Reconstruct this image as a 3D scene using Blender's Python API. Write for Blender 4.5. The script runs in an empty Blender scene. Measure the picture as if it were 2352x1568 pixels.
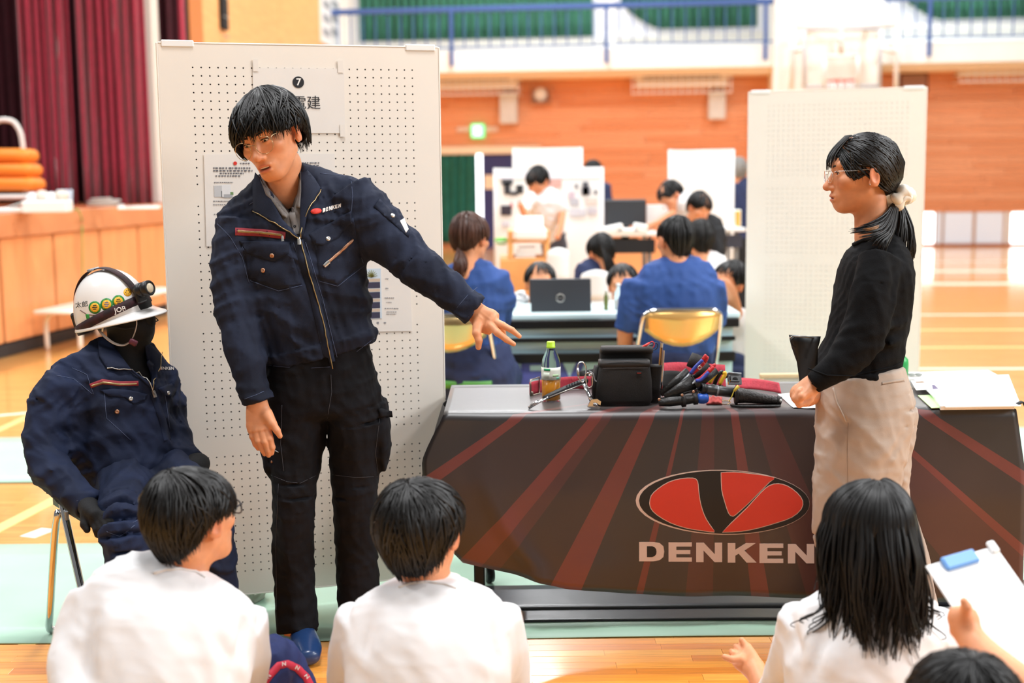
import bpy, math, random
import numpy as np
from mathutils import Vector, Matrix
from mathutils.bvhtree import BVHTree
from mathutils.geometry import delaunay_2d_cdt

# ---------------------------------------------------------------- camera
FPX, CAMH, PITCH, ROLL = 2994.0, 1.452, 0.128, 0.0102
SC = bpy.context.scene
COL = SC.collection
cam_d = bpy.data.cameras.new('camera')
cam = bpy.data.objects.new('camera', cam_d)
COL.objects.link(cam)
cam_d.sensor_width = 36.0
cam_d.lens = FPX / 2352.0 * 36.0
cam_d.clip_start, cam_d.clip_end = 0.05, 200
cam_d.dof.use_dof = True
cam_d.dof.focus_distance = 3.88
cam_d.dof.aperture_fstop = 2.0
cam.matrix_world = (Matrix.Translation((0, 0, CAMH)) @ Matrix.Rotation(math.pi / 2 - PITCH, 4, 'X')
                    @ Matrix.Rotation(-ROLL, 4, 'Z'))
SC.camera = cam

# ---------------------------------------------------------------- light
SC.view_settings.view_transform = 'Standard'
SC.view_settings.look = 'None'
SC.view_settings.gamma = 1.0
SC.view_settings.use_curve_mapping = False
SC.view_settings.exposure = 0.42
world = bpy.data.worlds.new('daylight')
SC.world = world
world.use_nodes = True
_bg = world.node_tree.nodes['Background']
_bg.inputs[0].default_value = (1.0, 0.99, 0.975, 1)
_bg.inputs[1].default_value = 0.17


def area_light(name, loc, target, sx, sy, power, col):
    d = bpy.data.lights.new(name, 'AREA')
    d.shape = 'RECTANGLE'
    d.size, d.size_y, d.energy, d.color = sx, sy, power, col
    o = bpy.data.objects.new(name, d)
    COL.objects.link(o)
    o.location = loc
    o.rotation_euler = (Vector(target) - Vector(loc)).to_track_quat('-Z', 'Y').to_euler()
    return o


# rows of gym ceiling lamps and the high side windows on the right
for _x in (-7, 0, 7):
    for _y in (2.5, 9, 16, 23):
        area_light('gym_ceiling_lamp', (_x, _y, 8.2), (_x, _y, 0), 1.6, 1.6, 320, (0.98, 0.985, 1.0))
area_light('side_window_light', (9.5, 0.5, 5.6), (0.2, 4.0, 0.9), 7.0, 2.2, 620, (0.97, 0.985, 1.0))


# ---------------------------------------------------------------- projection helpers (photo frame 2352 x 1568)
_cp, _sp, _cr, _sr = math.cos(PITCH), math.sin(PITCH), math.cos(ROLL), math.sin(ROLL)
CAM = np.array([0, 0, CAMH])


def ray(px, py):
    X, Y = (px - 1176) / FPX, (784 - py) / FPX
    r, u = X * _cr + Y * _sr, -X * _sr + Y * _cr
    return np.array([r, _cp + u * _sp, -_sp + u * _cp])


def W(px, py, Y):
    """point at depth Y that the photo shows at (px, py)"""
    d = ray(px, py)
    return CAM + d * (Y / d[1])


def G(px, py, Z=0.0):
    """point at height Z that the photo shows at (px, py)"""
    d = ray(px, py)
    return CAM + d * ((Z - CAMH) / d[2])


def pxm(Y):
    return Y / FPX


# ---------------------------------------------------------------- scene bookkeeping
ORG = {}


def unit(v):
    v = np.asarray(v, float)
    return v / (np.linalg.norm(v) + 1e-12)


def tag(o, label, cat, group=None, kind=None):
    if label: o['label'] = label
    if cat: o['category'] = cat
    if group: o['group'] = group
    if kind: o['kind'] = kind
    return o


def thing(name, label, cat, loc, group=None, kind=None):
    o = bpy.data.objects.new(name, None)
    COL.objects.link(o)
    o.empty_display_size = 0.1
    o.location = tuple(float(x) for x in loc)
    ORG[o.name] = np.array(loc, float)
    return tag(o, label, cat, group, kind)


def sub(name, parent, loc):
    o = bpy.data.objects.new(name, None)
    COL.objects.link(o)
    o.empty_display_size = 0.05
    o.parent = parent
    o.location = tuple(np.asarray(loc, float) - ORG[parent.name])
    ORG[o.name] = np.asarray(loc, float)
    return o


def mk(name, vf, m, parent=None, smooth=True, sharp=None, label=None):
    """one mesh object from world-space verts/faces"""
    v, f = vf[0], vf[1]
    v = np.asarray(v, float).reshape(-1, 3)
    lo, hi = v.min(0), v.max(0)
    c = np.array([(lo[0] + hi[0]) / 2, (lo[1] + hi[1]) / 2, lo[2]])
    me = bpy.data.meshes.new(name)
    me.from_pydata((v - c).tolist(), [], f if isinstance(f, list) else f.tolist())
    ms = m if isinstance(m, (list, tuple)) else [m]
    for x in ms: me.materials.append(x)
    if len(vf) > 2 and vf[2] is not None:
        me.polygons.foreach_set('material_index', np.asarray(vf[2], np.int32))
    if smooth:
        me.polygons.foreach_set('use_smooth', [True] * len(me.polygons))
        if sharp: me.set_sharp_from_angle(angle=math.radians(sharp))
    me.update()
    o = bpy.data.objects.new(name, me)
    COL.objects.link(o)
    po = np.zeros(3)
    if parent is not None:
        o.parent = parent
        po = ORG[parent.name]
    o.location = tuple(c - po)
    ORG[o.name] = c
    if label: o['label'] = label
    return o


def vcol(o, cols):
    """per-vertex colour attribute"""
    a = o.data.attributes.new('col', 'FLOAT_COLOR', 'POINT')
    cols = np.asarray(cols, np.float32)
    if cols.shape[1] == 3: cols = np.hstack([cols, np.ones((len(cols), 1), np.float32)])
    a.data.foreach_set('color', cols.ravel())


# ---------------------------------------------------------------- mesh building
class MB:
    def __init__(s):
        s.v, s.f, s.m = [], [], []
        s.n, s.cur = 0, 0

    def add(s, v, f):
        v = np.asarray(v, float).reshape(-1, 3)
        s.v.append(v)
        for q in f:
            s.f.append([int(i) + s.n for i in q])
            s.m.append(s.cur)
        s.n += len(v)
        return s

    def get(s):
        return np.vstack(s.v), s.f, s.m

    def box(s, c, size, R=None, b=0.0):
        h = np.asarray(size, float) / 2
        b = min(b, h.min() * 0.9)
        R = np.eye(3) if R is None else np.asarray(R)
        sg = [(-1, -1, -1), (1, -1, -1), (1, 1, -1), (-1, 1, -1), (-1, -1, 1), (1, -1, 1), (1, 1, 1), (-1, 1, 1)]
        if b <= 0:
            v = np.array(sg) * h
            f = [(0, 3, 2, 1), (4, 5, 6, 7), (0, 1, 5, 4), (1, 2, 6, 5), (2, 3, 7, 6), (3, 0, 4, 7)]
        else:
            v = []
            for q in sg:
                for a in range(3):
                    p = np.array(q) * (h - b)
                    p[a] = q[a] * h[a]
                    v.append(p)
            I = {q: i for i, q in enumerate(sg)}
            f = []
            for a in range(3):
                for d in (-1, 1):
                    o1, o2 = [x for x in range(3) if x != a]
                    cyc = [(-1, -1), (1, -1), (1, 1), (-1, 1)]
                    ids = []
                    for c1, c2 in cyc:
                        q = [0, 0, 0]; q[a] = d; q[o1] = c1; q[o2] = c2
                        ids.append(I[tuple(q)] * 3 + a)
                    if (d == 1) == (a == 1): ids = ids[::-1]
                    f.append(ids)
                    # edges along axis a
            for a in range(3):
                o1, o2 = [x for x in range(3) if x != a]
                for c1 in (-1, 1):
                    for c2 in (-1, 1):
                        q0 = [0] * 3; q0[a] = -1; q0[o1] = c1; q0[o2] = c2
                        q1 = list(q0); q1[a] = 1
                        i0, i1 = I[tuple(q0)] * 3, I[tuple(q1)] * 3
                        f.append([i0 + o1, i1 + o1, i1 + o2, i0 + o2])
            for i in range(8): f.append([i * 3, i * 3 + 1, i * 3 + 2])
            # consistent winding
            vv = np.array(v)
            g = []
            for q in f:
                p = vv[q]
                n = np.cross(p[1] - p[0], p[2] - p[0])
                g.append(q if np.dot(n, p.mean(0)) > 0 else q[::-1])
            f = g
        v = np.asarray(v) @ R.T + np.asarray(c, float)
        return s.add(v, f)

    def tube(s, pts, r, n=8, cap=True, flat=1.0, up=None):
        pts = np.asarray(pts, float)
        N = len(pts)
        r = np.full(N, r) if np.isscalar(r) else np.asarray(r, float)
        T = np.gradient(pts, axis=0)
        T /= np.linalg.norm(T, axis=1)[:, None] + 1e-12
        u = np.asarray(up, float) if up is not None else (np.array([0, 0, 1.0]) if abs(T[0][2]) < 0.9 else np.array([1.0, 0, 0]))
        v = []
        for i in range(N):
            a = u - T[i] * np.dot(u, T[i])
            a = unit(a)
            if up is None: u = a
            b = np.cross(T[i], a)
            for k in range(n):
                t = 2 * math.pi * k / n
                v.append(pts[i] + r[i] * (math.cos(t) * a * flat + math.sin(t) * b))
        f = []
        for i in range(N - 1):
            for k in range(n):
                f.append([i * n + k, i * n + (k + 1) % n, (i + 1) * n + (k + 1) % n, (i + 1) * n + k])
        if cap:
            f.append(list(range(n))[::-1])
            f.append(list(range((N - 1) * n, N * n)))
        return s.add(v, f)

    def lathe(s, prof, c, axis=(0, 0, 1), n=24, ref=None, sx=1.0):
        """profile [(radius, height)...] about an axis through c"""
        az = unit(axis)
        rx = np.asarray(ref, float) if ref is not None else (np.array([1.0, 0, 0]) if abs(az[0]) < 0.9 else np.array([0, 1.0, 0]))
        ax = unit(rx - az * np.dot(rx, az))
        ay = np.cross(az, ax)
        v, f = [], []
        for r, h in prof:
            for k in range(n):
                t = 2 * math.pi * k / n
                v.append(np.asarray(c) + az * h + r * (sx * math.cos(t) * ax + math.sin(t) * ay))
        for i in range(len(prof) - 1):
            for k in range(n):
                f.append([i * n + k, i * n + (k + 1) % n, (i + 1) * n + (k + 1) % n, (i + 1) * n + k])
        if prof[0][0] > 1e-6: f.append(list(range(n))[::-1])
        if prof[-1][0] > 1e-6: f.append(list(range((len(prof) - 1) * n, len(prof) * n)))
        return s.add(v, f)

    def prism(s, poly, z0, z1, fr=None):
        """extruded 2D polygon; fr = (origin, x, y, z axes)"""
        n = len(poly)
        a = sum(poly[i][0] * poly[(i + 1) % n][1] - poly[(i + 1) % n][0] * poly[i][1] for i in range(n))
        if a < 0: poly = poly[::-1]
        o, ex, ey, ez = fr if fr else (np.zeros(3), np.array([1., 0, 0]), np.array([0, 1., 0]), np.array([0, 0, 1.]))
        v = [o + ex * p[0] + ey * p[1] + ez * z for z in (z0, z1) for p in poly]
        f = [list(range(n))[::-1], list(range(n, 2 * n))]
        f += [[i, (i + 1) % n, n + (i + 1) % n, n + i] for i in range(n)]
        return s.add(v, f)

    def grid(s, P, closed_u=False):
        """P[nv][nu] points"""
        P = np.asarray(P, float)
        nv, nu = P.shape[:2]
        f = []
        for j in range(nv - 1):
            for i in range(nu if closed_u else nu - 1):
                i2 = (i + 1) % nu
                f.append([j * nu + i, j * nu + i2, (j + 1) * nu + i2, (j + 1) * nu + i])
        return s.add(P.reshape(-1, 3), f)

    def slab(s, P, th):
        """grid with thickness along its normals"""
        P = np.asarray(P, float)
        du, dv = np.gradient(P, axis=1), np.gradient(P, axis=0)
        n = np.cross(du, dv)
        n /= np.linalg.norm(n, axis=2)[:, :, None] + 1e-12
        Q = P - n * th
        nv, nu = P.shape[:2]
        N = nv * nu
        f = []
        for j in range(nv - 1):
            for i in range(nu - 1):
                q = [j * nu + i, j * nu + i + 1, (j + 1) * nu + i + 1, (j + 1) * nu + i]
                f.append(q)
                f.append([x + N for x in q[::-1]])
        rim = [i for i in range(nu)] + [j * nu + nu - 1 for j in range(1, nv)] + [(nv - 1) * nu + i for i in range(nu - 2, -1, -1)] + [j * nu for j in range(nv - 2, 0, -1)]
        for a, b in zip(rim, rim[1:] + rim[:1]): f.append([b, a, a + N, b + N])
        return s.add(np.vstack([P.reshape(-1, 3), Q.reshape(-1, 3)]), f)


def box(c, size, R=None, b=0.0):
    return MB().box(c, size, R, b).get()


def rotz(a):
    c, s_ = math.cos(a), math.sin(a)
    return np.array([[c, -s_, 0], [s_, c, 0], [0, 0, 1]])


def axes(x, z):
    """rotation whose columns are x, y, z"""
    z = unit(z)
    x = unit(np.asarray(x, float) - z * np.dot(x, z))
    return np.stack([x, np.cross(z, x), z], 1)


def cr(pts, n=6):
    """Catmull-Rom resample (any dimension)"""
    p = np.asarray(pts, float)
    if len(p) < 3:
        t = np.linspace(0, 1, n + 1)[:, None]
        return p[0] * (1 - t) + p[1] * t
    q = np.vstack([2 * p[0] - p[1], p, 2 * p[-1] - p[-2]])
    out = []
    for i in range(1, len(q) - 2):
        for k in range(n):
            t = k / n
            out.append(0.5 * ((2 * q[i]) + (-q[i - 1] + q[i + 1]) * t + (2 * q[i - 1] - 5 * q[i] + 4 * q[i + 1] - q[i + 2]) * t * t
                              + (-q[i - 1] + 3 * q[i] - 3 * q[i + 1] + q[i + 2]) * t ** 3))
    out.append(q[-2])
    return np.array(out)


def text_mesh(s, size=1.0, bold=0.0):
    cu = bpy.data.curves.new('t', 'FONT')
    cu.body, cu.size, cu.align_x, cu.align_y = s, size, 'CENTER', 'CENTER'
    cu.offset = bold
    cu.resolution_u = 2
    o = bpy.data.objects.new('t', cu)
    COL.objects.link(o)
    bpy.context.view_layer.update()
    me = bpy.data.meshes.new_from_object(o)
    v = np.array([x.co[:] for x in me.vertices]) if len(me.vertices) else np.zeros((0, 3))
    f = [list(p.vertices) for p in me.polygons]
    bpy.data.objects.remove(o)
    bpy.data.curves.remove(cu)
    bpy.data.meshes.remove(me)
    return v, f


# ---------------------------------------------------------------- implicit surfaces
def ell(c, r, R=None):
    c, r = np.asarray(c, np.float32), np.asarray(r, np.float32)
    R = None if R is None else np.asarray(R, np.float32)

    def f(P):
        q = P - c
        if R is not None: q = q @ R
        q = q / r
        k = np.sqrt((q * q).sum(1))
        g = np.sqrt(((q / r) ** 2).sum(1)) + 1e-9
        return k * (k - 1) / g
    return f


def cap(a, b, ra, rb=None):
    a, b = np.asarray(a, np.float32), np.asarray(b, np.float32)
    rb = ra if rb is None else rb
    ab = b - a
    L = float(ab @ ab) + 1e-12

    def f(P):
        t = np.clip(((P - a) @ ab) / L, 0, 1)
        q = P - a - t[:, None] * ab
        return np.sqrt((q * q).sum(1)) - (ra + (rb - ra) * t)
    return f


def gc(st, n=3, u=(1, 0, 0), end=0.35):
    """generalised elliptical cylinder; st = [(center, rx, ry), ...]; u = direction of rx"""
    A = np.array([list(c) + [a, b] for c, a, b in st])
    A = cr(A, n) if n > 1 else A
    segs = []
    for i in range(len(A) - 1):
        p, q = A[i, :3], A[i + 1, :3]
        ax = unit(q - p)
        ux = unit(np.asarray(u, float) - ax * np.dot(u, ax))
        segs.append((p.astype(np.float32), np.stack([ux, np.cross(ax, ux), ax], 1).astype(np.float32),
                     float(np.linalg.norm(q - p)), A[i, 3:], A[i + 1, 3:]))

    def f(P):
        d = None
        for p, R, L, r0, r1 in segs:
            q = (P - p) @ R
            t = np.clip(q[:, 2] / L, 0, 1)
            rx, ry = r0[0] + (r1[0] - r0[0]) * t, r0[1] + (r1[1] - r0[1]) * t
            ez = q[:, 2] - t * L
            mn = np.minimum(rx, ry)
            k = np.sqrt((q[:, 0] / rx) ** 2 + (q[:, 1] / ry) ** 2 + (ez / (mn * end)) ** 2)
            e = (k - 1) * mn
            d = e if d is None else np.minimum(d, e)
        return d
    return f


def smin(a, b, k):
    h = np.maximum(k - np.abs(a - b), 0) / k
    return np.minimum(a, b) - h * h * k * 0.25


def U(*fs, k=0.02):
    def f(P):
        d = fs[0](P)
        for g in fs[1:]: d = smin(d, g(P), k)
        return d
    return f


def SUB(f, g, k=0.01):
    return lambda P: -smin(-f(P), g(P), k)


_rng = np.random.RandomState(5)
_KV = _rng.normal(size=(12, 3)).astype(np.float32)
_KV /= np.linalg.norm(_KV, axis=1)[:, None]
_PH = _rng.uniform(0, 6.28, 12).astype(np.float32)


def wrinkle(P, sc, seed=0, stretch=None):
    """cheap domain-warped ridged folds in -1..1; sc = folds per metre"""
    Q = (P if stretch is None else P * np.asarray(stretch, np.float32)) * (sc * 6.28)
    K = np.roll(_KV, seed, 0)
    ph = np.roll(_PH, seed * 5)
    w = np.sin(Q @ K[0] * 0.5 + ph[0]) * 1.5 + np.sin(Q @ K[1] * 0.4 + ph[1]) * 1.3
    a = np.sin(Q @ K[2] + w + ph[2])
    b = np.sin(Q @ K[3] * 1.7 + 1.3 * a + w * 0.7 + ph[3])
    c = np.sin(Q @ K[4] * 2.9 + 1.1 * b + ph[4])
    r = lambda x: 1 - 2 * np.abs(x)
    return 0.55 * r(a) + 0.3 * r(b) + 0.15 * r(c)


def creases(cs):
    """[(p0, p1, width, depth)] depth > 0 makes a raised fold, < 0 a groove"""
    cs = [(np.asarray(a, np.float32), np.asarray(b, np.float32), w, h) for a, b, w, h in cs]

    def g(P):
        s = 0
        for a, b, w, h in cs:
            ab = b - a
            t = np.clip(((P - a) @ ab) / (float(ab @ ab) + 1e-9), 0, 1)
            q = P - a - t[:, None] * ab
            s = s - h * np.exp(-(q * q).sum(1) / (w * w)) * (0.35 + 0.65 * np.sin(np.pi * t))
        return s
    return g


def iso(f, lo, hi, h):
    """surface nets of f = 0 in a box, evaluated only near the surface"""
    lo, hi = np.asarray(lo, float), np.asarray(hi, float)
    B = 4
    nc = np.maximum(np.ceil((hi - lo) / (h * B)).astype(int), 1) + 1
    H = h * B
    gx = [lo[a] + (np.arange(nc[a]) + 0.5) * H for a in range(3)]
    C = np.stack(np.meshgrid(*gx, indexing='ij'), -1).reshape(-1, 3).astype(np.float32)
    dc = f(C).reshape(nc)
    act = np.abs(dc) < H * 1.9
    n = nc * B + 1
    D = np.ones(n, np.float32)
    sgn = np.where(dc < 0, -1.0, 1.0).astype(np.float32)
    S = sgn.repeat(B, 0).repeat(B, 1).repeat(B, 2)
    D[:-1, :-1, :-1] = S
    m = act.repeat(B, 0).repeat(B, 1).repeat(B, 2)
    M = np.zeros(n, bool)
    for i in (0, 1):
        for j in (0, 1):
            for k in (0, 1):
                M[i:n[0] - 1 + i, j:n[1] - 1 + j, k:n[2] - 1 + k] |= m
    idx = np.argwhere(M)
    P = (lo + idx * h).astype(np.float32)
    out = np.empty(len(P), np.float32)
    for i in range(0, len(P), 200000): out[i:i + 200000] = f(P[i:i + 200000])
    D[M] = out
    neg = D < 0
    cnt = np.zeros(n - 1, np.int8)
    for i in (0, 1):
        for j in (0, 1):
            for k in (0, 1):
                cnt += neg[i:n[0] - 1 + i, j:n[1] - 1 + j, k:n[2] - 1 + k]
    cells = np.argwhere((cnt > 0) & (cnt < 8))
    cid = np.full(n - 1, -1, np.int32)
    cid[tuple(cells.T)] = np.arange(len(cells))
    cor = np.array([(i, j, k) for i in (0, 1) for j in (0, 1) for k in (0, 1)])
    vals = np.stack([D[tuple((cells + c).T)] for c in cor], 1)
    acc = np.zeros((len(cells), 3))
    num = np.zeros(len(cells))
    for a in range(8):
        for b in range(a + 1, 8):
            if np.abs(cor[a] - cor[b]).sum() != 1: continue
            va, vb = vals[:, a], vals[:, b]
            x = (va < 0) != (vb < 0)
            t = np.where(x, va / np.where(x, va - vb, 1), 0)
            acc += np.where(x[:, None], cor[a] + t[:, None] * (cor[b] - cor[a]), 0)
            num += x
    V = lo + (cells + acc / np.maximum(num, 1)[:, None]) * h
    F = []
    for a in range(3):
        o1, o2 = (a + 1) % 3, (a + 2) % 3
        s0 = [slice(0, None)] * 3
        sl0, sl1 = [slice(1, -1)] * 3, [slice(1, -1)] * 3
        sl0[a], sl1[a] = slice(0, -1), slice(1, None)
        n0, n1 = neg[tuple(sl0)], neg[tuple(sl1)]
        e = np.argwhere(n0 != n1)
        if not len(e): continue
        fl = n0[tuple(e.T)]
        p = e + 1
        p[:, a] = e[:, a]
        q = []
        for d1, d2 in ((-1, -1), (0, -1), (0, 0), (-1, 0)):
            c = p.copy()
            c[:, o1] += d1
            c[:, o2] += d2
            q.append(cid[tuple(c.T)])
        q = np.stack(q, 1)
        q[~fl] = q[~fl][:, ::-1]
        F.append(q[(q >= 0).all(1)])
    return V, np.vstack(F)


def joinvf(*parts):
    V, F, n = [], [], 0
    for v, f in parts:
        V.append(np.asarray(v))
        F += [[int(i) + n for i in q] for q in (f if isinstance(f, list) else f.tolist())]
        n += len(v)
    return np.vstack(V), F


def bvh_of(*vfs):
    v, f = joinvf(*[(x[0], x[1]) for x in vfs])
    return BVHTree.FromPolygons([tuple(x) for x in v], f)


def hit(bvh, px, py):
    """photo pixel -> (point, normal) on a surface, or None"""
    d = unit(ray(px, py))
    p, n, i, t = bvh.ray_cast(Vector(CAM), Vector(d))
    if p is None: return None
    n = np.array(n)
    if np.dot(n, d) > 0: n = -n
    return np.array(p), n


def project(bvh, pts, Yd=None):
    """polyline in pixels -> points/normals on a surface (misses take the neighbour's depth)"""
    P, N, last = [], [], None
    hs = [hit(bvh, x, y) for x, y in pts]
    for i, h in enumerate(hs):
        if h is None:
            js = [j for j in range(len(hs)) if hs[j] is not None]
            if not js:       # beside the outline: take the nearest surface point
                q, n_, *_r = bvh.find_nearest(Vector(W(pts[i][0], pts[i][1], 3.9)))
                P.append(np.array(q)); N.append(np.array(n_))
                continue
            j = min(js, key=lambda j: abs(j - i))
            P.append(W(pts[i][0], pts[i][1], hs[j][0][1])); N.append(hs[j][1])
        else:
            P.append(h[0]); N.append(h[1])
    return np.array(P), np.array(N)


def resample(poly, step, closed=False):
    p = [np.asarray(x, float) for x in poly]
    if closed: p = p + [p[0]]
    out = []
    for a, b in zip(p[:-1], p[1:]):
        n = max(1, int(np.linalg.norm(b - a) / step))
        out += [a + (b - a) * i / n for i in range(n)]
    if not closed: out.append(p[-1])
    return out


def smooth_fit(pix, P, N):
    """replace ragged hits by a quadratic depth surface over the pixels"""
    q = np.array(pix, float)
    c, sc = q.mean(0), np.ptp(q, axis=0).max() / 2 + 1e-6
    x, y = ((q - c) / sc).T
    A = np.stack([np.ones_like(x), x, y, x * x, x * y, y * y], 1)
    w = np.ones(len(q))
    for _ in range(5):
        co = np.linalg.lstsq(A * w[:, None], P[:, 1] * w, rcond=None)[0]
        r = np.abs(A @ co - P[:, 1])
        w = 1 / (1 + (r / (np.median(r) + 1e-4)) ** 2)
    Y = A @ co
    P2 = np.array([W(a, b, yy) for (a, b), yy in zip(pix, Y)])
    n = unit(np.median(N, axis=0))
    return P2, np.tile(n, (len(P2), 1))


def text_px(bvh, s, cx, cy, hpx, rot=0.0, off=0.001, bold=0.0):
    """lettering laid on a surface around a photo pixel; rot in radians, counter-clockwise"""
    v, f = text_mesh(s, 1.0, bold)
    k = hpx / 0.73
    c, sn = math.cos(rot), math.sin(rot)
    pix = [(cx + (x * c - y * sn) * k, cy - (x * sn + y * c) * k) for x, y, _ in v]
    P, N = project(bvh, pix)
    return P + N * off, f


def patch(bvh, poly, th=0.0015, off=0.0, step=8, fit=False):
    """a thin piece of cloth laid on a surface; poly in photo pixels"""
    b = resample(poly, step, True)
    B = np.array(b)
    lo, hi = B.min(0), B.max(0)
    pts = [Vector(x) for x in b]
    nb = len(pts)

    def inside(x, y):
        c = False
        j = nb - 1
        for i in range(nb):
            if (B[i, 1] > y) != (B[j, 1] > y) and x < (B[j, 0] - B[i, 0]) * (y - B[i, 1]) / (B[j, 1] - B[i, 1]) + B[i, 0]: c = not c
            j = i
        return c
    gx = np.arange(lo[0] + step / 2, hi[0], step)
    gy = np.arange(lo[1] + step / 2, hi[1], step)
    for x in gx:
        for y in gy:
            if inside(x, y) and np.min(np.abs(B[:, 0] - x) + np.abs(B[:, 1] - y)) > step * 0.6: pts.append(Vector((x, y)))
    vs, es, fs, *_ = delaunay_2d_cdt(pts, [], [list(range(nb))], 1, 1e-4)
    pix = [(v[0], v[1]) for v in vs]
    P, N = project(bvh, pix)
    if fit: P, N = smooth_fit(pix, P, N)
    top = P + N * (th + off)
    bot = P - N * 0.001 + N * off
    F = []
    n = len(P)
    edges = {}
    for q in fs:
        p = top[q]
        nn = np.cross(p[1] - p[0], p[2] - p[0])
        q = list(q)
        if np.dot(nn, N[q[0]]) < 0: q = q[::-1]
        F.append(q)
        for a, b2 in zip(q, q[1:] + q[:1]): edges[(a, b2)] = 1
    for (a, b2) in list(edges):
        if (b2, a) not in edges: F.append([b2, a, a + n, b2 + n])
    return np.vstack([top, bot]), F


def ribbon(bvh, pts, wpx, th=0.0015, off=0.0, step=8):
    """strip of given pixel width along a pixel polyline"""
    p = np.array(resample(pts, step))
    t = np.gradient(p, axis=0)
    t /= np.linalg.norm(t, axis=1)[:, None] + 1e-9
    n = np.stack([-t[:, 1], t[:, 0]], 1)
    poly = list(p + n * wpx / 2) + list((p - n * wpx / 2)[::-1])
    P, N = project(bvh, poly)
    k = len(p)
    top = P + N * (th + off)
    bot = P + N * (off - 0.001)
    mid, mN = project(bvh, p)
    mid = mid + mN * (th + off)
    v = np.vstack([top[:k], mid, top[k:][::-1], bot[:k], bot[k:][::-1]])
    F = []
    for i in range(k - 1):
        F += [[i, i + 1, k + i + 1, k + i], [k + i, k + i + 1, 2 * k + i + 1, 2 * k + i],
              [i + 1, i, 3 * k + i, 3 * k + i + 1], [2 * k + i, 2 * k + i + 1, 4 * k + i + 1, 4 * k + i]]
    a, b = np.array(v[F[0][1]]) - v[F[0][0]], np.array(v[F[0][3]]) - v[F[0][0]]
    if np.dot(np.cross(a, b), N[0]) < 0: F = [q[::-1] for q in F]
    return v, F


def cord(bvh, pts, r, off=0.0, n=5, step=8, sm=True):
    """round thread or zip laid along a pixel polyline"""
    P, N = project(bvh, resample(pts, step))
    return MB().tube(P + N * off, r, n).get()


def stud(bvh, px, py, r, h=0.003, n=12):
    p, nn = project(bvh, [(px, py)])
    return MB().lathe([(r, -0.002), (r, h * 0.5), (r * 0.8, h * 0.9), (r * 0.35, h), (r * 0.3, h * 0.8), (1e-7, h * 0.8)], p[0], nn[0], n).get()


# ---------------------------------------------------------------- materials
def srgb(c):
    if isinstance(c, str):
        c = [int(c[i:i + 2], 16) / 255 for i in (0, 2, 4)]
    return tuple((x / 12.92 if x <= 0.04045 else ((x + 0.055) / 1.055) ** 2.4) for x in c)


MATS = {}


def mat(name, col, rough=0.6, metal=0.0, var=0.0, vscale=6.0, bump=0.0, bscale=200.0, stretch=None, spec=0.5, coat=0.0,
        trans=0.0, ior=1.45, emit=0.0, sheen=0.0, attr=False, sss=0.0, col2=None, alpha=1.0, aniso=0.0):
    if name in MATS: return MATS[name]
    m = bpy.data.materials.new(name)
    MATS[name] = m
    m.use_nodes = True
    nt = m.node_tree
    b = nt.nodes['Principled BSDF']
    L = nt.links
    c = srgb(col)
    I = b.inputs
    I['Base Color'].default_value = (*c, 1)
    I['Roughness'].default_value = rough
    I['Metallic'].default_value = metal
    I['Specular IOR Level'].default_value = spec
    I['Coat Weight'].default_value = coat
    I['Coat Roughness'].default_value = 0.12
    I['Transmission Weight'].default_value = trans
    I['IOR'].default_value = ior
    I['Sheen Weight'].default_value = sheen
    I['Anisotropic'].default_value = aniso
    if sss:
        I['Subsurface Weight'].default_value = sss
        I['Subsurface Radius'].default_value = (0.012, 0.004, 0.002)
        I['Subsurface Scale'].default_value = 0.4
    if emit:
        I['Emission Color'].default_value = (*c, 1)
        I['Emission Strength'].default_value = emit
    tc = nt.nodes.new('ShaderNodeTexCoord')
    src = tc.outputs['Object']
    if stretch:
        mp = nt.nodes.new('ShaderNodeMapping')
        mp.inputs['Scale'].default_value = stretch
        L.new(src, mp.inputs['Vector'])
        src = mp.outputs['Vector']
    base = None
    if attr:
        a = nt.nodes.new('ShaderNodeAttribute')
        a.attribute_name = 'col'
        base = a.outputs['Color']
    if var:
        n = nt.nodes.new('ShaderNodeTexNoise')
        n.inputs['Scale'].default_value = vscale
        n.inputs['Detail'].default_value = 6
        L.new(src, n.inputs['Vector'])
        r = nt.nodes.new('ShaderNodeValToRGB')
        r.color_ramp.elements[0].position = 0.3
        r.color_ramp.elements[1].position = 0.7
        if attr:
            lo, hi = (1 - var,) * 3, (1 + var * 0.3,) * 3
        else:
            lo = tuple(x * (1 - var) for x in c)
            hi = srgb(col2) if col2 else tuple(min(1, x * (1 + var)) for x in c)
        r.color_ramp.elements[0].color = (*lo, 1)
        r.color_ramp.elements[1].color = (*hi, 1)
        L.new(n.outputs['Fac'], r.inputs['Fac'])
        if attr:
            mx = nt.nodes.new('ShaderNodeMix')
            mx.data_type = 'RGBA'
            mx.blend_type = 'MULTIPLY'
            mx.inputs['Factor'].default_value = 1
            L.new(base, mx.inputs['A'])
            L.new(r.outputs['Color'], mx.inputs['B'])
            base = mx.outputs['Result']
        else:
            base = r.outputs['Color']
    if base is not None: L.new(base, I['Base Color'])
    if bump:
        n = nt.nodes.new('ShaderNodeTexNoise')
        n.inputs['Scale'].default_value = bscale
        n.inputs['Detail'].default_value = 3
        L.new(src, n.inputs['Vector'])
        bp = nt.nodes.new('ShaderNodeBump')
        bp.inputs['Strength'].default_value = bump
        bp.inputs['Distance'].default_value = 0.004
        L.new(n.outputs['Fac'], bp.inputs['Height'])
        L.new(bp.outputs['Normal'], I['Normal'])
    return m
# ================================================================ the gym
random.seed(3)


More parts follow.
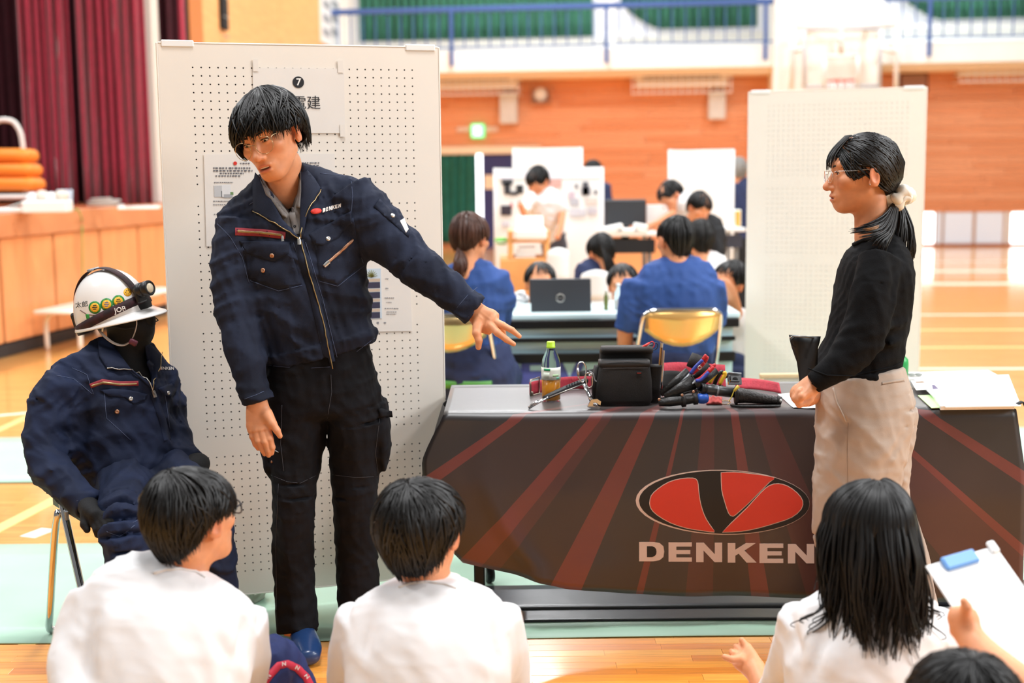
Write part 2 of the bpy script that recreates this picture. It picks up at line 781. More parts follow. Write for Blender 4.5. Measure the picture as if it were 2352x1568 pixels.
class VPlane:
    """vertical plane through o along direction e (plan view); off > 0 is towards the camera side"""

    def __init__(s, a, b):
        s.o = np.array([a[0], a[1], 0.0])
        s.e = unit(np.array([b[0] - a[0], b[1] - a[1], 0.0]))
        n = np.array([s.e[1], -s.e[0], 0.0])
        s.n = n if np.dot(CAM - s.o, n) > 0 else -n
        s.R = np.stack([s.e, -s.n, np.array([0, 0, 1.0])], 1)

    def sz(s, px, py, off=0.0):
        d = ray(px, py)
        t = np.dot(s.o + s.n * off - CAM, s.n) / np.dot(d, s.n)
        p = CAM + d * t
        return np.dot(p - s.o, s.e), p[2]

    def pt(s, u, z, off=0.0):
        return s.o + s.e * u + s.n * off + np.array([0, 0, z])

    def box(s, mb, u0, u1, z0, z1, o0, o1, b=0.0):
        return mb.box(s.pt((u0 + u1) / 2, (z0 + z1) / 2, (o0 + o1) / 2), (abs(u1 - u0), abs(o1 - o0), abs(z1 - z0)), s.R, b)

    def pxbox(s, mb, x0, y0, x1, y1, o0, o1, b=0.0):
        """box whose front face (offset o1) covers a pixel rectangle"""
        u0, z1 = s.sz(x0, (y0 + y1) / 2, o1)[0], s.sz((x0 + x1) / 2, y0, o1)[1]
        u1, z0 = s.sz(x1, (y0 + y1) / 2, o1)[0], s.sz((x0 + x1) / 2, y1, o1)[1]
        return s.box(mb, u0, u1, z0, z1, o0, o1, b)


# ---- materials of the room
def floor_mat():
    m = bpy.data.materials.new('polished_gym_floor')
    m.use_nodes = True
    nt = m.node_tree
    b = nt.nodes['Principled BSDF']
    tc = nt.nodes.new('ShaderNodeTexCoord')
    br = nt.nodes.new('ShaderNodeTexBrick')
    br.inputs['Scale'].default_value = 1.0
    br.inputs['Brick Width'].default_value = 0.5
    br.inputs['Row Height'].default_value = 0.05
    br.inputs['Mortar Size'].default_value = 0.0006
    br.inputs['Color1'].default_value = (*srgb('ECB05E'), 1)
    br.inputs['Color2'].default_value = (*srgb('E2A050'), 1)
    br.inputs['Mortar'].default_value = (*srgb('8A4A1C'), 1)
    nt.links.new(tc.outputs['Object'], br.inputs['Vector'])
    mp = nt.nodes.new('ShaderNodeMapping')
    mp.inputs['Scale'].default_value = (1.5, 30, 1)
    nt.links.new(tc.outputs['Object'], mp.inputs['Vector'])
    n = nt.nodes.new('ShaderNodeTexNoise')
    n.inputs['Scale'].default_value = 2.5
    n.inputs['Detail'].default_value = 5
    nt.links.new(mp.outputs['Vector'], n.inputs['Vector'])
    mx = nt.nodes.new('ShaderNodeMix')
    mx.data_type = 'RGBA'
    mx.blend_type = 'OVERLAY'
    mx.inputs['Factor'].default_value = 0.35
    nt.links.new(br.outputs['Color'], mx.inputs['A'])
    nt.links.new(n.outputs['Fac'], mx.inputs['B'])
    nt.links.new(mx.outputs['Result'], b.inputs['Base Color'])
    b.inputs['Roughness'].default_value = 0.33
    b.inputs['Coat Weight'].default_value = 0.9
    b.inputs['Coat Roughness'].default_value = 0.1
    b.inputs['Coat IOR'].default_value = 1.6
    return m


FLOORM = floor_mat()
WOODS = [mat('wall_board_%s' % c, c, 0.45, var=0.14, vscale=3.0, stretch=(0.6, 1, 14), spec=0.4) for c in ('E6996A', 'EAA275', 'E19262')]
PANEL = mat('stage_panel_wood', 'E49A62', 0.4, var=0.12, vscale=2.2, stretch=(6, 6, 0.8))
PALEWOOD = mat('pale_wall_wood', 'EFB273', 0.45, var=0.1, vscale=1.6, stretch=(1, 1, 9))
DARKGAP = mat('dark_joint', '2A1A14', 0.8)
WHITEP = mat('white_wall_paint', 'F4F5F0', 0.75, var=0.03, vscale=2)
CREAM = mat('cream_paint', 'F2DFC4', 0.6)
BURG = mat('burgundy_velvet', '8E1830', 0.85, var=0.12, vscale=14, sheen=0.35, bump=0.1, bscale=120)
BURGD = mat('backdrop_velvet_shaded', '3A0C18', 0.9, var=0.15, vscale=10)  # darkened burgundy, shade at the stage rear painted into the colour
GREENC = mat('green_curtain_cloth', '2F6A54', 0.8, var=0.14, vscale=9, sheen=0.1)
BLUEM = mat('blue_painted_steel', '3F5E9E', 0.45)
SHEETG = mat('green_floor_sheet', 'ABCFB8', 0.42, var=0.06, vscale=3, bump=0.05, bscale=8)
WLINE = mat('white_court_paint', 'F3EFE4', 0.35)
YLINE = mat('pale_yellow_court_paint', 'F4CB84', 0.35)
GLINE = mat('pale_green_court_paint', 'BFE0CC', 0.35)
GREYST = mat('grey_steel', '8F9296', 0.4, metal=0.5)
CHROME = mat('polished_chrome', 'D5D6D8', 0.12, metal=1.0)
WHITEPL = mat('white_plastic', 'F0F0EE', 0.4)
BLACKPL = mat('black_plastic', '17181B', 0.42)
BLACKM = mat('black_matte', '0E0E10', 0.7)
WARMDOOR = mat('navy_door_paint', '30356A', 0.5)
DAYGLASS = mat('bright_window_glass', 'F7FBFF', 0.3, emit=3.2)
FROST = mat('frosted_window_glass', 'CDD0D6', 0.35, emit=0.3)

# ---- floor
ST = VPlane((-4.17, 10.66), (-3.68, 13.96))
BW = VPlane((-3.3, 26.2), (8.73, 24.76))
flo = mk('floor', box((2, 12, -0.053), (34, 34, 0.1)), FLOORM, smooth=False)
flo['kind'] = 'structure'
PLK = [mat('floor_plank_%s' % c, c, 0.3, var=0.16, vscale=3.0, stretch=(2, 26, 1), coat=0.6) for c in ('EE9C3E', 'E79236', 'F2A548', 'DB8430')]
_pm = {}
for r_ in range(11):
    y = 3.425 + 0.0495 * r_
    x = -2.05 - random.random() * 0.4
    while x < 2.45:
        L = random.choice((0.36, 0.45, 0.54))
        mi = random.choice((0, 0, 1, 1, 2, 2, 3))
        if (L, mi) not in _pm:
            o = mk('plank', box((0, 0, -0.0045), (L - 0.0009, 0.0487, 0.009), b=0.0006), PLK[mi], flo, smooth=False)
            _pm[(L, mi)] = o.data
        else:
            o = bpy.data.objects.new('plank', _pm[(L, mi)])
            COL.objects.link(o)
            o.parent = flo
        o.location = (x + L / 2 - ORG[flo.name][0], y - ORG[flo.name][1], -0.009 - ORG[flo.name][2] + random.uniform(-2e-4, 2e-4))
        x += L


def fl_line(a, b, w, m, name='court_line'):
    a, b = np.array([a[0], a[1], 0.0]), np.array([b[0], b[1], 0.0])
    mk(name, box((a + b) / 2 + [0, 0, -0.0022], (np.linalg.norm(b - a), w, 0.002), axes(b - a, (0, 0, 1))), m, flo, smooth=False)


for y_, w_, m_ in ((722, .07, WLINE), (757, .07, YLINE), (797, .06, YLINE), (846, .06, WLINE), (600, .06, WLINE)):
    p = G(2230, y_)
    fl_line((p[0] - 2.2, p[1] + 0.12), (p[0] + 5, p[1] - 0.25), w_, m_)
for y_ in (622, 651):
    p = G(2230, y_)
    fl_line((p[0] - 4.5, p[1] + 0.4), (p[0] + 5, p[1] - 0.45), 0.36, GLINE)
fl_line(G(-60, 958)[:2], G(78, 946)[:2], 0.05, WLINE)
fl_line(G(-60, 1012)[:2], G(76, 950)[:2], 0.06, YLINE)
fl_line(G(-20, 1221)[:2], G(180, 1118)[:2], 0.07, YLINE)
fl_line(G(-20, 1560)[:2], G(66, 1474)[:2], 0.055, YLINE)
fl_line(G(62, 1232)[:2], G(112, 1213)[:2], 0.075, WLINE, 'floor_tape')


def sheet(name, x0, x1, y0, y1, label):
    """thin floor sheet with slightly wavy edges"""
    nx, ny = 60, 8
    P = np.zeros((ny, nx, 3))
    for j in range(ny):
        for i in range(nx):
            x = x0 + (x1 - x0) * i / (nx - 1)
            y = y0 + (y1 - y0) * j / (ny - 1) + 0.006 * math.sin(x * 2.3 + j) * (1 if j in (0, ny - 1) else 0)
            P[j, i] = (x, y, 0.0035 + 0.0008 * math.sin(x * 5 + y * 3))
    tag(mk(name, MB().slab(P, 0.003).get(), SHEETG), label, 'floor sheet', 'green floor sheets')


sheet('floor_sheet', -3.6, 5.2, 3.95, 5.07, 'pale green floor sheet under the draped table and folding chair')
sheet('floor_sheet', -6.0, 7.5, 6.14, 7.24, 'pale green floor sheet further back behind the draped table')

# ---- back wall
wb = thing('wall_back', None, None, BW.pt(7, 0, 0), kind='structure')
m_ = MB()
BW.box(m_, -1.2, 17.5, 0, 7.5, -0.3, -0.03)
mk('plaster', m_.get(), WHITEP, wb, smooth=False)
zb0, zb1 = BW.sz(2230, 486)[1], BW.sz(1300, 163)[1]
nr = 24
dz = (zb1 - zb0) / nr
for r_ in range(nr):
    u = -0.5 - random.random()
    while u < 16.5:
        L = random.uniform(1.6, 3.2)
        m_ = MB()
        BW.box(m_, u, u + L - 0.006, zb0 + r_ * dz, zb0 + (r_ + 1) * dz - 0.007, -0.03, random.uniform(-0.004, 0.0), 0.003)
        mk('board', m_.get(), random.choice(WOODS), wb, smooth=False)
        u += L
# lower band left of the window strip (behind the booths)
m_ = MB()
BW.box(m_, -0.5, BW.sz(2113, 520)[0], 0.0, zb0 - 0.004, -0.03, -0.002)
mk('lower_board', m_.get(), WOODS[1], wb, smooth=False)
# low window strip on the right
u0 = BW.sz(2113, 520)[0]
m_ = MB()
zw0, zw1 = BW.sz(2230, 560)[1], BW.sz(2230, 487)[1]
BW.box(m_, u0, 17, 0.0, zw0, -0.03, 0.03)
mk('skirting_board', m_.get(), mat('dark_skirting_wood', 'B5632F', 0.5), wb, smooth=False)
for k, (x0, x1, mm) in enumerate(((2114, 2146, DAYGLASS), (2150, 2163, FROST), (2168, 2234, FROST), (2241, 2304, FROST), (2322, 2420, DAYGLASS))):
    w_ = thing('window_%d' % (k + 1), None, None, BW.pt(BW.sz(x0, 520)[0], zw0, 0), kind='structure')
    m_ = MB()
    BW.pxbox(m_, x0, 489, x1, 558, -0.03, -0.015)
    mk('pane', m_.get(), mm, w_, smooth=False)
    m_ = MB()
    BW.pxbox(m_, x0 - 4, 487, x0, 560, -0.03, 0.01)
    BW.pxbox(m_, x1, 487, x1 + 4, 560, -0.03, 0.01)
    mk('window_frame', m_.get(), mat('window_frame_paint', 'C9A58A', 0.5), w_, smooth=False)

# balcony along the back wall
bal = thing('balcony', 'white balcony with blue steel railing along the far gym wall', 'balcony', BW.pt(7, 3.4, 1.0))
OB = 1.1
zs0, zs1 = BW.sz(1400, 160, OB)[1], BW.sz(1400, 112, OB)[1]
m_ = MB()
BW.box(m_, -0.8, 17, zs0, zs1, 0, OB, 0.01)
mk('slab', m_.get(), WHITEP, bal, smooth=False)
m_ = MB()
BW.box(m_, -0.8, 17, zs0 - 0.09, zs0 - 0.002, 0, 0.9)
mk('beam', m_.get(), CREAM, bal, smooth=False)
zr = BW.sz(1400, 14, OB)[1]
m_ = MB()
BW.box(m_, -0.8, 17, zr - 0.04, zr + 0.06, OB - 0.05, OB + 0.05, 0.01)
mk('top_rail', m_.get(), BLUEM, bal, smooth=False)
m_ = MB()
BW.box(m_, -0.8, 17, zs1 + 0.06, zs1 + 0.09, OB - 0.02, OB + 0.02)
mk('bottom_rail', m_.get(), BLUEM, bal, smooth=False)
_bm = _pm2 = None
u = -0.5
k = 0
while u < 16.6:
    post = k % 12 == 0
    if post:
        m_ = MB()
        BW.box(m_, u - 0.035, u + 0.035, zs0 + 0.12, zr, OB, OB + 0.06, 0.006)
        mk('post', m_.get(), BLUEM, bal, smooth=False)
    else:
        if _bm is None:
            m_ = MB()
            BW.box(m_, u - 0.011, u + 0.011, zs1 + 0.09, zr - 0.04, OB - 0.011, OB + 0.011)
            o0 = mk('baluster', m_.get(), BLUEM, bal, smooth=False)
            _bm, _bu, _bl = o0.data, u, np.array(o0.location)
        else:
            o0 = bpy.data.objects.new('baluster', _bm)
            COL.objects.link(o0)
            o0.parent = bal
            o0.location = tuple(_bl + BW.e * (u - _bu))
    u += 0.24
    k += 1


def curtain(name, P0, P1, z0, z1, m, label, cat='curtain', group=None, folds=8, amp=0.05, tie=0.0, th=0.02, n=8):
    """hanging cloth with vertical folds between two plan points"""
    P0, P1 = np.array([*P0[:2], 0.0]), np.array([*P1[:2], 0.0])
    e = unit(P1 - P0)
    nn = np.array([e[1], -e[0], 0])
    L = np.linalg.norm(P1 - P0)
    nu = folds * n + 1
    P = np.zeros((9, nu, 3))
    rr = [random.uniform(0.6, 1.3) for _ in range(folds + 2)]
    for j in range(9):
        t = j / 8
        for i in range(nu):
            s_ = i / (nu - 1)
            a = amp * rr[int(s_ * folds)] * (0.75 + 0.35 * (1 - t))
            off = a * math.sin(s_ * folds * 2 * math.pi + 0.5 * math.sin(3 * t + s_ * 9))
            zz = z0 + (z1 - z0) * t
            if tie: zz += tie * (max(0, 1 - s_ * 3.2) ** 1.6) * (1 - t)
            P[j, i] = P0 + e * (L * s_ + 0.25 * a * math.cos(s_ * folds * 4 * math.pi)) + nn * off + [0, 0, zz]
    return tag(mk(name, MB().slab(P, th).get(), m), label, cat, group)


# windows above the balcony with green curtains
zc1 = 6.2
for k, (x0, x1, yb, tie, lb) in enumerate(((828, 1358, 90, 0, 'long green curtain above the balcony, left of the three'),
                                           (1425, 1735, 72, 0.5, 'green curtain above the balcony beside the white pillar, drawn back at one side'),
                                           (2045, 2420, 50, 0.6, 'green curtain above the balcony at the far right'))):
    m_ = MB()
    u0, u1 = BW.sz(x0 - 14, 40)[0], BW.sz(x1 + 26, 40)[0]
    zz = BW.sz((x0 + x1) / 2, yb)[1]
    BW.box(m_, u0, u1, zz - 0.02, zc1, -0.03, -0.01)
    w_ = thing('window_%d' % (k + 6), None, None, BW.pt(u0, zz, 0), kind='structure')
    mk('pane', m_.get(), FROST, w_, smooth=False)
    m_ = MB()
    for uu in (u0, u1): BW.box(m_, uu - 0.04, uu + 0.04, zz - 0.05, zc1, -0.03, 0.03)
    BW.box(m_, u0, u1, zz - 0.08, zz - 0.02, -0.03, 0.05)
    mk('window_frame', m_.get(), WHITEPL, w_, smooth=False)
    a, b = BW.pt(BW.sz(x0, 40)[0], 0, 0.12), BW.pt(BW.sz(x1, 40)[0], 0, 0.12)
    curtain('window_curtain', a, b, zz + (0.05 if tie else 0), zc1, GREENC, lb, group='green window curtains', folds=int((x1 - x0) / 17), amp=0.05, tie=tie, n=6)

# white pillar
m_ = MB()
uA, uB = BW.sz(1775, 60, 0.9)[0], BW.sz(2022, 60, 0.9)[0]
BW.box(m_, uA, uB, 0, 7.5, -0.03, OB + 0.1, 0.02)
pl = mk('trim_1', m_.get(), WHITEP, smooth=False)
pl['kind'] = 'structure'


# wire guarded air units
def air_unit(x0, y0, x1, y1, duct, label):
    t = thing('air_unit', label, 'air unit', BW.pt(BW.sz(x0, y1, 0.7)[0], BW.sz(x0, y1, 0.7)[1], 0.4), 'guarded air units on the far wall')
    u0, zt = BW.sz(x0, y0, 0.7)
    u1, z0 = BW.sz(x1, y1, 0.7)
    m_ = MB()
    BW.box(m_, u0 + 0.06, u1 - 0.06, z0 + 0.12, zt, 0, 0.5, 0.03)
    mk('body', m_.get(), mat('unit_casing', 'E9DCCB', 0.5), t, smooth=False)
    m_ = MB()
    BW.box(m_, u0 + 0.2, u1 - 0.2, z0 + 0.26, zt - 0.06, 0.5, 0.505)
    mk('grille', m_.get(), mat('unit_grille', '6E605E', 0.6), t, smooth=False)
    n = int((u1 - u0) / 0.13)
    m_ = MB()
    for i in range(n + 1):
        uu = u0 + (u1 - u0) * i / n
        m_.tube([BW.pt(uu, zt, 0.7), BW.pt(uu, z0, 0.66), BW.pt(uu, z0, 0.1)], 0.008, 4)
    for q in range(4):
        zz = z0 + (zt - z0) * q / 3
        m_.tube([BW.pt(u0, zz, 0.1), BW.pt(u0, zz, 0.7), BW.pt(u1, zz, 0.7), BW.pt(u1, zz, 0.1)], 0.011, 4)
    g_ = mk('wire_guard', m_.get(), WHITEPL, t, smooth=False)
    g_['kind'] = 'stuff'
    if duct:
        m_ = MB()
        BW.pxbox(m_, duct[0], y1 - 2, duct[1], duct[2], 0, 0.28, 0.02)
        mk('duct', m_.get(), mat('duct_grey', 'D6D3CF', 0.5), t, smooth=False)


air_unit(890, 176, 1190, 215, (1147, 1187, 284), 'wire-guarded white air unit on far wall above the exit sign')
air_unit(1452, 163, 1680, 211, (1627, 1667, 274), 'wire-guarded white air unit on far wall left of the white pillar')
air_unit(2207, 136, 2420, 184, None, 'wire-guarded white air unit at far right below the balcony')

# exit sign, speaker, louvre
t = thing('exit_sign', 'small glowing green exit sign on the far wooden wall', 'exit sign', BW.pt(*BW.sz(1096, 318, 0.1), 0.1))
m_ = MB(); BW.pxbox(m_, 1081, 284, 1112, 317, 0.02, 0.12, 0.02)
mk('lamp_box', m_.get(), mat('exit_green_light', '35D27C', 0.4, emit=1.2), t, smooth=False)
m_ = MB(); BW.pxbox(m_, 1086, 288, 1107, 313, 0.12, 0.125)
mk('pictogram_panel', m_.get(), mat('exit_white_light', 'C8FFDC', 0.4, emit=1.2), t, smooth=False)
for x_ in (1048, 1112):
    m_ = MB(); BW.pxbox(m_, x_, 291, x_ + 31, 303, 0.0, 0.05, 0.01)
    mk('mount_bar', m_.get(), mat('sign_bar', 'E6C9B6', 0.5), t, smooth=False)
t = thing('wall_speaker', 'round white speaker in a wire bracket on the far wooden wall', 'speaker', BW.pt(*BW.sz(1240, 232, 0.1), 0.1))
p = BW.pt(*BW.sz(1240, 217, 0.2), 0.1)
mk('cone_housing', MB().lathe([(0.13, 0), (0.145, 0.05), (0.13, 0.12), (0.09, 0.15), (1e-6, 0.15)], p - BW.n * 0.1, BW.n, 20).get(), WHITEPL, t)
m_ = MB()
for x_ in (1218, 1262): BW.pxbox(m_, x_, 196, x_ + 3, 238, 0.0, 0.2)
BW.pxbox(m_, 1218, 236, 1265, 239, 0.0, 0.2)
mk('bracket', m_.get(), mat('bracket_tan', 'C98F6C', 0.5), t, smooth=False)
t = thing('wall_louvre', 'dark framed louvre vent in far wall right of the pillar', 'vent', BW.pt(*BW.sz(2098, 213, 0.05), 0.0))
m_ = MB(); BW.pxbox(m_, 2066, 160, 2132, 214, 0.0, 0.04, 0.01)
mk('frame', m_.get(), mat('louvre_brown', '7A4A38', 0.5), t, smooth=False)
for k in range(6):
    m_ = MB(); BW.pxbox(m_, 2072, 172 + k * 7, 2127, 177 + k * 7, 0.04, 0.06)
    mk('slat', m_.get(), mat('louvre_slat', 'B98C76', 0.5), t, smooth=False)

# doorway at the far left with green curtain, light slit and navy door
t = thing('door_1', None, None, BW.pt(BW.sz(1100, 600)[0], 0, 0), kind='structure')
m_ = MB(); BW.pxbox(m_, 930, 336, 1240, 354, 0.0, 0.14, 0.01)
mk('lintel', m_.get(), CREAM, t, smooth=False)
u0, u1 = BW.sz(1094, 420)[0], BW.sz(1109, 420)[0]
zt = BW.sz(1100, 354)[1]
m_ = MB(); BW.box(m_, u0, u1, 0.4, zt, 0, 0.02)
mk('window_pane', m_.get(), DAYGLASS, t, smooth=False)
m_ = MB(); BW.box(m_, u1, BW.sz(1250, 420)[0], 0.0, zt, 0, 0.06)
d_ = mk('door_leaf', m_.get(), WARMDOOR, t, smooth=False)
m_ = MB(); BW.pxbox(m_, 1112, 402, 1134, 434, 0.06, 0.065)
mk('notice_paper', m_.get(), CREAM, d_, smooth=False)
curtain('door_curtain', BW.pt(BW.sz(930, 420)[0], 0, 0.1), BW.pt(BW.sz(1094, 420)[0], 0, 0.1), 0.1, zt, mat('door_curtain_cloth', '1F6658', 0.8, var=0.15, vscale=8),
        'dark green curtain hanging in the far doorway', folds=9, amp=0.05)

# basketball hoop in front of the pillar
HY = 23.0
t = thing('basketball_hoop', 'folded basketball backboard with red rim in front of white pillar', 'basketball hoop', W(1940, 205, HY))
fr_ = mat('hoop_frame_white', 'F4F4F2', 0.4)
p00, p11 = W(1848, 200, HY), W(2020, 68, HY)
m_ = MB()
for a, b in (((1848, 200), (1848, 68)), ((1848, 68), (2022, 66)), ((2022, 66), (2020, 198)), ((2020, 198), (1848, 200))): m_.tube([W(*a, HY), W(*b, HY)], 0.035, 6)
mk('backboard_frame', m_.get(), mat('hoop_grey', 'C9CCD2', 0.4), t)
m_ = MB()
for a, b in (((1893, 197), (1893, 130)), ((1893, 130), (1970, 129)), ((1970, 129), (1970, 196))): m_.tube([W(*a, HY - 0.05), W(*b, HY - 0.05)], 0.03, 6)
mk('target_square', m_.get(), fr_, t)
m_ = MB()
for a, b in (((1818, 205), (1822, 60)), ((1822, 60), (2062, 56)), ((2062, 56), (2058, 205)), ((1818, 120), (1848, 110)), ((2058, 120), (2020, 110)), ((1930, 60), (1932, 130))):
    m_.tube([W(*a, HY + 0.5), W(*b, HY + 0.5)], 0.045, 6)
for x_ in (1870, 2000): m_.tube([W(x_, 62, HY + .5), W(x_, 62, HY + .5) + [0, 1.6, 0]], 0.05, 6)
mk('support_frame', m_.get(), fr_, t)
m_ = MB().box((p00 + p11) / 2 + [0, 0.06, 0], (abs(p11 - p00)[0], 0.02, abs(p11 - p00)[2]))
mk('glass_board', m_.get(), mat('board_glass', 'FFFFFF', 0.03, trans=1.0, ior=1.02), t, smooth=False)
rc = W(1932, 186, HY - 0.4)
rp = [rc + 0.23 * np.array([math.cos(a), math.sin(a), 0]) for a in np.linspace(0, 2 * math.pi, 25)]
RIM = mat('rim_red', 'D2452E', 0.4)
mk('rim', MB().tube(rp, 0.014, 6, cap=False).get(), RIM, t)
m_ = MB()
for k in range(10):
    a = k * 0.628
    m_.tube([rc + 0.23 * np.array([math.cos(a), math.sin(a), 0]), rc + np.array([0.13 * math.cos(a + .3), .13 * math.sin(a + .3), -0.4])], 0.012, 4)
n_ = mk('net', m_.get(), fr_, t)
n_['kind'] = 'stuff'

# ---- stage on the left
ZS = 1.17
t = thing('stage', 'raised wooden stage with panelled front along the left wall', 'stage', ST.pt(0, 0, 0))
m_ = MB(); ST.box(m_, -4, 4.6, ZS - 0.06, ZS, -6, -0.02)
mk('stage_floor', m_.get(), mat('stage_floor_wood', 'B9623C', 0.35, var=0.12, vscale=3, stretch=(8, 1, 1)), t, smooth=False)
zf = ST.sz(20, 545)[1]
m_ = MB(); ST.box(m_, -4, 4.6, zf, ZS + 0.002, -0.05, 0.03, 0.008)
mk('fascia_board', m_.get(), mat('fascia_wood', 'D08A5C', 0.4, var=0.1, vscale=3), t, smooth=False)
m_ = MB(); ST.box(m_, -4, 4.6, 0, zf, -0.06, -0.03)
mk('recess', m_.get(), DARKGAP, t, smooth=False)
us = [ST.sz(x_, 650)[0] for x_ in (4, 128, 234, 322)]
us = [us[0] - 1.9, us[0] - 0.95] + us + [us[-1] + 0.95 * k for k in range(1, 3)]
for a, b in zip(us[:-1], us[1:]):
    m_ = MB(); ST.box(m_, a + 0.02, b - 0.02, 0.11, zf - 0.004, -0.03, 0.0, 0.006)
    mk('panel', m_.get(), PANEL, t, smooth=False)
m_ = MB(); ST.box(m_, -4, 4.6, 0, 0.1, -0.03, 0.01)
mk('kickboard', m_.get(), mat('black_kickboard', '2B2A2C', 0.6), t, smooth=False)

# burgundy curtains on the stage
CY = 14.0
z_s = ZS


def xc(px, Y): return W(px, 450, Y)[0]


zt = 5.2
curtain('stage_curtain', (xc(-900, 15.5), 15.5), (xc(420, 15.0), 15.0), z_s, zt + 1.5, BURGD, 'backdrop curtain painted dark for shade at the back of the stage', folds=60, amp=0.05)
curtain('stage_curtain', (xc(66, CY), CY), (xc(168, CY), CY + .05), z_s, zt, BURG, 'burgundy stage curtain nearest the orange ring stack', group='burgundy stage curtains', folds=6, amp=0.07)
curtain('stage_curtain', (xc(200, CY), CY), (xc(338, CY), CY + .1), z_s, zt, BURG, 'burgundy stage curtain beside the white proscenium pillar', group='burgundy stage curtains', folds=7, amp=0.08)
m_ = MB().box((xc(356, 14.6), 14.6, z_s + 2.1), (0.17, 0.3, 4.2), b=0.01)
o = mk('trim_2', m_.get(), mat('pillar_grey_white', 'D9D2C8', 0.7), smooth=False)
o['kind'] = 'structure'
curtain('stage_curtain', (xc(392, 15.3), 15.3), (xc(436, 15.4), 15.5), z_s, zt, mat('burgundy_velvet_lit', 'B02A44', 0.85, var=0.1, vscale=12, sheen=0.3),  # brighter copy of the burgundy, light put into the cloth colour
        'narrow burgundy curtain strip, painted brighter as lit, right of the white proscenium pillar', folds=4, amp=0.04)
# wooden wall between stage and back wall
LW = VPlane((xc(440, 15.8), 15.8), (-3.3, 26.2))
wl = thing('wall_left', None, None, LW.pt(4, 0, 0), kind='structure')
m_ = MB(); LW.box(m_, -0.05, 11, 0, 7.5, -0.25, -0.02)
mk('core', m_.get(), DARKGAP, wl, smooth=False)
u_ = [LW.sz(x_, 50)[0] for x_ in (436, 466, 553, 640, 735, 786, 802)]
for i, (a, b) in enumerate(zip(u_[:-1], u_[1:])):
    for (z0, z1) in ((0.0, 2.6), (2.606, 4.6), (4.606, 7.4)):
        m_ = MB(); LW.box(m_, a + 0.005, b - 0.005, z0, z1, -0.02, 0.0, 0.003)
        mk('panel', m_.get(), [mat('trim_wood_brown', 'C87A3C', 0.45), PALEWOOD, PALEWOOD, PALEWOOD, PALEWOOD, mat('trim_wood_orange', 'E2955A', 0.45)][i], wl, smooth=False)
t = thing('wall_slot_vent', 'black narrow slot fitting on the pale wooden wall', 'vent', LW.pt(*LW.sz(516, 66, 0.05), 0.0))
m_ = MB(); LW.pxbox(m_, 511, -40, 524, 67, 0, 0.05, 0.005)
mk('slot', m_.get(), BLACKM, t, smooth=False)
m_ = MB()
p0_, p1_ = LW.sz(511, 20, 0.05), LW.sz(524, 20, 0.05)
for k in range(5): LW.box(m_, p0_[0] + 0.02, p1_[0] - 0.02, p0_[1] - 0.6 + k * 0.25, p0_[1] - 0.58 + k * 0.25, 0.05, 0.06)
mk('louvre', m_.get(), GREYST, t, smooth=False)
t = thing('notice_board', 'white gridded notice sheet on the wall beside the balcony corner', 'notice board', LW.pt(*LW.sz(760, 105, 0.05), 0.0))
m_ = MB(); LW.pxbox(m_, 737, -60, 783, 106, 0, 0.03, 0.004)
mk('sheet', m_.get(), WHITEPL, t, smooth=False)
m_ = MB()
for k in range(8): LW.pxbox(m_, 742 + (k % 2) * 20, -30 + (k // 2) * 32, 758 + (k % 2) * 20, -12 + (k // 2) * 32, 0.03, 0.034)
o = mk('printed_text', m_.get(), mat('print_grey', '9EA0A4', 0.7), t, smooth=False)
o['kind'] = 'stuff'
LETTERS = {'D': [[(0, 0), (.45, 0), (.66, .06), (.78, .22), (.81, .5), (.78, .78), (.66, .94), (.45, 1), (0, 1)], [(.25, .22), (.42, .22), (.5, .27), (.55, .38), (.56, .5), (.55, .62), (.5, .73), (.42, .78), (.25, .78)]],
       'E': [[(0, 0), (.75, 0), (.75, .22), (.25, .22), (.25, .39), (.7, .39), (.7, .6), (.25, .6), (.25, .78), (.75, .78), (.75, 1), (0, 1)]],
       'N': [[(0, 0), (.24, 0), (.24, .6), (.6, 0), (.85, 0), (.85, 1), (.61, 1), (.61, .4), (.25, 1), (0, 1)]],
       'K': [[(0, 0), (.25, 0), (.25, .36), (.36, .46), (.62, 0), (.95, 0), (.55, .62), (.92, 1), (.6, 1), (.25, .66), (.25, 1), (0, 1)]]}
# ================================================================ perforated display boards
CREAMB = mat('cream_panel_paint', 'EFE8DD', 0.5, var=0.02, vscale=3)
PAPER = mat('white_paper', 'F4F2EE', 0.7, var=0.03, vscale=9, bump=0.15, bscale=14)
SHEETP = mat('board_sheet_paper', 'EAE5DE', 0.75, var=0.02, vscale=9, bump=0.1, bscale=14)
INK = mat('printed_ink', '26262A', 0.7)
INKG = mat('printed_grey_ink', '8D8D92', 0.7)
HOLED = mat('panel_inside_dark', '2A2522', 0.9)


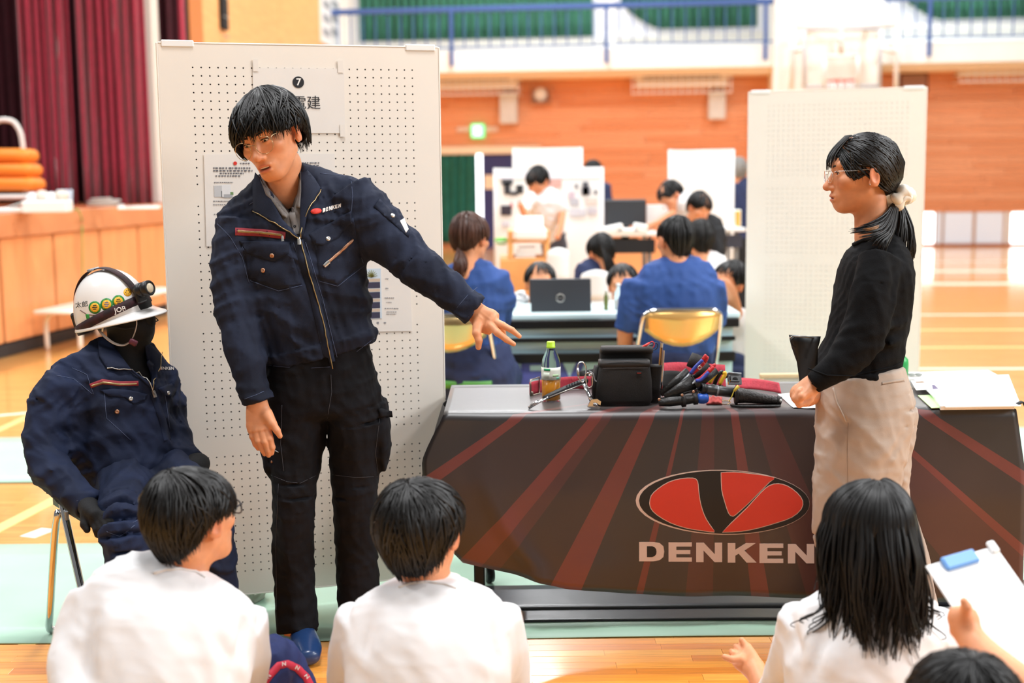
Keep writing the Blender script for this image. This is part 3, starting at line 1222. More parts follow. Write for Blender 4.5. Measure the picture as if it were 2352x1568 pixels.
class Board:
    def __init__(s, name, label, p0, ang, z0, w=0.9, h=1.8, cols=28, rows=(15, 14, 14, 16), top=0.072, left=0.104, pitch=0.0262, gap=0.07, holes=True, inside=None):
        s.V = VPlane(p0, (p0[0] + math.cos(ang), p0[1] + math.sin(ang)))
        V = s.V
        s.z0, s.z1 = z0, z0 + h
        s.t = t = thing(name, label, 'display board', V.pt(w / 2, 0, 0), 'white display boards')
        # front sheet built as cells with real octagonal holes
        us = [0.0] + [left + pitch * (i - 0.5) for i in range(cols + 1)] + [w]
        zs, kinds = [z0 + h], []
        z = z0 + h - top + pitch / 2
        zs.append(z); kinds.append(0)
        for gi, n in enumerate(rows):
            for _ in range(n):
                z -= pitch
                zs.append(z); kinds.append(1)
            if gi < len(rows) - 1:
                z -= gap - pitch
                zs.append(z); kinds.append(0)
        zs.append(z0); kinds.append(0)
        mb = MB()
        verts, faces = [], []
        hv_, hf_ = [], []
        vid = {}

        def gv(i, j):
            if (i, j) not in vid:
                vid[(i, j)] = len(verts)
                verts.append(V.pt(us[i], zs[j], 0))
            return vid[(i, j)]
        oct_ = [(math.cos(a), math.sin(a)) for a in (np.arange(8) + 0.5) * math.pi / 4]
        r = 0.0027
        for j, kd in enumerate(kinds):
            for i in range(len(us) - 1):
                a, b, c, d = gv(i, j), gv(i, j + 1), gv(i + 1, j + 1), gv(i + 1, j)
                if kd == 0 or i == 0 or i == len(us) - 2 or not holes:
                    faces.append([a, b, c, d])
                    continue
                cu, cz = (us[i] + us[i + 1]) / 2, (zs[j] + zs[j + 1]) / 2
                n0 = len(verts)
                for x, y in oct_: verts.append(V.pt(cu + r * x, cz + r * y, 0))
                for x, y in oct_: verts.append(V.pt(cu + r * x, cz + r * y, -0.004))
                o = [n0 + k for k in range(8)]
                # corners: d=(+,+) between 0|1, a=(-,+) 2|3, b=(-,-) 4|5, c=(+,-) 6|7
                faces += [[d, o[1], o[0]], [a, o[3], o[2]], [b, o[5], o[4]], [c, o[7], o[6]],
                          [d, a, o[2], o[1]], [a, b, o[4], o[3]], [b, c, o[6], o[5]], [c, d, o[0], o[7]]]
                faces += [[o[k], o[(k + 1) % 8], o[(k + 1) % 8] + 8, o[k] + 8] for k in range(8)]
        mk('perforated_sheet', (np.array(verts), faces), CREAMB, t, smooth=False)
        m = MB(); V.box(m, 0.012, w - 0.012, z0 + 0.012, z0 + h - 0.012, -0.022, -0.016)
        mk('back_panel', m.get(), inside or HOLED, t, smooth=False)
        m = MB()
        V.box(m, -0.006, 0.0, z0 - 0.002, z0 + h + 0.004, -0.026, 0.001, 0.002); V.box(m, w, w + 0.006, z0 - 0.002, z0 + h + 0.004, -0.026, 0.001, 0.002)
        V.box(m, 0, w, z0 + h, z0 + h + 0.006, -0.026, 0.001, 0.002); V.box(m, 0, w, z0 - 0.006, z0, -0.026, 0.001, 0.002)
        mk('edge_frame', m.get(), CREAMB, t, smooth=False)
        for u in (0.06, w - 0.06):
            m = MB()
            V.box(m, u - 0.05, u + 0.05, z0 + h - 0.01, z0 + h + 0.012, -0.028, 0.004, 0.003)
            mk('corner_clip', m.get(), WHITEPL, t, smooth=False)
            m = MB()
            V.box(m, u - 0.02, u + 0.02, 0.02, z0 + 0.05, -0.024, -0.006, 0.003)
            V.box(m, u - 0.022, u + 0.022, 0.006, 0.026, -0.26, 0.20, 0.004)
            mk('foot', m.get(), GREYST, t, smooth=False)


B1 = Board('display_board', 'large cream perforated display board behind the man with the round glasses', (-1.0995, 4.1657), 0.2863, 0.067)
B2 = Board('display_board', 'white perforated display board behind the woman in the black cardigan', (1.2779, 7.0588), -0.3153, 0.067, inside=mat('panel_inside_brightened', 'CFCabe', 0.9))  # paler inside stands in for brightness seen through the holes


def sheet_on(V, name, poly, label, cat, th=0.0008, curl=0.0009, mat_=None, off=0.0015):
    """paper whose four corners (tl, tr, br, bl) are photo pixels on a vertical plane"""
    t = thing(name, label, cat, V.pt(*V.sz(*poly[3]), 0))
    c = [V.pt(*V.sz(*p), 0) for p in poly]
    P = np.zeros((9, 13, 3))
    for j in range(9):
        for i in range(13):
            a, b = i / 12, j / 8
            p = (c[0] * (1 - a) + c[1] * a) * (1 - b) + (c[3] * (1 - a) + c[2] * a) * b
            P[j, i] = p + V.n * (off + th + curl * (0.4 * math.sin(a * 7 + b * 3) ** 2 + (abs(a - .5) * 2) ** 4 * 0.6 * (abs(b - .5) * 2)))
    mk('paper', MB().slab(P[::-1], th).get(), mat_ or SHEETP, t, sharp=30)
    return t, c


def on_sheet(V, c, a, b, off=0.004):
    p = (c[0] * (1 - a) + c[1] * a) * (1 - b) + (c[3] * (1 - a) + c[2] * a) * b
    return p + V.n * off


def print_text(V, t, px, py, s, hpx, m=INK, off=0.0040, ln=None, bold=0.0, name='lettering'):
    v, f = text_mesh(s, 1.0, bold)
    if not len(v): return
    u, z = V.sz(px, py)
    p0, p1 = V.sz(px, py)[1], V.sz(px, py + hpx)[1]
    sc = abs(p0 - p1) / 0.75
    q = np.array([V.pt(u + x * sc, z + y * sc, off) for x, y, _ in v])
    mk(name, (q, f), m, t, smooth=False)


def lines(V, t, rows, m=INKG, off=0.0040, seed=0):
    """tiny unreadable printed lines: rows = (x0, x1, y, height)"""
    rg = random.Random(seed)
    mb = MB()
    for x0, x1, y, h in rows:
        x = x0
        while x < x1:
            w = min(rg.uniform(0.5, 1.3) * h, x1 - x)
            V.pxbox(mb, x, y - h * .36, x + w, y + h * .36, off - 0.0005, off)
            x += w + rg.uniform(0.35, 0.8) * h
    o = mk('small_print', mb.get(), m, t, smooth=False)
    o['kind'] = 'stuff'


V = B1.V
t, c = sheet_on(V, 'sign_paper', [(580, 156), (790, 158), (792, 306), (583, 306)], 'white sign sheet with a black circled number 7 taped high on the board', 'sign')
u, z = V.sz(685, 189)
rr = 13 * pxm(4.25)
mk('number_disc', MB().lathe([(rr, 0), (rr, .0006), (1e-6, .0006)], V.pt(u, z, 0.0033), V.n, 28).get(), INK, t, smooth=False)
print_text(V, t, 685.5, 189, '7', 17, PAPER, 0.0048, bold=0.02, name='numeral')
print_text(V, t, 704, 238, '電建', 25, INK)
for x_, y_ in ((588, 150), (783, 153), (788, 300)):
    m = MB(); V.pxbox(m, x_ - 7, y_ - 14, x_ + 5, y_ + 14, 0.0042, 0.0045)
    mk('tape', m.get(), mat('clear_tape', 'EDE7DE', 0.25), t, smooth=False)
t, c = sheet_on(V, 'company_poster', [(468, 355), (768, 353), (772, 566), (474, 566)], 'white printed company sheet with a drawing of a warehouse behind the man', 'poster')
m = MB()
u, z = V.sz(540, 375)
mk('red_mark', MB().lathe([(0.006, 0), (0.006, .0005), (1e-6, .0005)], V.pt(u, z, 0.0040), V.n, 16, ref=V.e, sx=1.0).get(), mat('red_print', 'D8392E', 0.55), t, smooth=False)
lines(V, t, [(552, 575, 375, 4), (490, 575, 386, 5), (490, 580, 392, 5), (505, 560, 398, 4), (495, 552, 404, 4), (492, 535, 419, 3), (490, 548, 462, 3), (490, 540, 470, 3), (492, 540, 492, 3), (690, 735, 374, 4), (720, 734, 380, 4)], mat('printed_dim_ink', '6A6A70', 0.7), seed=1)
# little warehouse picture
for (x0, y0, x1, y1, mm) in ((492, 426, 510, 452, mat('pic_grey_a', 'C4C6C8', 0.7)), (510, 425, 530, 452, mat('pic_grey_b', 'E2E3E4', 0.7)), (508, 438, 522, 453, mat('pic_grey_c', '6F7276', 0.7)), (514, 446, 534, 454, mat('pic_grey_d', 'A8ABB0', 0.7)), (529, 441, 536, 447, mat('pic_green', '6F8F5A', 0.7))):
    m = MB(); V.pxbox(m, x0, y0, x1, y1, 0.0033, 0.0038 + 0.0002 * x0 / 500)
    mk('picture', m.get(), mm, t, smooth=False)
t, c = sheet_on(V, 'building_poster', [(700, 590), (940, 592), (946, 760), (704, 764)], 'white printed sheet with a photo of a balconied building under the outstretched arm', 'poster')
pic = MB()
V.pxbox(pic, 832, 617, 876, 732, 0.0033, 0.0039)
mk('picture', pic.get(), mat('pic_sky', 'C9D9E6', 0.7), t, smooth=False)
for k in range(4):
    m = MB(); V.pxbox(m, 834, 640 + k * 23, 873, 647 + k * 23, 0.0039, 0.0043)
    mk('picture_balcony', m.get(), mat('pic_beige', 'C9B5A2', 0.7), t, smooth=False)
    m = MB(); V.pxbox(m, 836, 648 + k * 23, 873, 662 + k * 23, 0.0039, 0.0042)
    mk('picture_window', m.get(), mat('pic_navy', '3C3A50', 0.7), t, smooth=False)
m = MB()
for a in np.linspace(0.2, 2.9, 9):
    q = V.sz(853, 636)
    m.tube([V.pt(q[0], q[1], 0.0045), V.pt(q[0] + 0.02 * math.cos(a), q[1] + 0.024 * math.sin(a), 0.0045)], [0.0018, 0.0006], 4)
mk('picture_tree', m.get(), mat('pic_leaf', '7B7A3C', 0.7), t)
lines(V, t, [(886, 892, 640, 3), (886, 892, 662, 3), (884, 905, 684, 3), (888, 900, 694, 2), (884, 915, 708, 3), (888, 912, 716, 2.5), (888, 910, 721, 2.5), (846, 856, 741, 3), (866, 872, 741, 6), (882, 888, 741, 4)], INKG, seed=3)
# ================================================================ people: heads, hair, hands
def Rx(a):
    c, s = math.cos(a), math.sin(a)
    return np.array([[1, 0, 0], [0, c, -s], [0, s, c]])


def Ry(a):
    c, s = math.cos(a), math.sin(a)
    return np.array([[c, 0, s], [0, 1, 0], [-s, 0, c]])


class Head:
    """frame of a head: yaw > 0 turns the face to the picture's left, pitch > 0 looks down, roll > 0 leans the crown left"""

    def __init__(s, c, yaw=0, pitch=0, roll=0, sc=1.0):
        r = math.radians
        s.c, s.s = np.asarray(c, float), sc
        s.R = rotz(-r(yaw)) @ Rx(r(pitch)) @ Ry(-r(roll)) @ np.diag([-1.0, -1.0, 1.0])

    def w(s, p):
        return np.asarray(p, float) * s.s @ s.R.T + s.c

    def l(s, P):
        return (np.asarray(P, float) - s.c) @ s.R / s.s


def head_field(fem=False, mouth=0.0011, fat=1.0, simple=False):
    j = 0.92 if fem else 1.0
    k1, k2 = 0.022, 0.012
    base = U(ell((0, -0.006, 0.028), (0.076, 0.096, 0.087)), ell((0, 0.03, -0.028), (0.0605 * fat, 0.062, 0.084)),
             ell((0, 0.055, -0.09 if not fem else -0.086), (0.03 * j, 0.034, 0.026)),
             cap((0.046 * j * fat, 0.0, -0.052), (0.017 * j, 0.062, -0.096), 0.018, 0.014), cap((-0.046 * j * fat, 0.0, -0.052), (-0.017 * j, 0.062, -0.096), 0.018, 0.014), k=k1)
    parts = [base,
             ell((0.041, 0.056, -0.022), (0.026, 0.026, 0.022)), ell((-0.041, 0.056, -0.022), (0.026, 0.026, 0.022)),
             cap((-0.036, 0.077, 0.024), (0.036, 0.077, 0.024), 0.013), ell((0, 0.075, -0.066), (0.03, 0.022, 0.022))]
    f = U(*parts, k=k2)
    if simple:
        f = U(f, cap((0, 0.088, 0.004), (0, 0.106, -0.036), 0.008, 0.012), k=0.008)
        return U(f, ell((0.078, -0.008, -0.008), (0.009, 0.019, 0.03)), ell((-0.078, -0.008, -0.008), (0.009, 0.019, 0.03)), k=0.006)
    # eye sockets, lids
    for sx in (1, -1):
        f = SUB(f, ell((0.031 * sx, 0.099, 0.001), (0.021, 0.015, 0.0125)), 0.012)
    lids = U(ell((0.031, 0.0745, 0.0), (0.0165, 0.0142, 0.0128)), ell((-0.031, 0.0745, 0.0), (0.0165, 0.0142, 0.0128)), k=0.002)
    f = U(f, lids, k=0.006)
    # nose
    f = U(f, cap((0, 0.084, 0.01), (0, 0.106, -0.035), 0.0075, 0.0105), ell((0, 0.1075, -0.039), (0.0115, 0.0115, 0.01)), k=0.009)
    f = U(f, ell((0.0115, 0.096, -0.0425), (0.0065, 0.0095, 0.0066)), ell((-0.0115, 0.096, -0.0425), (0.0065, 0.0095, 0.0066)), k=0.005)
    for sx in (1, -1): f = SUB(f, ell((0.0065 * sx, 0.101, -0.0515), (0.0035, 0.006, 0.0035)), 0.003)
    # lips
    lips = U(ell((0, 0.092, -0.0642), (0.0235, 0.0068, 0.0042)), ell((0, 0.0905, -0.0642 - 0.0085 - mouth * 2), (0.02, 0.0072, 0.0052)), k=0.004)
    f = U(f, lips, k=0.005)
    f = SUB(f, ell((0, 0.1, -0.0685 - mouth), (0.0245, 0.016, mouth)), 0.0015)
    # eye slits
    for sx in (1, -1):
        f = SUB(f, ell((0.031 * sx, 0.09, -0.0005), (0.0138, 0.016, 0.0036), Ry(-0.08 * sx)), 0.002)
    # ears
    for sx in (1, -1):
        Re = rotz(-0.45 * sx) @ Rx(-0.15)
        ear = ell((0.08 * sx, -0.012, -0.01), (0.0075, 0.018, 0.0305), Re)
        ear = U(ear, ell((0.077 * sx, -0.004, -0.03), (0.006, 0.01, 0.012), Re), k=0.006)
        ear = SUB(ear, ell((0.0885 * sx, -0.011, -0.008), (0.0065, 0.0115, 0.02), Re), 0.004)
        f = U(f, ear, k=0.005)
    return f


SKIN = np.array(srgb('E09A70'))


def skin_colours(L, tone=1.0, mouth=0.0011):
    """skin tint per vertex from head-local positions: lips, cheeks, nose, ears"""
    c = np.tile(SKIN * tone, (len(L), 1))

    def blend(w, col):
        nonlocal c
        c = c * (1 - w[:, None]) + np.array(col) * w[:, None] * tone

    def g(p, r):
        q = (L - np.asarray(p)) / np.asarray(r)
        return np.exp(-(q * q).sum(1))
    blend(0.3 * (g((0.04, 0.07, -0.028), (0.02, 0.03, 0.018)) + g((-0.04, 0.07, -0.028), (0.02, 0.03, 0.018))), srgb('DE7E62'))
    blend(0.35 * g((0, 0.112, -0.04), (0.014, 0.014, 0.014)), srgb('D97C5E'))
    blend(0.45 * (g((0.085, -0.012, -0.01), (0.012, 0.03, 0.035)) + g((-0.085, -0.012, -0.01), (0.012, 0.03, 0.035))), srgb('DB7658'))
    q = (L - np.array([0, 0.1, -0.0685 - mouth])) / np.array([0.0225, 0.02, 0.0082 + mouth])
    k = (q * q).sum(1)
    blend(0.55 * np.clip((1.15 - k) * 4, 0, 1) * (L[:, 1] > 0.08), srgb('C4625A'))
    return c


SKINM = mat('skin', 'E3A27E', 0.48, attr=True, var=0.07, vscale=60, sss=0.12, bump=0.03, bscale=400)
HAIRM = mat('black_hair', '0B0908', 0.42, var=0.35, vscale=30, stretch=(1, 1, 0.2), spec=0.55)
HAIRB = mat('brown_hair', '4A2C20', 0.42, var=0.3, vscale=30, spec=0.5)
EYEW = mat('eye_white', 'EDE6E0', 0.25)
EYEI = mat('eye_iris', '21130C', 0.2)
LENS = mat('spectacle_lens', 'FFFFFF', 0.02, trans=1.0, ior=1.02)
_hc = {}


def head_local_mesh(key, h, **kw):
    if key not in _hc:
        fat = kw.pop('neck', ((0, -0.018, -0.05), (0, -0.034, -0.19), 0.052, 0.054))
        f = U(head_field(**kw), cap(*fat), k=0.022)
        _hc[key] = iso(f, (-0.11, -0.13, -0.21), (0.11, 0.14, 0.135), h)
    return _hc[key]


def head_mesh(hd, key, h, tone=1.0, **kw):
    v, f = head_local_mesh(key, h, **dict(kw))
    return hd.w(v), f, skin_colours(v, tone, kw.get('mouth', 0.0011))


def face_parts(hd, parent, gaze=(0, 1, 0), brow=HAIRM, lash=True):
    gz = unit(hd.R @ np.asarray(gaze, float))
    for sx in (1, -1):
        c = hd.w((0.031 * sx, 0.0725, -0.0003))
        r = 0.0122 * hd.s
        pr, m = [], []
        angs = [0, 9, 16, 24, 32, 50, 80, 110, 150, 180]
        mb = MB()
        prof = [(max(1e-7, r * math.sin(math.radians(a))), r * math.cos(math.radians(a))) for a in angs][::-1]
        mb.lathe(prof, c, gz, 16)
        v, f, _ = mb.get()
        mi = [1 if i // 16 >= 6 else 0 for i in range(len(f))]
        mk('eye', (v, f, mi), [EYEW, EYEI], parent)
        if lash:
            pts = [hd.w((0.031 * sx + 0.0142 * math.cos(a), 0.0882 - 0.003 * abs(math.cos(a)) ** 2 - (0.004 if math.cos(a) * sx > 0.7 else 0), 0.0002 + 0.0042 * math.sin(a))) for a in np.linspace(0.1, math.pi - 0.1, 9)]
            mk('eyelash', MB().tube(pts, [0.0006, .0012, .0014, .0014, .0014, .0014, .0014, .0012, 0.0006], 5).get(), BLACKM, parent)
        pts = [hd.w((sx * x, y, z)) for x, y, z in ((0.014, 0.0925, 0.0185), (0.025, 0.0925, 0.0215), (0.037, 0.0875, 0.0225), (0.05, 0.075, 0.0175))]
        mk('eyebrow', MB().tube(cr(pts, 4), np.interp(np.linspace(0, 1, 13), [0, .3, .8, 1], [.002, .0034, .0026, .0008]), 6, flat=0.8).get(), brow, parent)


def glasses(hd, parent, frame, rx=0.0235, rz=0.0205, y=0.108, z=-0.006, r=0.0009, sq=2.0, temple_z=0.004, gx=0.0335):
    g = MB()
    ring = []
    for sx in (1, -1):
        pts = []
        for a in np.linspace(0, 2 * math.pi, 29):
            ca, sa = math.cos(a), math.sin(a)
            px = rx * math.copysign(abs(ca) ** (2 / sq), ca)
            pz = rz * math.copysign(abs(sa) ** (2 / sq), sa)
            x = gx * sx + px
            pts.append(hd.w((x, y - 1.6 * x * x, z + pz)))
        ring.append(pts)
        o = mk('rim', MB().tube(pts, r, 6, cap=False).get(), frame, parent)
        c = hd.w((gx * sx, y - 1.6 * gx ** 2, z))
        v = [c + (hd.R @ np.array([0, 0.0005, 0])) * hd.s] + [p for p in pts[:-1]]
        mk('lens', (np.array(v), [[0, i + 1, (i + 1) % 28 + 1] for i in range(28)]), LENS, parent)
        tp = [(gx * sx + sx * rx, y - 1.6 * 0.057 ** 2, z + 0.006), (0.066 * sx, y - 0.012, temple_z + 0.003), (0.0775 * sx, 0.05, temple_z + 0.003), (0.0815 * sx, 0.0, temple_z + 0.006), (0.081 * sx, -0.016, -0.006)]
        mk('temple', MB().tube(cr([hd.w(p) for p in tp], 4), r * 1.1, 6).get(), frame, parent)
    bp = [hd.w(p) for p in ((0.0105, y - 0.0006, z + 0.005), (0.004, y + 0.002, z + 0.0085), (-0.004, y + 0.002, z + 0.0085), (-0.0105, y - 0.0006, z + 0.005))]
    mk('bridge', MB().tube(cr(bp, 4), r, 6).get(), frame, parent)


# ---- hair
def dome(phi, s, A=0.09, Bf=0.107, Bb=0.111, C=0.1, z0=0.02, taper=0.25, whorl=0.035):
    """point on the hair envelope; s in 0..1 is crown to equator, beyond 1 hangs down by (s-1)*0.1 m"""
    B = Bf if math.cos(phi) > 0 else Bb
    a = min(s, 1.0) * math.pi / 2
    x, y, z = A * math.sin(a) * math.sin(phi), -0.006 + B * math.sin(a) * math.cos(phi) - whorl * (1 - math.sin(a)), z0 + C * math.cos(a)
    if s > 1:
        d = (s - 1) * 0.1
        k = 1 - taper * (d / 0.1) ** 1.5
        x, y, z = x * k, -0.006 + (y + 0.006) * k, z0 - d
    return np.array([x, y, z])


def lock(mb, pts, w, th, n=5):
    """flattened tapered strand clump along points (oriented by outward guess from the path)"""
    pts = np.asarray(pts)
    N = len(pts)
    T = np.gradient(pts, axis=0)
    T /= np.linalg.norm(T, axis=1)[:, None] + 1e-9
    cen = mb.cen
    v, f = [], []
    for i in range(N):
        o = pts[i] - cen
        o = unit(o - T[i] * np.dot(o, T[i]))
        b = np.cross(T[i], o)
        t = i / (N - 1)
        ww = w * (0.55 + 0.45 * math.sin(math.pi * min(1, t * 1.4))) * (1 - t ** 4 * 0.88)
        tt = th * (1 - 0.7 * t ** 2)
        v += [pts[i] + b * ww / 2, pts[i] + o * tt, pts[i] - b * ww / 2, pts[i] - o * tt * 0.6]
    for i in range(N - 1):
        for k in range(4): f.append([i * 4 + k, i * 4 + (k + 1) % 4, i * 4 + 4 + (k + 1) % 4, i * 4 + 4 + k])
    f.append([(N - 1) * 4 + k for k in range(4)])
    mb.add(v, f)


def ze_short(phi, fringe=0.016, side=-0.012, nape=-0.07):
    """height where short hair ends, by azimuth (0 = face, pi = nape)"""
    a = abs((phi + math.pi) % (2 * math.pi) - math.pi)
    return float(np.interp(a, [0, 0.7, 1.05, 1.35, 1.75, 2.2, 2.7, 3.15], [fringe, fringe, side, side + 0.012, side + 0.005, nape * 0.75, nape, nape]))


def hair_short(hd, name, parent, m=HAIRM, n=420, seed=1, ze=ze_short, part=0.0, wid=0.011, skip=None, env=None, cap_in=0.006, swirl=0.25, thick=0.0035, lift=0.0, rag=0.014):
    rg = random.Random(seed)
    env = env or {}
    mb = MB()
    mb.cen = hd.w((0, -0.01, 0.0))
    # base cap
    nphi, ns = 44, 14
    P = np.zeros((ns, nphi, 3))
    for i in range(nphi):
        phi = 2 * math.pi * i / nphi
        z1 = ze(phi) + 0.006
        z0 = env.get('z0', 0.02)
        C = env.get('C', 0.1)
        s1 = 1 + (z0 - z1) / 0.1 if z1 < z0 else math.acos(min(1, (z1 - z0) / C)) / (math.pi / 2)
        for j in range(ns):
            p = dome(phi, s1 * j / (ns - 1), **env)
            o = unit(p - np.array([0, -0.01, 0.0]))
            P[j, i] = p - o * cap_in
    mb.grid(hd.w(P.reshape(-1, 3)).reshape(P.shape)[::-1], True)
    for q in range(n):
        phi = rg.uniform(-math.pi, math.pi)
        if skip and skip(phi, rg): continue
        z1 = ze(phi) + rg.uniform(-0.55, 1.0) * rag
        z0 = env.get('z0', 0.02)
        C = env.get('C', 0.1)
        s1 = 1 + (z0 - z1) / 0.1 if z1 < z0 else math.acos(min(1, (z1 - z0) / C)) / (math.pi / 2)
        s0 = rg.choice((0.03, 0.1, 0.25, 0.4, 0.55)) * rg.uniform(0.6, 1.2)
        if s0 > s1 - 0.35: s0 = max(0.02, s1 - 0.6)
        sw = rg.gauss(0, swirl) * 0.6 + part
        lay = rg.uniform(-0.003, 0.0035) + lift * rg.random()
        pts = []
        for t in np.linspace(0, 1, 8):
            s = s0 + (s1 - s0) * t
            ph = phi - sw * (1 - t) ** 1.5 * min(1, s * 2)
            p = dome(ph, s, **env)
            o = unit(p - np.array([0, -0.01, 0.0]))
            pts.append(hd.w(p + o * (lay + 0.004 * math.sin(3 * t + phi * 7) * 0.5 - 0.004 * t ** 3)))
        lock(mb, pts, wid * rg.uniform(0.6, 1.25) * hd.s, thick * hd.s)
    return mk(name, mb.get(), m, parent)


def hair_guides(mb, guides, n, seed, wid=0.012, th=0.004, jit=0.006, wave=0.0, m=10):
    """locks interpolated between neighbouring guide curves (all given with the same number of points)"""
    rg = random.Random(seed)
    Gs = [cr(g, 4) for g in guides]
    for q in range(n):
        i = rg.randrange(len(Gs) - 1)
        t = rg.random()
        p = Gs[i] * (1 - t) + Gs[i + 1] * t
        cut = rg.uniform(0.82, 1.0)
        k = np.linspace(0, (len(p) - 1) * cut, m)
        p = np.stack([np.interp(k, np.arange(len(p)), p[:, a]) for a in range(3)], 1)
        d = np.array([rg.gauss(0, jit) for _ in range(3)])
        s = np.linspace(0, 1, m)[:, None]
        ph = rg.uniform(0, 6.28)
        wv = wave * np.sin(s * 9 + ph) * s * np.array([[1, 0.5, 0]])
        lock(mb, p + d * (0.3 + 0.7 * s) + wv, wid * rg.uniform(0.6, 1.3), th)


# ---- hands
def hand_field(palm, fingers, k=0.007, kp=0.012):
    """palm = gc stations list, fingers = [[(point, radius), ...], ...]"""
    fs = None
    for ch in fingers:
        c = None
        for (a, ra), (b, rb) in zip(ch[:-1], ch[1:]):
            g = cap(a, b, ra, rb)
            c = g if c is None else U(c, g, k=0.004)
        fs = c if fs is None else U(fs, c, k=0.0025)
    return U(palm, fs, k=kp)


def body_mesh(name, parts, parent, m=None, tone=1.0):
    """skin pieces joined to one body mesh; parts = (verts, faces[, colours])"""
    v, f = joinvf(*[(p[0], p[1]) for p in parts])
    cols = np.vstack([p[2] if len(p) > 2 and p[2] is not None else np.tile(SKIN * tone, (len(p[0]), 1)) for p in parts])
    o = mk(name, (v, f), m or SKINM, parent)
    vcol(o, cols)
    return o


def cutpoly(poly, Y0, Y1):
    """solid seen through a convex pixel polygon between two depths"""
    ps = []
    c = np.mean(poly, 0)
    for a, b in zip(poly, poly[1:] + poly[:1]):
        n = unit(np.cross(ray(*a), ray(*b)))
        if np.dot(n, ray(*c)) > 0: n = -n
        ps.append(n.astype(np.float32))
    C32 = CAM.astype(np.float32)

    def f(P):
        d = np.maximum(P[:, 1] - Y1, Y0 - P[:, 1])
        for n in ps: d = np.maximum(d, (P - C32) @ n)
        return d
    return f


def S(px, py, Y, rx, ry):
    """station: pixel centre, depth, half width in px, half depth in m (or px if > 1)"""
    m = pxm(Y)
    return (W(px, py, Y), rx * m, ry * m if ry > 1 else ry)


def bounds(v, pad):
    v = np.asarray(v)
    return v.min(0) - pad, v.max(0) + pad


def cloth(f, pts, h, pad=0.17, wr=0.0, wsc=6, seed=0, stretch=None, cre=None):
    def snap(q):
        # move a fold's end onto the cloth along its line of sight
        d = unit(q - CAM)
        T = np.linspace(-0.3, 0.3, 121)
        v_ = f((q + T[:, None] * d).astype(np.float32))
        k = np.argmax(v_ < 0)
        return q + T[k] * d if v_[k] < 0 else q + T[np.argmin(v_)] * d
    g = creases([(snap(a), snap(b), w, hh) for a, b, w, hh in cre]) if cre else None

    def F(P):
        d = f(P)
        if wr: d = d - wr * wrinkle(P, wsc, seed, stretch) - wr * 0.5 * wrinkle(P, wsc * 2.4, seed + 3, stretch)
        if g: d = d + g(P)
        return d
    lo, hi = bounds(pts, pad)
    return iso(F, lo, hi, h)
# ================================================================ man in the navy work jacket
MY = 3.88
NAVY = mat('navy_twill', '161A28', 0.78, var=0.3, vscale=5, bump=0.22, bscale=700, spec=0.25, col2='252C40')
NAVYD = mat('navy_twill_dark', '1B2032', 0.8, var=0.2, vscale=6, bump=0.2, bscale=700)
CHAR = mat('charcoal_work_cloth', '121215', 0.82, var=0.25, vscale=5, bump=0.2, bscale=600, spec=0.2, col2='1C1C21')
STITCH = mat('navy_stitch', '56617E', 0.8)
BRASS = mat('brass_zip', 'A08A62', 0.35, metal=0.8)
COPPER = mat('copper_stud', 'B98A6E', 0.35, metal=0.85)
SILVER = mat('silver_stud', 'C9C6C0', 0.3, metal=0.9)
REDZ = mat('red_zip_tape', '8E2A34', 0.7)
POLO = mat('grey_polo', '6E6864', 0.85, var=0.12, vscale=30, bump=0.15, bscale=600)
REDLOGO = mat('red_print', 'D8392E', 0.55)
WHITEPR = mat('white_print', 'E9E2DC', 0.6)

man = thing('person', 'standing man in navy work jacket and round glasses, arm stretched over the table', 'person', (W(700, 1480, MY)[0] + 0.08, MY, 0))

# jacket
tors = [S(652, 424, 3.9, 64, .066), S(660, 458, 3.9, 122, .09), S(671, 512, 3.89, 156, .112), S(686, 600, 3.88, 156, .125), S(706, 690, 3.87, 146, .122),
        S(728, 772, 3.87, 136, .12), S(737, 808, 3.87, 128, .116)]
u_t = (0.965, 0, 0.262)
armR = [S(800, 445, 3.89, 62, 62), S(850, 508, 3.87, 68, 66), S(905, 562, 3.84, 60, 58), S(955, 606, 3.8, 53, 52), S(1015, 655, 3.78, 46, 45), S(1062, 694, 3.77, 39, 39), S(1090, 716, 3.765, 37, 36)]
armL = [S(548, 512, 3.87, 48, 62), S(537, 600, 3.84, 54, 58), S(541, 690, 3.81, 54, 54), S(555, 770, 3.78, 48, 48), S(572, 850, 3.75, 42, 42), S(585, 905, 3.735, 37, 37), S(590, 922, 3.733, 37, 36)]
trap = U(cap(W(690, 412, 3.91), W(800, 442, 3.9), .048, .052), cap(W(612, 432, 3.9), W(540, 500, 3.88), .048, .05), k=.02)
fj = U(gc(tors, 3, u_t, end=0.12), gc(armR, 3, (0.6, 0, 0.8), end=0.1), gc(armL, 3, (1, 0, 0), end=0.1), trap, k=0.035)
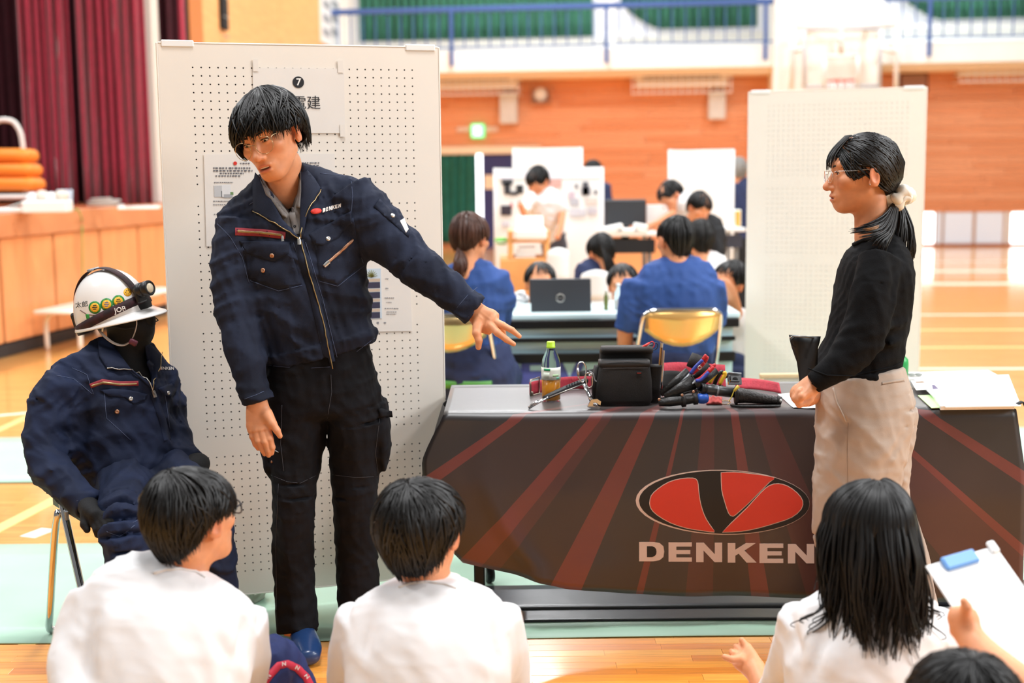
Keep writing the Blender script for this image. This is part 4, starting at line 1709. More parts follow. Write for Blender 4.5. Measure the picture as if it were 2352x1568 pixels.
# hem band and cuffs stand slightly proud
hem = gc([S(730, 786, 3.87, 139, .124), S(738, 815, 3.87, 135, .121)], 1, u_t, end=0.06)
fj = U(fj, hem, k=0.006)
for a in (armR, armL):
    c1, c0 = a[-1], a[-2]
    cuff = gc([(c0[0] * 0.9 + c1[0] * 0.1, c0[1] * 1.05, c0[2] * 1.05), (c1[0], c1[1] * 1.05, c1[2] * 1.05)], 1, (0.6, 0, 0.8), end=0.06)
    fj = U(fj, cuff, k=0.004)
fj = SUB(fj, cutpoly([(596, 372), (690, 362), (694, 440), (690, 546), (650, 505)], 3.3, 3.95), 0.006)
W0 = lambda x, y, Y=3.76: W(x, y, Y)
cre_ = [(W0(500, 640), W0(590, 600), .014, .008), (W0(505, 720), W0(600, 690), .012, .009), (W0(520, 760), W0(605, 735), .011, .01), (W0(530, 800), W0(600, 770), .011, .008), (W0(548, 850), W0(600, 815), .011, .007),
        (W0(880, 500), W0(905, 620), .014, .009), (W0(930, 540), W0(935, 640), .012, .010), (W0(965, 570), W0(955, 655), .012, .011), (W0(1000, 590), W0(985, 670), .012, .009), (W0(1035, 640), W0(1020, 700), .011, .007),
        (W0(830, 560), W0(900, 470), .016, .008), (W0(560, 600), W0(570, 780), .018, -.012), (W0(845, 640), W0(780, 560), .02, .008), (W0(860, 700), W0(770, 640), .02, .007),
        (W0(620, 720), W0(760, 780), .02, .006), (W0(830, 800), W0(790, 720), .014, .006), (W0(640, 690), W0(700, 840), .016, .006), (W0(740, 560), W0(800, 700), .018, .006), (W0(520, 580), W0(560, 540), .016, .006)]
apts = [x[0] for x in tors + armR + armL]
jv = cloth(fj, apts, 0.0058, 0.2, wr=0.0062, wsc=5.5, seed=2, stretch=(1, 1, 1.0), cre=cre_)
jacket = mk('jacket', jv, NAVY, man)
# grey polo inside the open collar
pol = gc([S(648, 405, 3.9, 52, .062), S(655, 440, 3.9, 84, .075), S(668, 500, 3.89, 120, .098), S(680, 580, 3.885, 110, .105)], 3, u_t)
pol = SUB(pol, cutpoly([(612, 340), (684, 340), (690, 430), (668, 492), (628, 452), (606, 410)], 3.3, 3.91), 0.004)
pv = cloth(pol, [S(648, 400, 3.9, 1, 1)[0], S(680, 590, 3.9, 1, 1)[0]], 0.005, 0.17, wr=0.002, wsc=8)
polo = mk('polo_shirt', pv, POLO, man)
# trousers
hipy = 3.88
legL = [S(688, 800, hipy, 88, .112), S(684, 880, hipy, 82, .108), S(680, 960, 3.875, 76, .1), S(678, 1060, 3.87, 62, .088), S(676, 1130, 3.86, 54, .08), S(674, 1230, 3.88, 50, .072), S(677, 1330, 3.9, 50, .07), S(682, 1425, 3.9, 52, .075), S(684, 1448, 3.895, 50, .075)]
legR = [S(790, 790, hipy, 56, .1), S(800, 880, hipy, 66, .108), S(816, 960, 3.88, 66, .1), S(816, 1060, 3.9, 60, .086), S(814, 1130, 3.9, 53, .078), S(818, 1230, 3.93, 51, .072), S(822, 1330, 3.95, 52, .07), S(826, 1400, 3.955, 52, .075), S(828, 1424, 3.955, 50, .075)]
pelv = gc([S(732, 780, hipy, 108, .1), S(735, 860, hipy, 122, .115), S(742, 930, hipy, 128, .11)], 3, (0.97, 0, 0.24))
ft = U(gc(legL, 3, end=0.1), gc(legR, 3, end=0.1), k=0.012)
ft = U(ft, pelv, k=0.03)
# cargo pockets on both outer thighs
ft = U(ft, ell(W(882, 1000, 3.9), (0.02, 0.065, 0.115)), ell(W(618, 1030, 3.88), (0.02, 0.06, 0.09)), k=0.02)
cre_ = [(W0(640, 1180), W0(720, 1210), .012, .008), (W0(640, 1230), W0(715, 1200), .012, .007), (W0(645, 1290), W0(720, 1260), .012, .006), (W0(700, 1150), W0(720, 1300), .012, .008), (W0(640, 1400), W0(730, 1380), .012, .009),
        (W0(650, 1430), W0(735, 1405), .01, .008), (W0(770, 1200), W0(860, 1180), .012, .007), (W0(775, 1150), W0(860, 1160), .012, .006), (W0(775, 1260), W0(850, 1230), .012, .006), (W0(760, 1000), W0(690, 900), .02, .006),
        (W0(770, 1000), W0(840, 900), .02, .006), (W0(752, 870), W0(752, 1000), .01, -.007), (W0(630, 980), W0(700, 1040), .016, .006)]
tv = cloth(ft, [x[0] for x in legL + legR], 0.0062, 0.17, wr=0.005, wsc=5, seed=4, cre=cre_)
trous = mk('trousers', tv, CHAR, man)

# shoes (blue slip-on clogs) and sock
SHOE = mat('navy_blue_leather', '1F3A66', 0.32, coat=0.3)
for (hx, hy, tx, ty, Yh, Yt, nm) in ((690, 1468, 706, 1506, 3.96, 3.76, 0), (832, 1448, 850, 1478, 4.02, 3.84, 1)):
    hc, tc_ = W(hx, hy, Yh), W(tx, ty, Yt)
    hc[2] = tc_[2] = 0.0
    d = unit(tc_ - hc)
    sd = np.array([-d[1], d[0], 0])
    st = [(hc + d * -0.01 + [0, 0, .045], .034, .043), (hc + d * .06 + [0, 0, .045], .037, .045), (hc + d * .13 + [0, 0, .042], .045, .040), (hc + d * .19 + [0, 0, .036], .046, .034), (hc + d * .235 + [0, 0, .03], .036, .026)]
    fs = gc(st, 3, sd, end=0.75)
    fl_ = lambda P, fs=fs: np.maximum(fs(P), 0.004 - P[:, 2])
    sv = iso(fl_, *bounds([x[0] for x in st], 0.08), 0.005)
    so = mk('shoe', sv, SHOE, man)
    mk('sock', MB().lathe([(0.052, 0.045), (0.05, 0.075), (0.049, 0.105), (0.047, 0.16)], hc + d * 0.035, (0, 0, 1), 20).get(), BLACKM, so)

# head
mh = Head(W(622, 312, 3.84), yaw=20, pitch=15, roll=15, sc=1.03)
nk0, nk1 = mh.l(W(650, 378, 3.885)), mh.l(W(656, 452, 3.91))
hv = head_mesh(mh, 'man', 0.0022, mouth=0.0042, neck=(tuple(nk0), tuple(nk1), 0.053, 0.056))
# hands: reaching one
Yh = 3.755
P_ = lambda x, y, dy=0.0: W(x, y, Yh + dy)
mm = pxm(Yh)
palm = gc([(P_(1088, 712, .01), .030, .026), (P_(1106, 728), .034, .021), (P_(1122, 738, -.01), .038, .017), (P_(1134, 744, -.02), .034, .014)], 3, unit(P_(1122, 700) - P_(1086, 760)), end=0.4)
fg = [[(P_(1098, 738, -.012), .017), (P_(1095, 765, -.035), .0125), (P_(1100, 782, -.04), .0105), (P_(1099, 797, -.04), .0085)],
      [(P_(1128, 748, -.03), .0125), (P_(1143, 764, -.05), .0105), (P_(1164, 780, -.055), .0088), (P_(1180, 790, -.055), .0068)],
      [(P_(1135, 738, -.02), .0125), (P_(1154, 747, -.04), .0103), (P_(1176, 758, -.05), .0087), (P_(1193, 772, -.05), .0067)],
      [(P_(1133, 732, .0), .0118), (P_(1146, 744, .02), .0098), (P_(1155, 757, .045), .0082), (P_(1158, 769, .06), .0064)],
      [(P_(1127, 728, .015), .0105), (P_(1135, 739, .04), .0088), (P_(1141, 752, .06), .0074), (P_(1143, 763, .07), .006)]]
hf = hand_field(palm, fg)
tend = [(P_(1104, 716, -.02), P_(1132, 738, -.035), .004, .0016), (P_(1098, 722, -.02), P_(1126, 748, -.045), .004, .0014)]
tg = creases(tend)
h1 = iso(lambda P: hf(P) + tg(P), *bounds([P_(1070, 690), P_(1200, 800), P_(1120, 740, .1), P_(1120, 740, -.09)], 0.01), 0.0022)
# hanging one
Yh2 = 3.73
Q_ = lambda x, y, dy=0.0: W(x, y, Yh2 + dy)
palm2 = gc([(Q_(590, 918), .029, .024), (Q_(593, 945), .036, .02), (Q_(597, 968, -.004), .040, .017), (Q_(600, 985, -.006), .034, .015)], 3, (1, 0, 0.1), end=0.4)
fg2 = [[(Q_(612, 952, -.008), .0155), (Q_(626, 973, -.02), .0122), (Q_(636, 988, -.022), .0102), (Q_(643, 1001, -.02), .0078)],
       [(Q_(614, 986, -.01), .0122), (Q_(620, 1008, -.018), .0105), (Q_(625, 1027, -.016), .0092), (Q_(624, 1040, -.008), .0075)],
       [(Q_(602, 990, -.012), .0125), (Q_(610, 1015, -.02), .0106), (Q_(616, 1034, -.016), .0093), (Q_(617, 1045, -.008), .0075)],
       [(Q_(590, 988, -.01), .012), (Q_(594, 1012, -.016), .0102), (Q_(603, 1031, -.01), .009), (Q_(608, 1042, -.002), .0075)],
       [(Q_(578, 980, -.004), .011), (Q_(580, 1002, -.008), .0092), (Q_(587, 1020, -.003), .008), (Q_(593, 1030, .004), .0065)]]
h2 = iso(hand_field(palm2, fg2), *bounds([Q_(550, 905), Q_(655, 1055), Q_(600, 980, .06), Q_(600, 980, -.07)], 0.01), 0.0022)
core = U(gc([(t[0], t[1] * .8, t[2] * .75) for t in tors[1:]], 1, u_t), gc([(t[0], t[1] * .6, t[2] * .6) for t in armR], 1), gc([(t[0], t[1] * .6, t[2] * .6) for t in armL], 1),
         gc([(t[0], t[1] * .75, t[2] * .75) for t in legL], 1), gc([(t[0], t[1] * .75, t[2] * .75) for t in legR], 1), k=0.03)
core = SUB(core, cutpoly([(560, 330), (700, 330), (700, 420), (690, 556), (640, 510)], 3.3, 3.93), 0.006)
cv = iso(core, *bounds([t[0] for t in tors + armR + armL + legL + legR], 0.15), 0.016)
body = body_mesh('body', [hv, h1, h2, cv], man)
face_parts(mh, body, gaze=(0.12, 1, -0.22))
# teeth seen in the open mouth
tp = [mh.w((x, 0.0915 - 9 * x * x, -0.0695)) for x in np.linspace(-0.014, 0.014, 9)]
mk('teeth', MB().tube(tp, 0.0024, 6, flat=1.1).get(), EYEW, body)
tp = [mh.w((x, 0.083 - 9 * x * x, -0.0745)) for x in np.linspace(-0.017, 0.017, 9)]
mk('mouth_inside', MB().tube(tp, 0.0075, 8).get(), mat('mouth_dark', '5A2420', 0.6), body)
GF = mat('gold_wire_frame', 'B8A07C', 0.25, metal=0.9)
gl = sub('glasses', man, mh.w((0, 0.108, -0.006)))
glasses(mh, gl, GF, rx=0.0268, rz=0.0245, z=-0.01, gx=0.036)
# hair
def ze_man(phi):
    a = (phi + math.pi) % (2 * math.pi) - math.pi
    b = abs(a)
    z = float(np.interp(b, [0, 0.55, 0.9, 1.2, 1.6, 2.1, 2.7, 3.15], [0.02, 0.026, -0.012, -0.012, -0.008, -0.045, -0.06, -0.062]))
    return z + (0.012 if 0.8 < -a < 2.0 else -0.012 if 0.7 < a < 1.6 else 0)
hair_short(mh, 'hair', man, n=900, seed=11, ze=ze_man, part=0.3, wid=0.0085, env=dict(A=0.101, Bf=0.114, Bb=0.12, C=0.111, z0=0.015), swirl=0.9, thick=0.0036, lift=0.006, rag=0.036)

# jacket details
JB = bvh_of(jv, pv)
PJ = bvh_of(jv)
def dt(name, vf, m, par=jacket): return mk(name, vf, m, par)
# collar flaps
dt('collar', patch(JB, [(588, 398), (598, 408), (622, 455), (650, 505), (688, 546), (682, 548), (640, 521), (583, 486), (582, 430)], 0.004, 0.004, 7, True), NAVY)
dt('collar', patch(JB, [(676, 374), (700, 385), (724, 412), (739, 437), (708, 482), (696, 545), (690, 545), (690, 470), (692, 420)], 0.004, 0.004, 7, True), NAVY)
dt('zip', cord(JB, [(583, 484), (612, 505), (640, 519), (666, 533), (687, 549)], 0.0016, 0.008), BRASS)
dt('zip', cord(JB, [(739, 437), (722, 462), (707, 485), (697, 515), (692, 546)], 0.0016, 0.008), BRASS)
dt('placket', ribbon(PJ, [(686, 552), (699, 605), (722, 680), (742, 760), (760, 838)], 22, 0.002), NAVY)
dt('zip', cord(PJ, [(690, 552), (704, 605), (727, 680), (747, 760), (765, 846)], 0.0018, 0.0035), BRASS)
dt('zip_pull', ribbon(JB, [(688, 543), (687, 562)], 7, 0.004, 0.004, 4), SILVER)
# chest pockets
dt('pocket_zip_tape', ribbon(PJ, [(541, 532), (600, 534), (656, 541)], 17, 0.002), REDZ)
dt('zip', ribbon(PJ, [(546, 531), (600, 534), (650, 540)], 5, 0.0035), BRASS)
dt('zip_pull', ribbon(PJ, [(648, 541), (650, 555)], 6, 0.004, 0.0, 4), SILVER)
dt('pocket_flap', patch(PJ, [(550, 553), (666, 556), (663, 581), (629, 601), (607, 595), (566, 581)], 0.0035, 0.0005, 7), NAVY)
dt('pocket', patch(PJ, [(556, 558), (665, 560), (692, 652), (640, 664), (572, 640)], 0.0016, 0, 9), NAVY)
dt('button', stud(PJ, 626, 586, 0.0075, 0.008), COPPER)
dt('button', stud(PJ, 605, 621, 0.0075, 0.006), COPPER)
dt('pocket_flap', patch(PJ, [(710, 538), (807, 484), (808, 512), (774, 548), (742, 563), (722, 559)], 0.0035, 0.0005, 7), NAVY)
dt('pocket', patch(PJ, [(722, 548), (812, 500), (832, 606), (776, 652), (734, 640)], 0.0016, 0, 9), NAVY)
dt('button', stud(PJ, 753, 549, 0.0078, 0.008), SILVER)
dt('zip', ribbon(PJ, [(743, 612), (778, 581), (812, 550)], 6, 0.004), COPPER)
dt('zip_pull', ribbon(PJ, [(744, 611), (756, 601)], 8, 0.005, 0.001, 4), SILVER)
dt('sleeve_pocket', patch(PJ, [(858, 474), (872, 457), (942, 528), (938, 545)], 0.003, 0, 7), NAVY)
dt('button', stud(PJ, 901, 496, 0.008, 0.006), SILVER)
dt('badge', patch(PJ, [(918, 508), (926, 502), (938, 528), (932, 536)], 0.004, 0, 6), WHITEPR)
for q in ([(806, 408), (810, 450), (806, 500), (818, 560), (834, 604)], [(500, 514), (530, 545), (556, 590), (572, 650)], [(572, 470), (620, 440)], [(735, 398), (790, 404), (806, 412)],
          [(574, 644), (640, 668), (694, 655)], [(732, 645), (776, 657), (836, 610)], [(614, 838), (690, 846), (758, 842)], [(770, 838), (820, 806), (860, 776)], [(556, 562), (576, 642)],
          [(674, 556), (712, 680), (750, 842)], [(702, 556), (742, 690), (774, 820)], [(1050, 706), (1074, 678), (1096, 660)], [(1076, 728), (1098, 708), (1114, 690)], [(562, 916), (585, 908), (606, 898)]):
    try: dt('seam', cord(PJ, q, 0.0006, 0.0008, 4, 10), STITCH)
    except ValueError: pass
# embroidered logo
def oval(cx, cy, rx, ry, rot, n=20):
    c, s_ = math.cos(rot), math.sin(rot)
    return [(cx + rx * math.cos(t) * c + ry * math.sin(t) * s_, cy - rx * math.cos(t) * s_ + ry * math.sin(t) * c) for t in np.linspace(0, 2 * math.pi, n, endpoint=False)]
lg = dt('logo', patch(PJ, oval(726, 485, 13, 6, 0.1), 0.0025, 0, 4), REDLOGO)
def letters_px(bvh, word, x0, y0, ex, ey, adv, m, par, th=0.0022):
    """word laid on a surface; (ex, ey) pixel vectors of one letter width / height"""
    x = 0
    for ch in word:
        for ring in LETTERS[ch][:1]:
            poly = [(x0 + (x + a) * ex[0] + b * ey[0], y0 + (x + a) * ex[1] + b * ey[1]) for a, b in ring]
            mk('letter', patch(bvh, poly, th, 0, 30), m, par, smooth=False)
        x += adv
letters_px(PJ, 'DENKEN', 741, 488, (6.6, -1.9), (0.5, -9), 1.1, WHITEPR, jacket)
# trouser details
TB = bvh_of(tv)
def tt(name, vf, m=CHAR): return mk(name, vf, m, trous)
tt('pocket_flap', patch(TB, [(868, 938), (896, 944), (898, 958), (872, 955)], 0.006, 0.0, 6), CHAR)
for q in ([(622, 1090), (660, 1106), (690, 1109), (724, 1092)], [(764, 1090), (815, 1096), (866, 1094)], [(760, 860), (762, 900), (752, 960)], [(640, 1110), (634, 1250), (636, 1400)], [(648, 930), (645, 1020), (652, 1082)], [(872, 960), (862, 1040), (868, 1086)]):
    try: tt('seam', cord(TB, q, 0.0007, 0.0008, 4, 10), mat('charcoal_stitch', '4A4A50', 0.8))
    except ValueError: pass
tt('pocket_zip', cord(TB, [(628, 1032), (640, 1038)], 0.0018, 0.001), GREYST)
tt('button', stud(TB, 625, 1060, 0.004, 0.004), COPPER)
# polo collar and buttons
SB = bvh_of(pv)
def pp(name, vf, m=POLO): return mk(name, vf, m, polo)
pp('collar', patch(JB, [(594, 402), (604, 404), (634, 448), (666, 476), (660, 502), (650, 498), (612, 450)], 0.004, 0.003, 6, True))
pp('collar', patch(JB, [(684, 388), (692, 396), (693, 440), (690, 478), (668, 476), (684, 448), (688, 420)], 0.004, 0.003, 6, True))
pp('placket', ribbon(JB, [(668, 478), (682, 538)], 14, 0.003, 0.002, 6))
pp('button', stud(JB, 677, 520, 0.005, 0.006), BLACKPL)
# ================================================================ table, printed cloth and what lies on it
TZ, TX0, TX1, TY0, TY1 = 0.7, -0.2144, 1.585, 4.045, 4.61
TOPZ = TZ + 0.0035
tb = thing('folding_table', 'folding table hidden under the dark printed cloth, caster feet showing', 'table', ((TX0 + TX1) / 2, 4.3, 0))
mk('table_top', box(((TX0 + TX1) / 2, (TY0 + TY1) / 2, TZ - 0.0185), (TX1 - TX0 - 0.01, TY1 - TY0 - 0.01, 0.036), b=0.006), mat('table_laminate', 'CFC8BD', 0.4), tb, smooth=False)
BLKST = mat('black_steel_tube', '18191B', 0.4, metal=0.3)
for x in (TX0 + 0.1, TX1 - 0.12):
    for y in (TY0 + 0.1, TY1 - 0.1):
        m = MB().box((x, y, 0.37), (0.035, 0.035, 0.58), b=0.004)
        lg_ = mk('leg', m.get(), BLKST, tb, smooth=False)
        mk('caster', MB().lathe([(0.012, -0.013), (0.032, -0.012), (0.035, 0), (0.032, 0.012), (0.012, 0.013)], (x + 0.025, y, 0.039), (0.95, 0.3, 0), 18).get(), BLACKPL, lg_)
    mk('foot_rail', box((x, (TY0 + TY1) / 2, 0.075), (0.03, TY1 - TY0 - 0.14, 0.028), b=0.004), GREYST, tb, smooth=False)
mk('stretcher', box(((TX0 + TX1) / 2, 4.4, 0.5), (TX1 - TX0 - 0.25, 0.025, 0.035), b=0.004), BLKST, tb, smooth=False)


def cloth_mat():
    m = bpy.data.materials.new('dark_cloth_with_printed_red_rays')
    m.use_nodes = True
    nt = m.node_tree
    L = nt.links
    b = nt.nodes['Principled BSDF']
    uv = nt.nodes.new('ShaderNodeUVMap')
    sp = nt.nodes.new('ShaderNodeSeparateXYZ')
    L.new(uv.outputs['UV'], sp.inputs[0])
    fu, fv = W(1640, 950, 4.04)[0], TZ + 0.425

    def mth(op, a, b_=None, c=None):
        n = nt.nodes.new('ShaderNodeMath')
        n.operation = op
        for i, x in enumerate((a, b_)):
            if x is None: continue
            if isinstance(x, (int, float)): n.inputs[i].default_value = x
            else: L.new(x, n.inputs[i])
        return n.outputs[0]
    du = mth('SUBTRACT', sp.outputs['X'], fu)
    dv = mth('SUBTRACT', fv, sp.outputs['Y'])
    ang = mth('ARCTAN2', du, dv)
    fac = mth('MULTIPLY_ADD', ang, 1 / 2.8, )
    fac.node.inputs[2].default_value = 0.5
    rp = nt.nodes.new('ShaderNodeValToRGB')
    rp.color_ramp.interpolation = 'CONSTANT'
    D, DB, Rr, R2, R3 = srgb('252020'), srgb('2E1D1A'), srgb('6C2C25'), srgb('4A2320'), srgb('6A3B38')

    def an(px, py):
        p = W(px, py, 4.04)
        return math.atan2(p[0] - fu, fv - p[2]) / 2.8 + 0.5
    st = [(0.0, D), (an(1080, 1019), Rr), (an(1106, 1027), DB), (an(1217, 1109), Rr), (an(1242, 1122), R2), (an(1276, 1130), DB), (an(1372, 1135), Rr), (an(1415, 1155), D),
          (an(1502, 1180), Rr), (an(1516, 1180), D), (an(1600, 1040), R2), (an(1638, 1040), DB), (an(1704, 1230), Rr), (an(1738, 1230), DB), (an(1765, 1080), R2), (an(1825, 1060), DB),
          (an(2070, 1180), R2), (an(2105, 1065), Rr), (an(2125, 1062), DB), (an(2209, 1022), Rr), (an(2252, 1021), D)]
    st = sorted([(max(0, min(1, a)), c) for a, c in st], key=lambda x: x[0])
    el = rp.color_ramp.elements
    while len(el) < len(st): el.new(0.5)
    for e, (p, c) in zip(el, st):
        e.position = p
        e.color = (*c, 1)
    L.new(fac, rp.inputs['Fac'])
    n = nt.nodes.new('ShaderNodeTexNoise')
    n.inputs['Scale'].default_value = 5
    n.inputs['Detail'].default_value = 8
    L.new(uv.outputs['UV'], n.inputs['Vector'])
    mx = nt.nodes.new('ShaderNodeMix')
    mx.data_type = 'RGBA'
    mx.blend_type = 'OVERLAY'
    mx.inputs['Factor'].default_value = 0.25
    L.new(rp.outputs['Color'], mx.inputs['A'])
    L.new(n.outputs['Fac'], mx.inputs['B'])
    L.new(mx.outputs['Result'], b.inputs['Base Color'])
    b.inputs['Roughness'].default_value = 0.42
    b.inputs['Coat Weight'].default_value = 0.6
    b.inputs['Coat Roughness'].default_value = 0.42
    b.inputs['Coat IOR'].default_value = 1.6
    b.inputs['Sheen Weight'].default_value = 0.5
    b.inputs['Sheen Roughness'].default_value = 0.35
    bp = nt.nodes.new('ShaderNodeBump')
    bp.inputs['Strength'].default_value = 0.12
    bp.inputs['Distance'].default_value = 0.01
    L.new(n.outputs['Fac'], bp.inputs['Height'])
    L.new(bp.outputs['Normal'], b.inputs['Normal'])
    return m


CLM = cloth_mat()
# left edge of the hanging front and its hem, read at the front plane
le = [W(x, y, 4.03) for x, y in ((1024, 950), (1002, 985), (980, 1030), (968, 1060), (970, 1100), (982, 1150), (1004, 1215), (1036, 1270), (1062, 1296))]
leZ, leX = [p[2] for p in le][::-1], [p[0] for p in le][::-1]
hm = [W(x, y, 4.02) for x, y in ((1062, 1296), (1180, 1316), (1300, 1345), (1440, 1360), (1600, 1367), (1800, 1369), (2200, 1376), (2420, 1380))]
hmX, hmZ = [p[0] for p in hm], [p[2] for p in hm]
NU, NV, NT = 110, 26, 9
XR = TX1 + 0.03
rows, uvs = [], []
for j in range(NT):      # top, back to front
    y = TY1 + (TY0 - 0.006 - TY1) * j / (NT - 1)
    rows.append([(TX0 - 0.004 + (XR - 0.03 - TX0 + 0.004) * i / (NU - 1), y, TOPZ - (0.003 if j == NT - 1 else 0)) for i in range(NU)])
    uvs.append([(r[0], TZ + (r[1] - TY0)) for r in rows[-1]])
for j in range(1, NV):
    v = j / (NV - 1)
    row, uvr = [], []
    for i in range(NU):
        s = i / (NU - 1)
        x = TX0 + (XR - TX0) * s
        for _ in range(3):
            zb = np.interp(x, hmX, hmZ)
            z = TOPZ - 0.004 + (zb - TOPZ) * v
            x0 = np.interp(z, leZ, leX)
            x = x0 + (TX1 + 0.03 * min(1, v * 3) - x0) * s
        e = max(0, 1 - s * 5)
        y = TY0 - 0.008 - 0.022 * min(1, v * 2.2) - 0.012 * math.sin(s * 8.5 + 0.6) * v - 0.006 * math.sin(s * 31 + v * 2) * v ** 1.3 + 0.05 * e ** 2 * v ** 0.6 - 0.018 * math.exp(-((s - .085 - .05 * v) / .02) ** 2) * v
        row.append((x, y, z))
        uvr.append((x, z))
    rows.append(row)
    uvs.append(uvr)
Pc = np.array(rows)
mb = MB().slab(Pc[:, ::-1], 0.0012)
tc_ob = thing('tablecloth', 'dark tablecloth printed with red rays, red oval logo and white lettering', 'tablecloth', ((TX0 + TX1) / 2, 4.03, TZ))
main = mk('printed_cloth', mb.get(), CLM, tc_ob)
uvl = main.data.uv_layers.new(name='UVMap')
U_ = np.array(uvs)[:, ::-1].reshape(-1, 2)
U_ = np.vstack([U_, U_])
li = np.zeros(len(main.data.loops), np.int32)
main.data.loops.foreach_get('vertex_index', li)
uvl.data.foreach_set('uv', U_[li].ravel().astype(np.float32))
# side drape folded back at the left corner (black underside)
P = np.zeros((10, 12, 3))
for j in range(10):
    v = j / 9
    for i in range(12):
        s = i / 11
        z = TOPZ - 0.005 - v * (0.42 - 0.1 * s)
        P[j, i] = (TX0 - 0.006 - 0.085 * math.sin(min(1, v * 1.4) * 1.5) * (1 - 0.55 * s) + 0.012 * math.sin(s * 7), TY0 + 0.01 + 0.31 * s, z)
mk('side_drape', MB().slab(P, 0.0012).get(), mat('cloth_dark_underside', '221E1E', 0.6), tc_ob)
P = np.zeros((8, 8, 3))
for j in range(8):
    for i in range(8): P[j, i] = (TX1 + 0.004 + 0.05 * math.sin(j / 7 * 1.2), TY0 + 0.02 + 0.55 * i / 7, TOPZ - 0.004 - 0.5 * j / 7)
mk('side_drape', MB().slab(P[:, ::-1], 0.0012).get(), mat('cloth_dark_underside', '221E1E', 0.6), tc_ob)
CB = bvh_of((Pc.reshape(-1, 3), [[j * NU + i, j * NU + i + 1, (j + 1) * NU + i + 1, (j + 1) * NU + i] for j in range(len(Pc) - 1) for i in range(NU - 1)]))
q5 = lambda pts: [(1380 + x / 3.266, 1000 + y / 3.266) for x, y in pts]
LOGOK = mat('logo_black_print', '25221F', 0.55)
LOGOR = mat('logo_red_print', 'D9402F', 0.5)
LOGOW = mat('logo_white_print', 'DCC8BE', 0.55)


def logo_piece(name, poly, m, lvl, sm=2):
    if sm:
        a = cr(np.array(poly + poly[:1]), sm)[:-1]
        poly = [tuple(x) for x in a]
    mk(name, patch(CB, poly, 0.0004 + 0.0004 * lvl, 0, 14), m, tc_ob, smooth=False)


def grow(poly, d):
    P = np.array(poly)
    n = len(P)
    T = np.roll(P, -1, 0) - np.roll(P, 1, 0)
    T /= np.linalg.norm(T, axis=1)[:, None]
    a = 0.5 * np.sum(P[:, 0] * np.roll(P[:, 1], -1) - np.roll(P[:, 0], -1) * P[:, 1])
    N = np.stack([T[:, 1], -T[:, 0]], 1) * (1 if a > 0 else -1)
    return [tuple(x) for x in P + N * d]


def oval2(cx, cy, rx, ry, rot=0.0, n=40):
    return [(cx + rx * math.cos(t) * math.cos(rot) - ry * math.sin(t) * math.sin(rot), cy + rx * math.cos(t) * math.sin(rot) + ry * math.sin(t) * math.cos(rot)) for t in np.linspace(0, 2 * math.pi, n, endpoint=False)]


logo_piece('logo_rim', oval2(1660, 1153, 200, 74.5, 0.02), LOGOW, 1, 0)
logo_piece('logo_field', oval2(1663.5, 1153, 196, 72.5, 0.02), LOGOK, 2, 0)
for pts in ([(368, 505), (380, 450), (430, 400), (510, 350), (600, 325), (690, 320), (722, 340), (730, 400), (740, 480), (760, 560), (790, 630), (830, 690), (850, 720), (760, 710), (640, 690), (520, 650), (420, 590), (378, 545)],
            [(903, 278), (1000, 275), (1150, 290), (1300, 315), (1265, 345), (1200, 410), (1100, 510), (1010, 590), (985, 600), (960, 580), (930, 490), (908, 400)],
            [(912, 722), (980, 655), (1100, 540), (1200, 430), (1265, 376), (1330, 362), (1400, 380), (1470, 430), (1512, 490), (1500, 550), (1430, 610), (1320, 650), (1180, 690), (1050, 715)]):
    logo_piece('logo_outline', grow(q5(pts), 1.6), LOGOW, 3)
    logo_piece('logo_red_field', q5(pts), LOGOR, 4)
for ch, x0, x1 in (('D', 1468, 1525), ('E', 1535.5, 1589), ('N', 1599, 1658.6), ('K', 1671.5, 1737.6), ('E', 1744.4, 1799), ('N', 1809.6, 1870)):
    wd = {'D': .8, 'E': .75, 'N': .85, 'K': .95}[ch]
    f_ = lambda a, b: (x0 + a / wd * (x1 - x0), (1288.5 + (x0 - 1468) * 0.014) - b * 44.5)
    ring = LETTERS[ch]
    mk('letter', patch(CB, [f_(*p) for p in ring[0]], 0.0008, 0, 40), LOGOW, tc_ob, smooth=False)
    if len(ring) > 1: mk('letter_counter', patch(CB, [f_(*p) for p in ring[1]], 0.0012, 0, 40), LOGOK, tc_ob, smooth=False)
# black vinyl sheet lying folded on the floor below
VIN = mat('black_vinyl', '2C2C30', 0.3, var=0.15, vscale=6, bump=0.25, bscale=9)
t = thing('vinyl_sheet', 'folded black vinyl sheet lying on the floor under the draped table', 'sheet', (0.8, 4.2, 0))
for k, (x0, x1, y0, y1, z) in enumerate(((0.0, 2.6, 4.085, 4.215, 0.0072), (-0.12, 2.6, 4.2, 4.46, 0.0092))):
    P = np.zeros((6, 60, 3))
    for j in range(6):
        for i in range(60):
            x = x0 + (x1 - x0) * i / 59
            P[j, i] = (x, y0 + (y1 - y0) * j / 5 + 0.004 * math.sin(x * 4), z + 0.0008 * math.sin(x * 9 + j) * math.sin(j * 1.3))
    mk('fold', MB().slab(P, 0.0015).get(), VIN, t)


# ---- small things on the table
def at(px, py, Z=TOPZ):
    return G(px, py, Z)


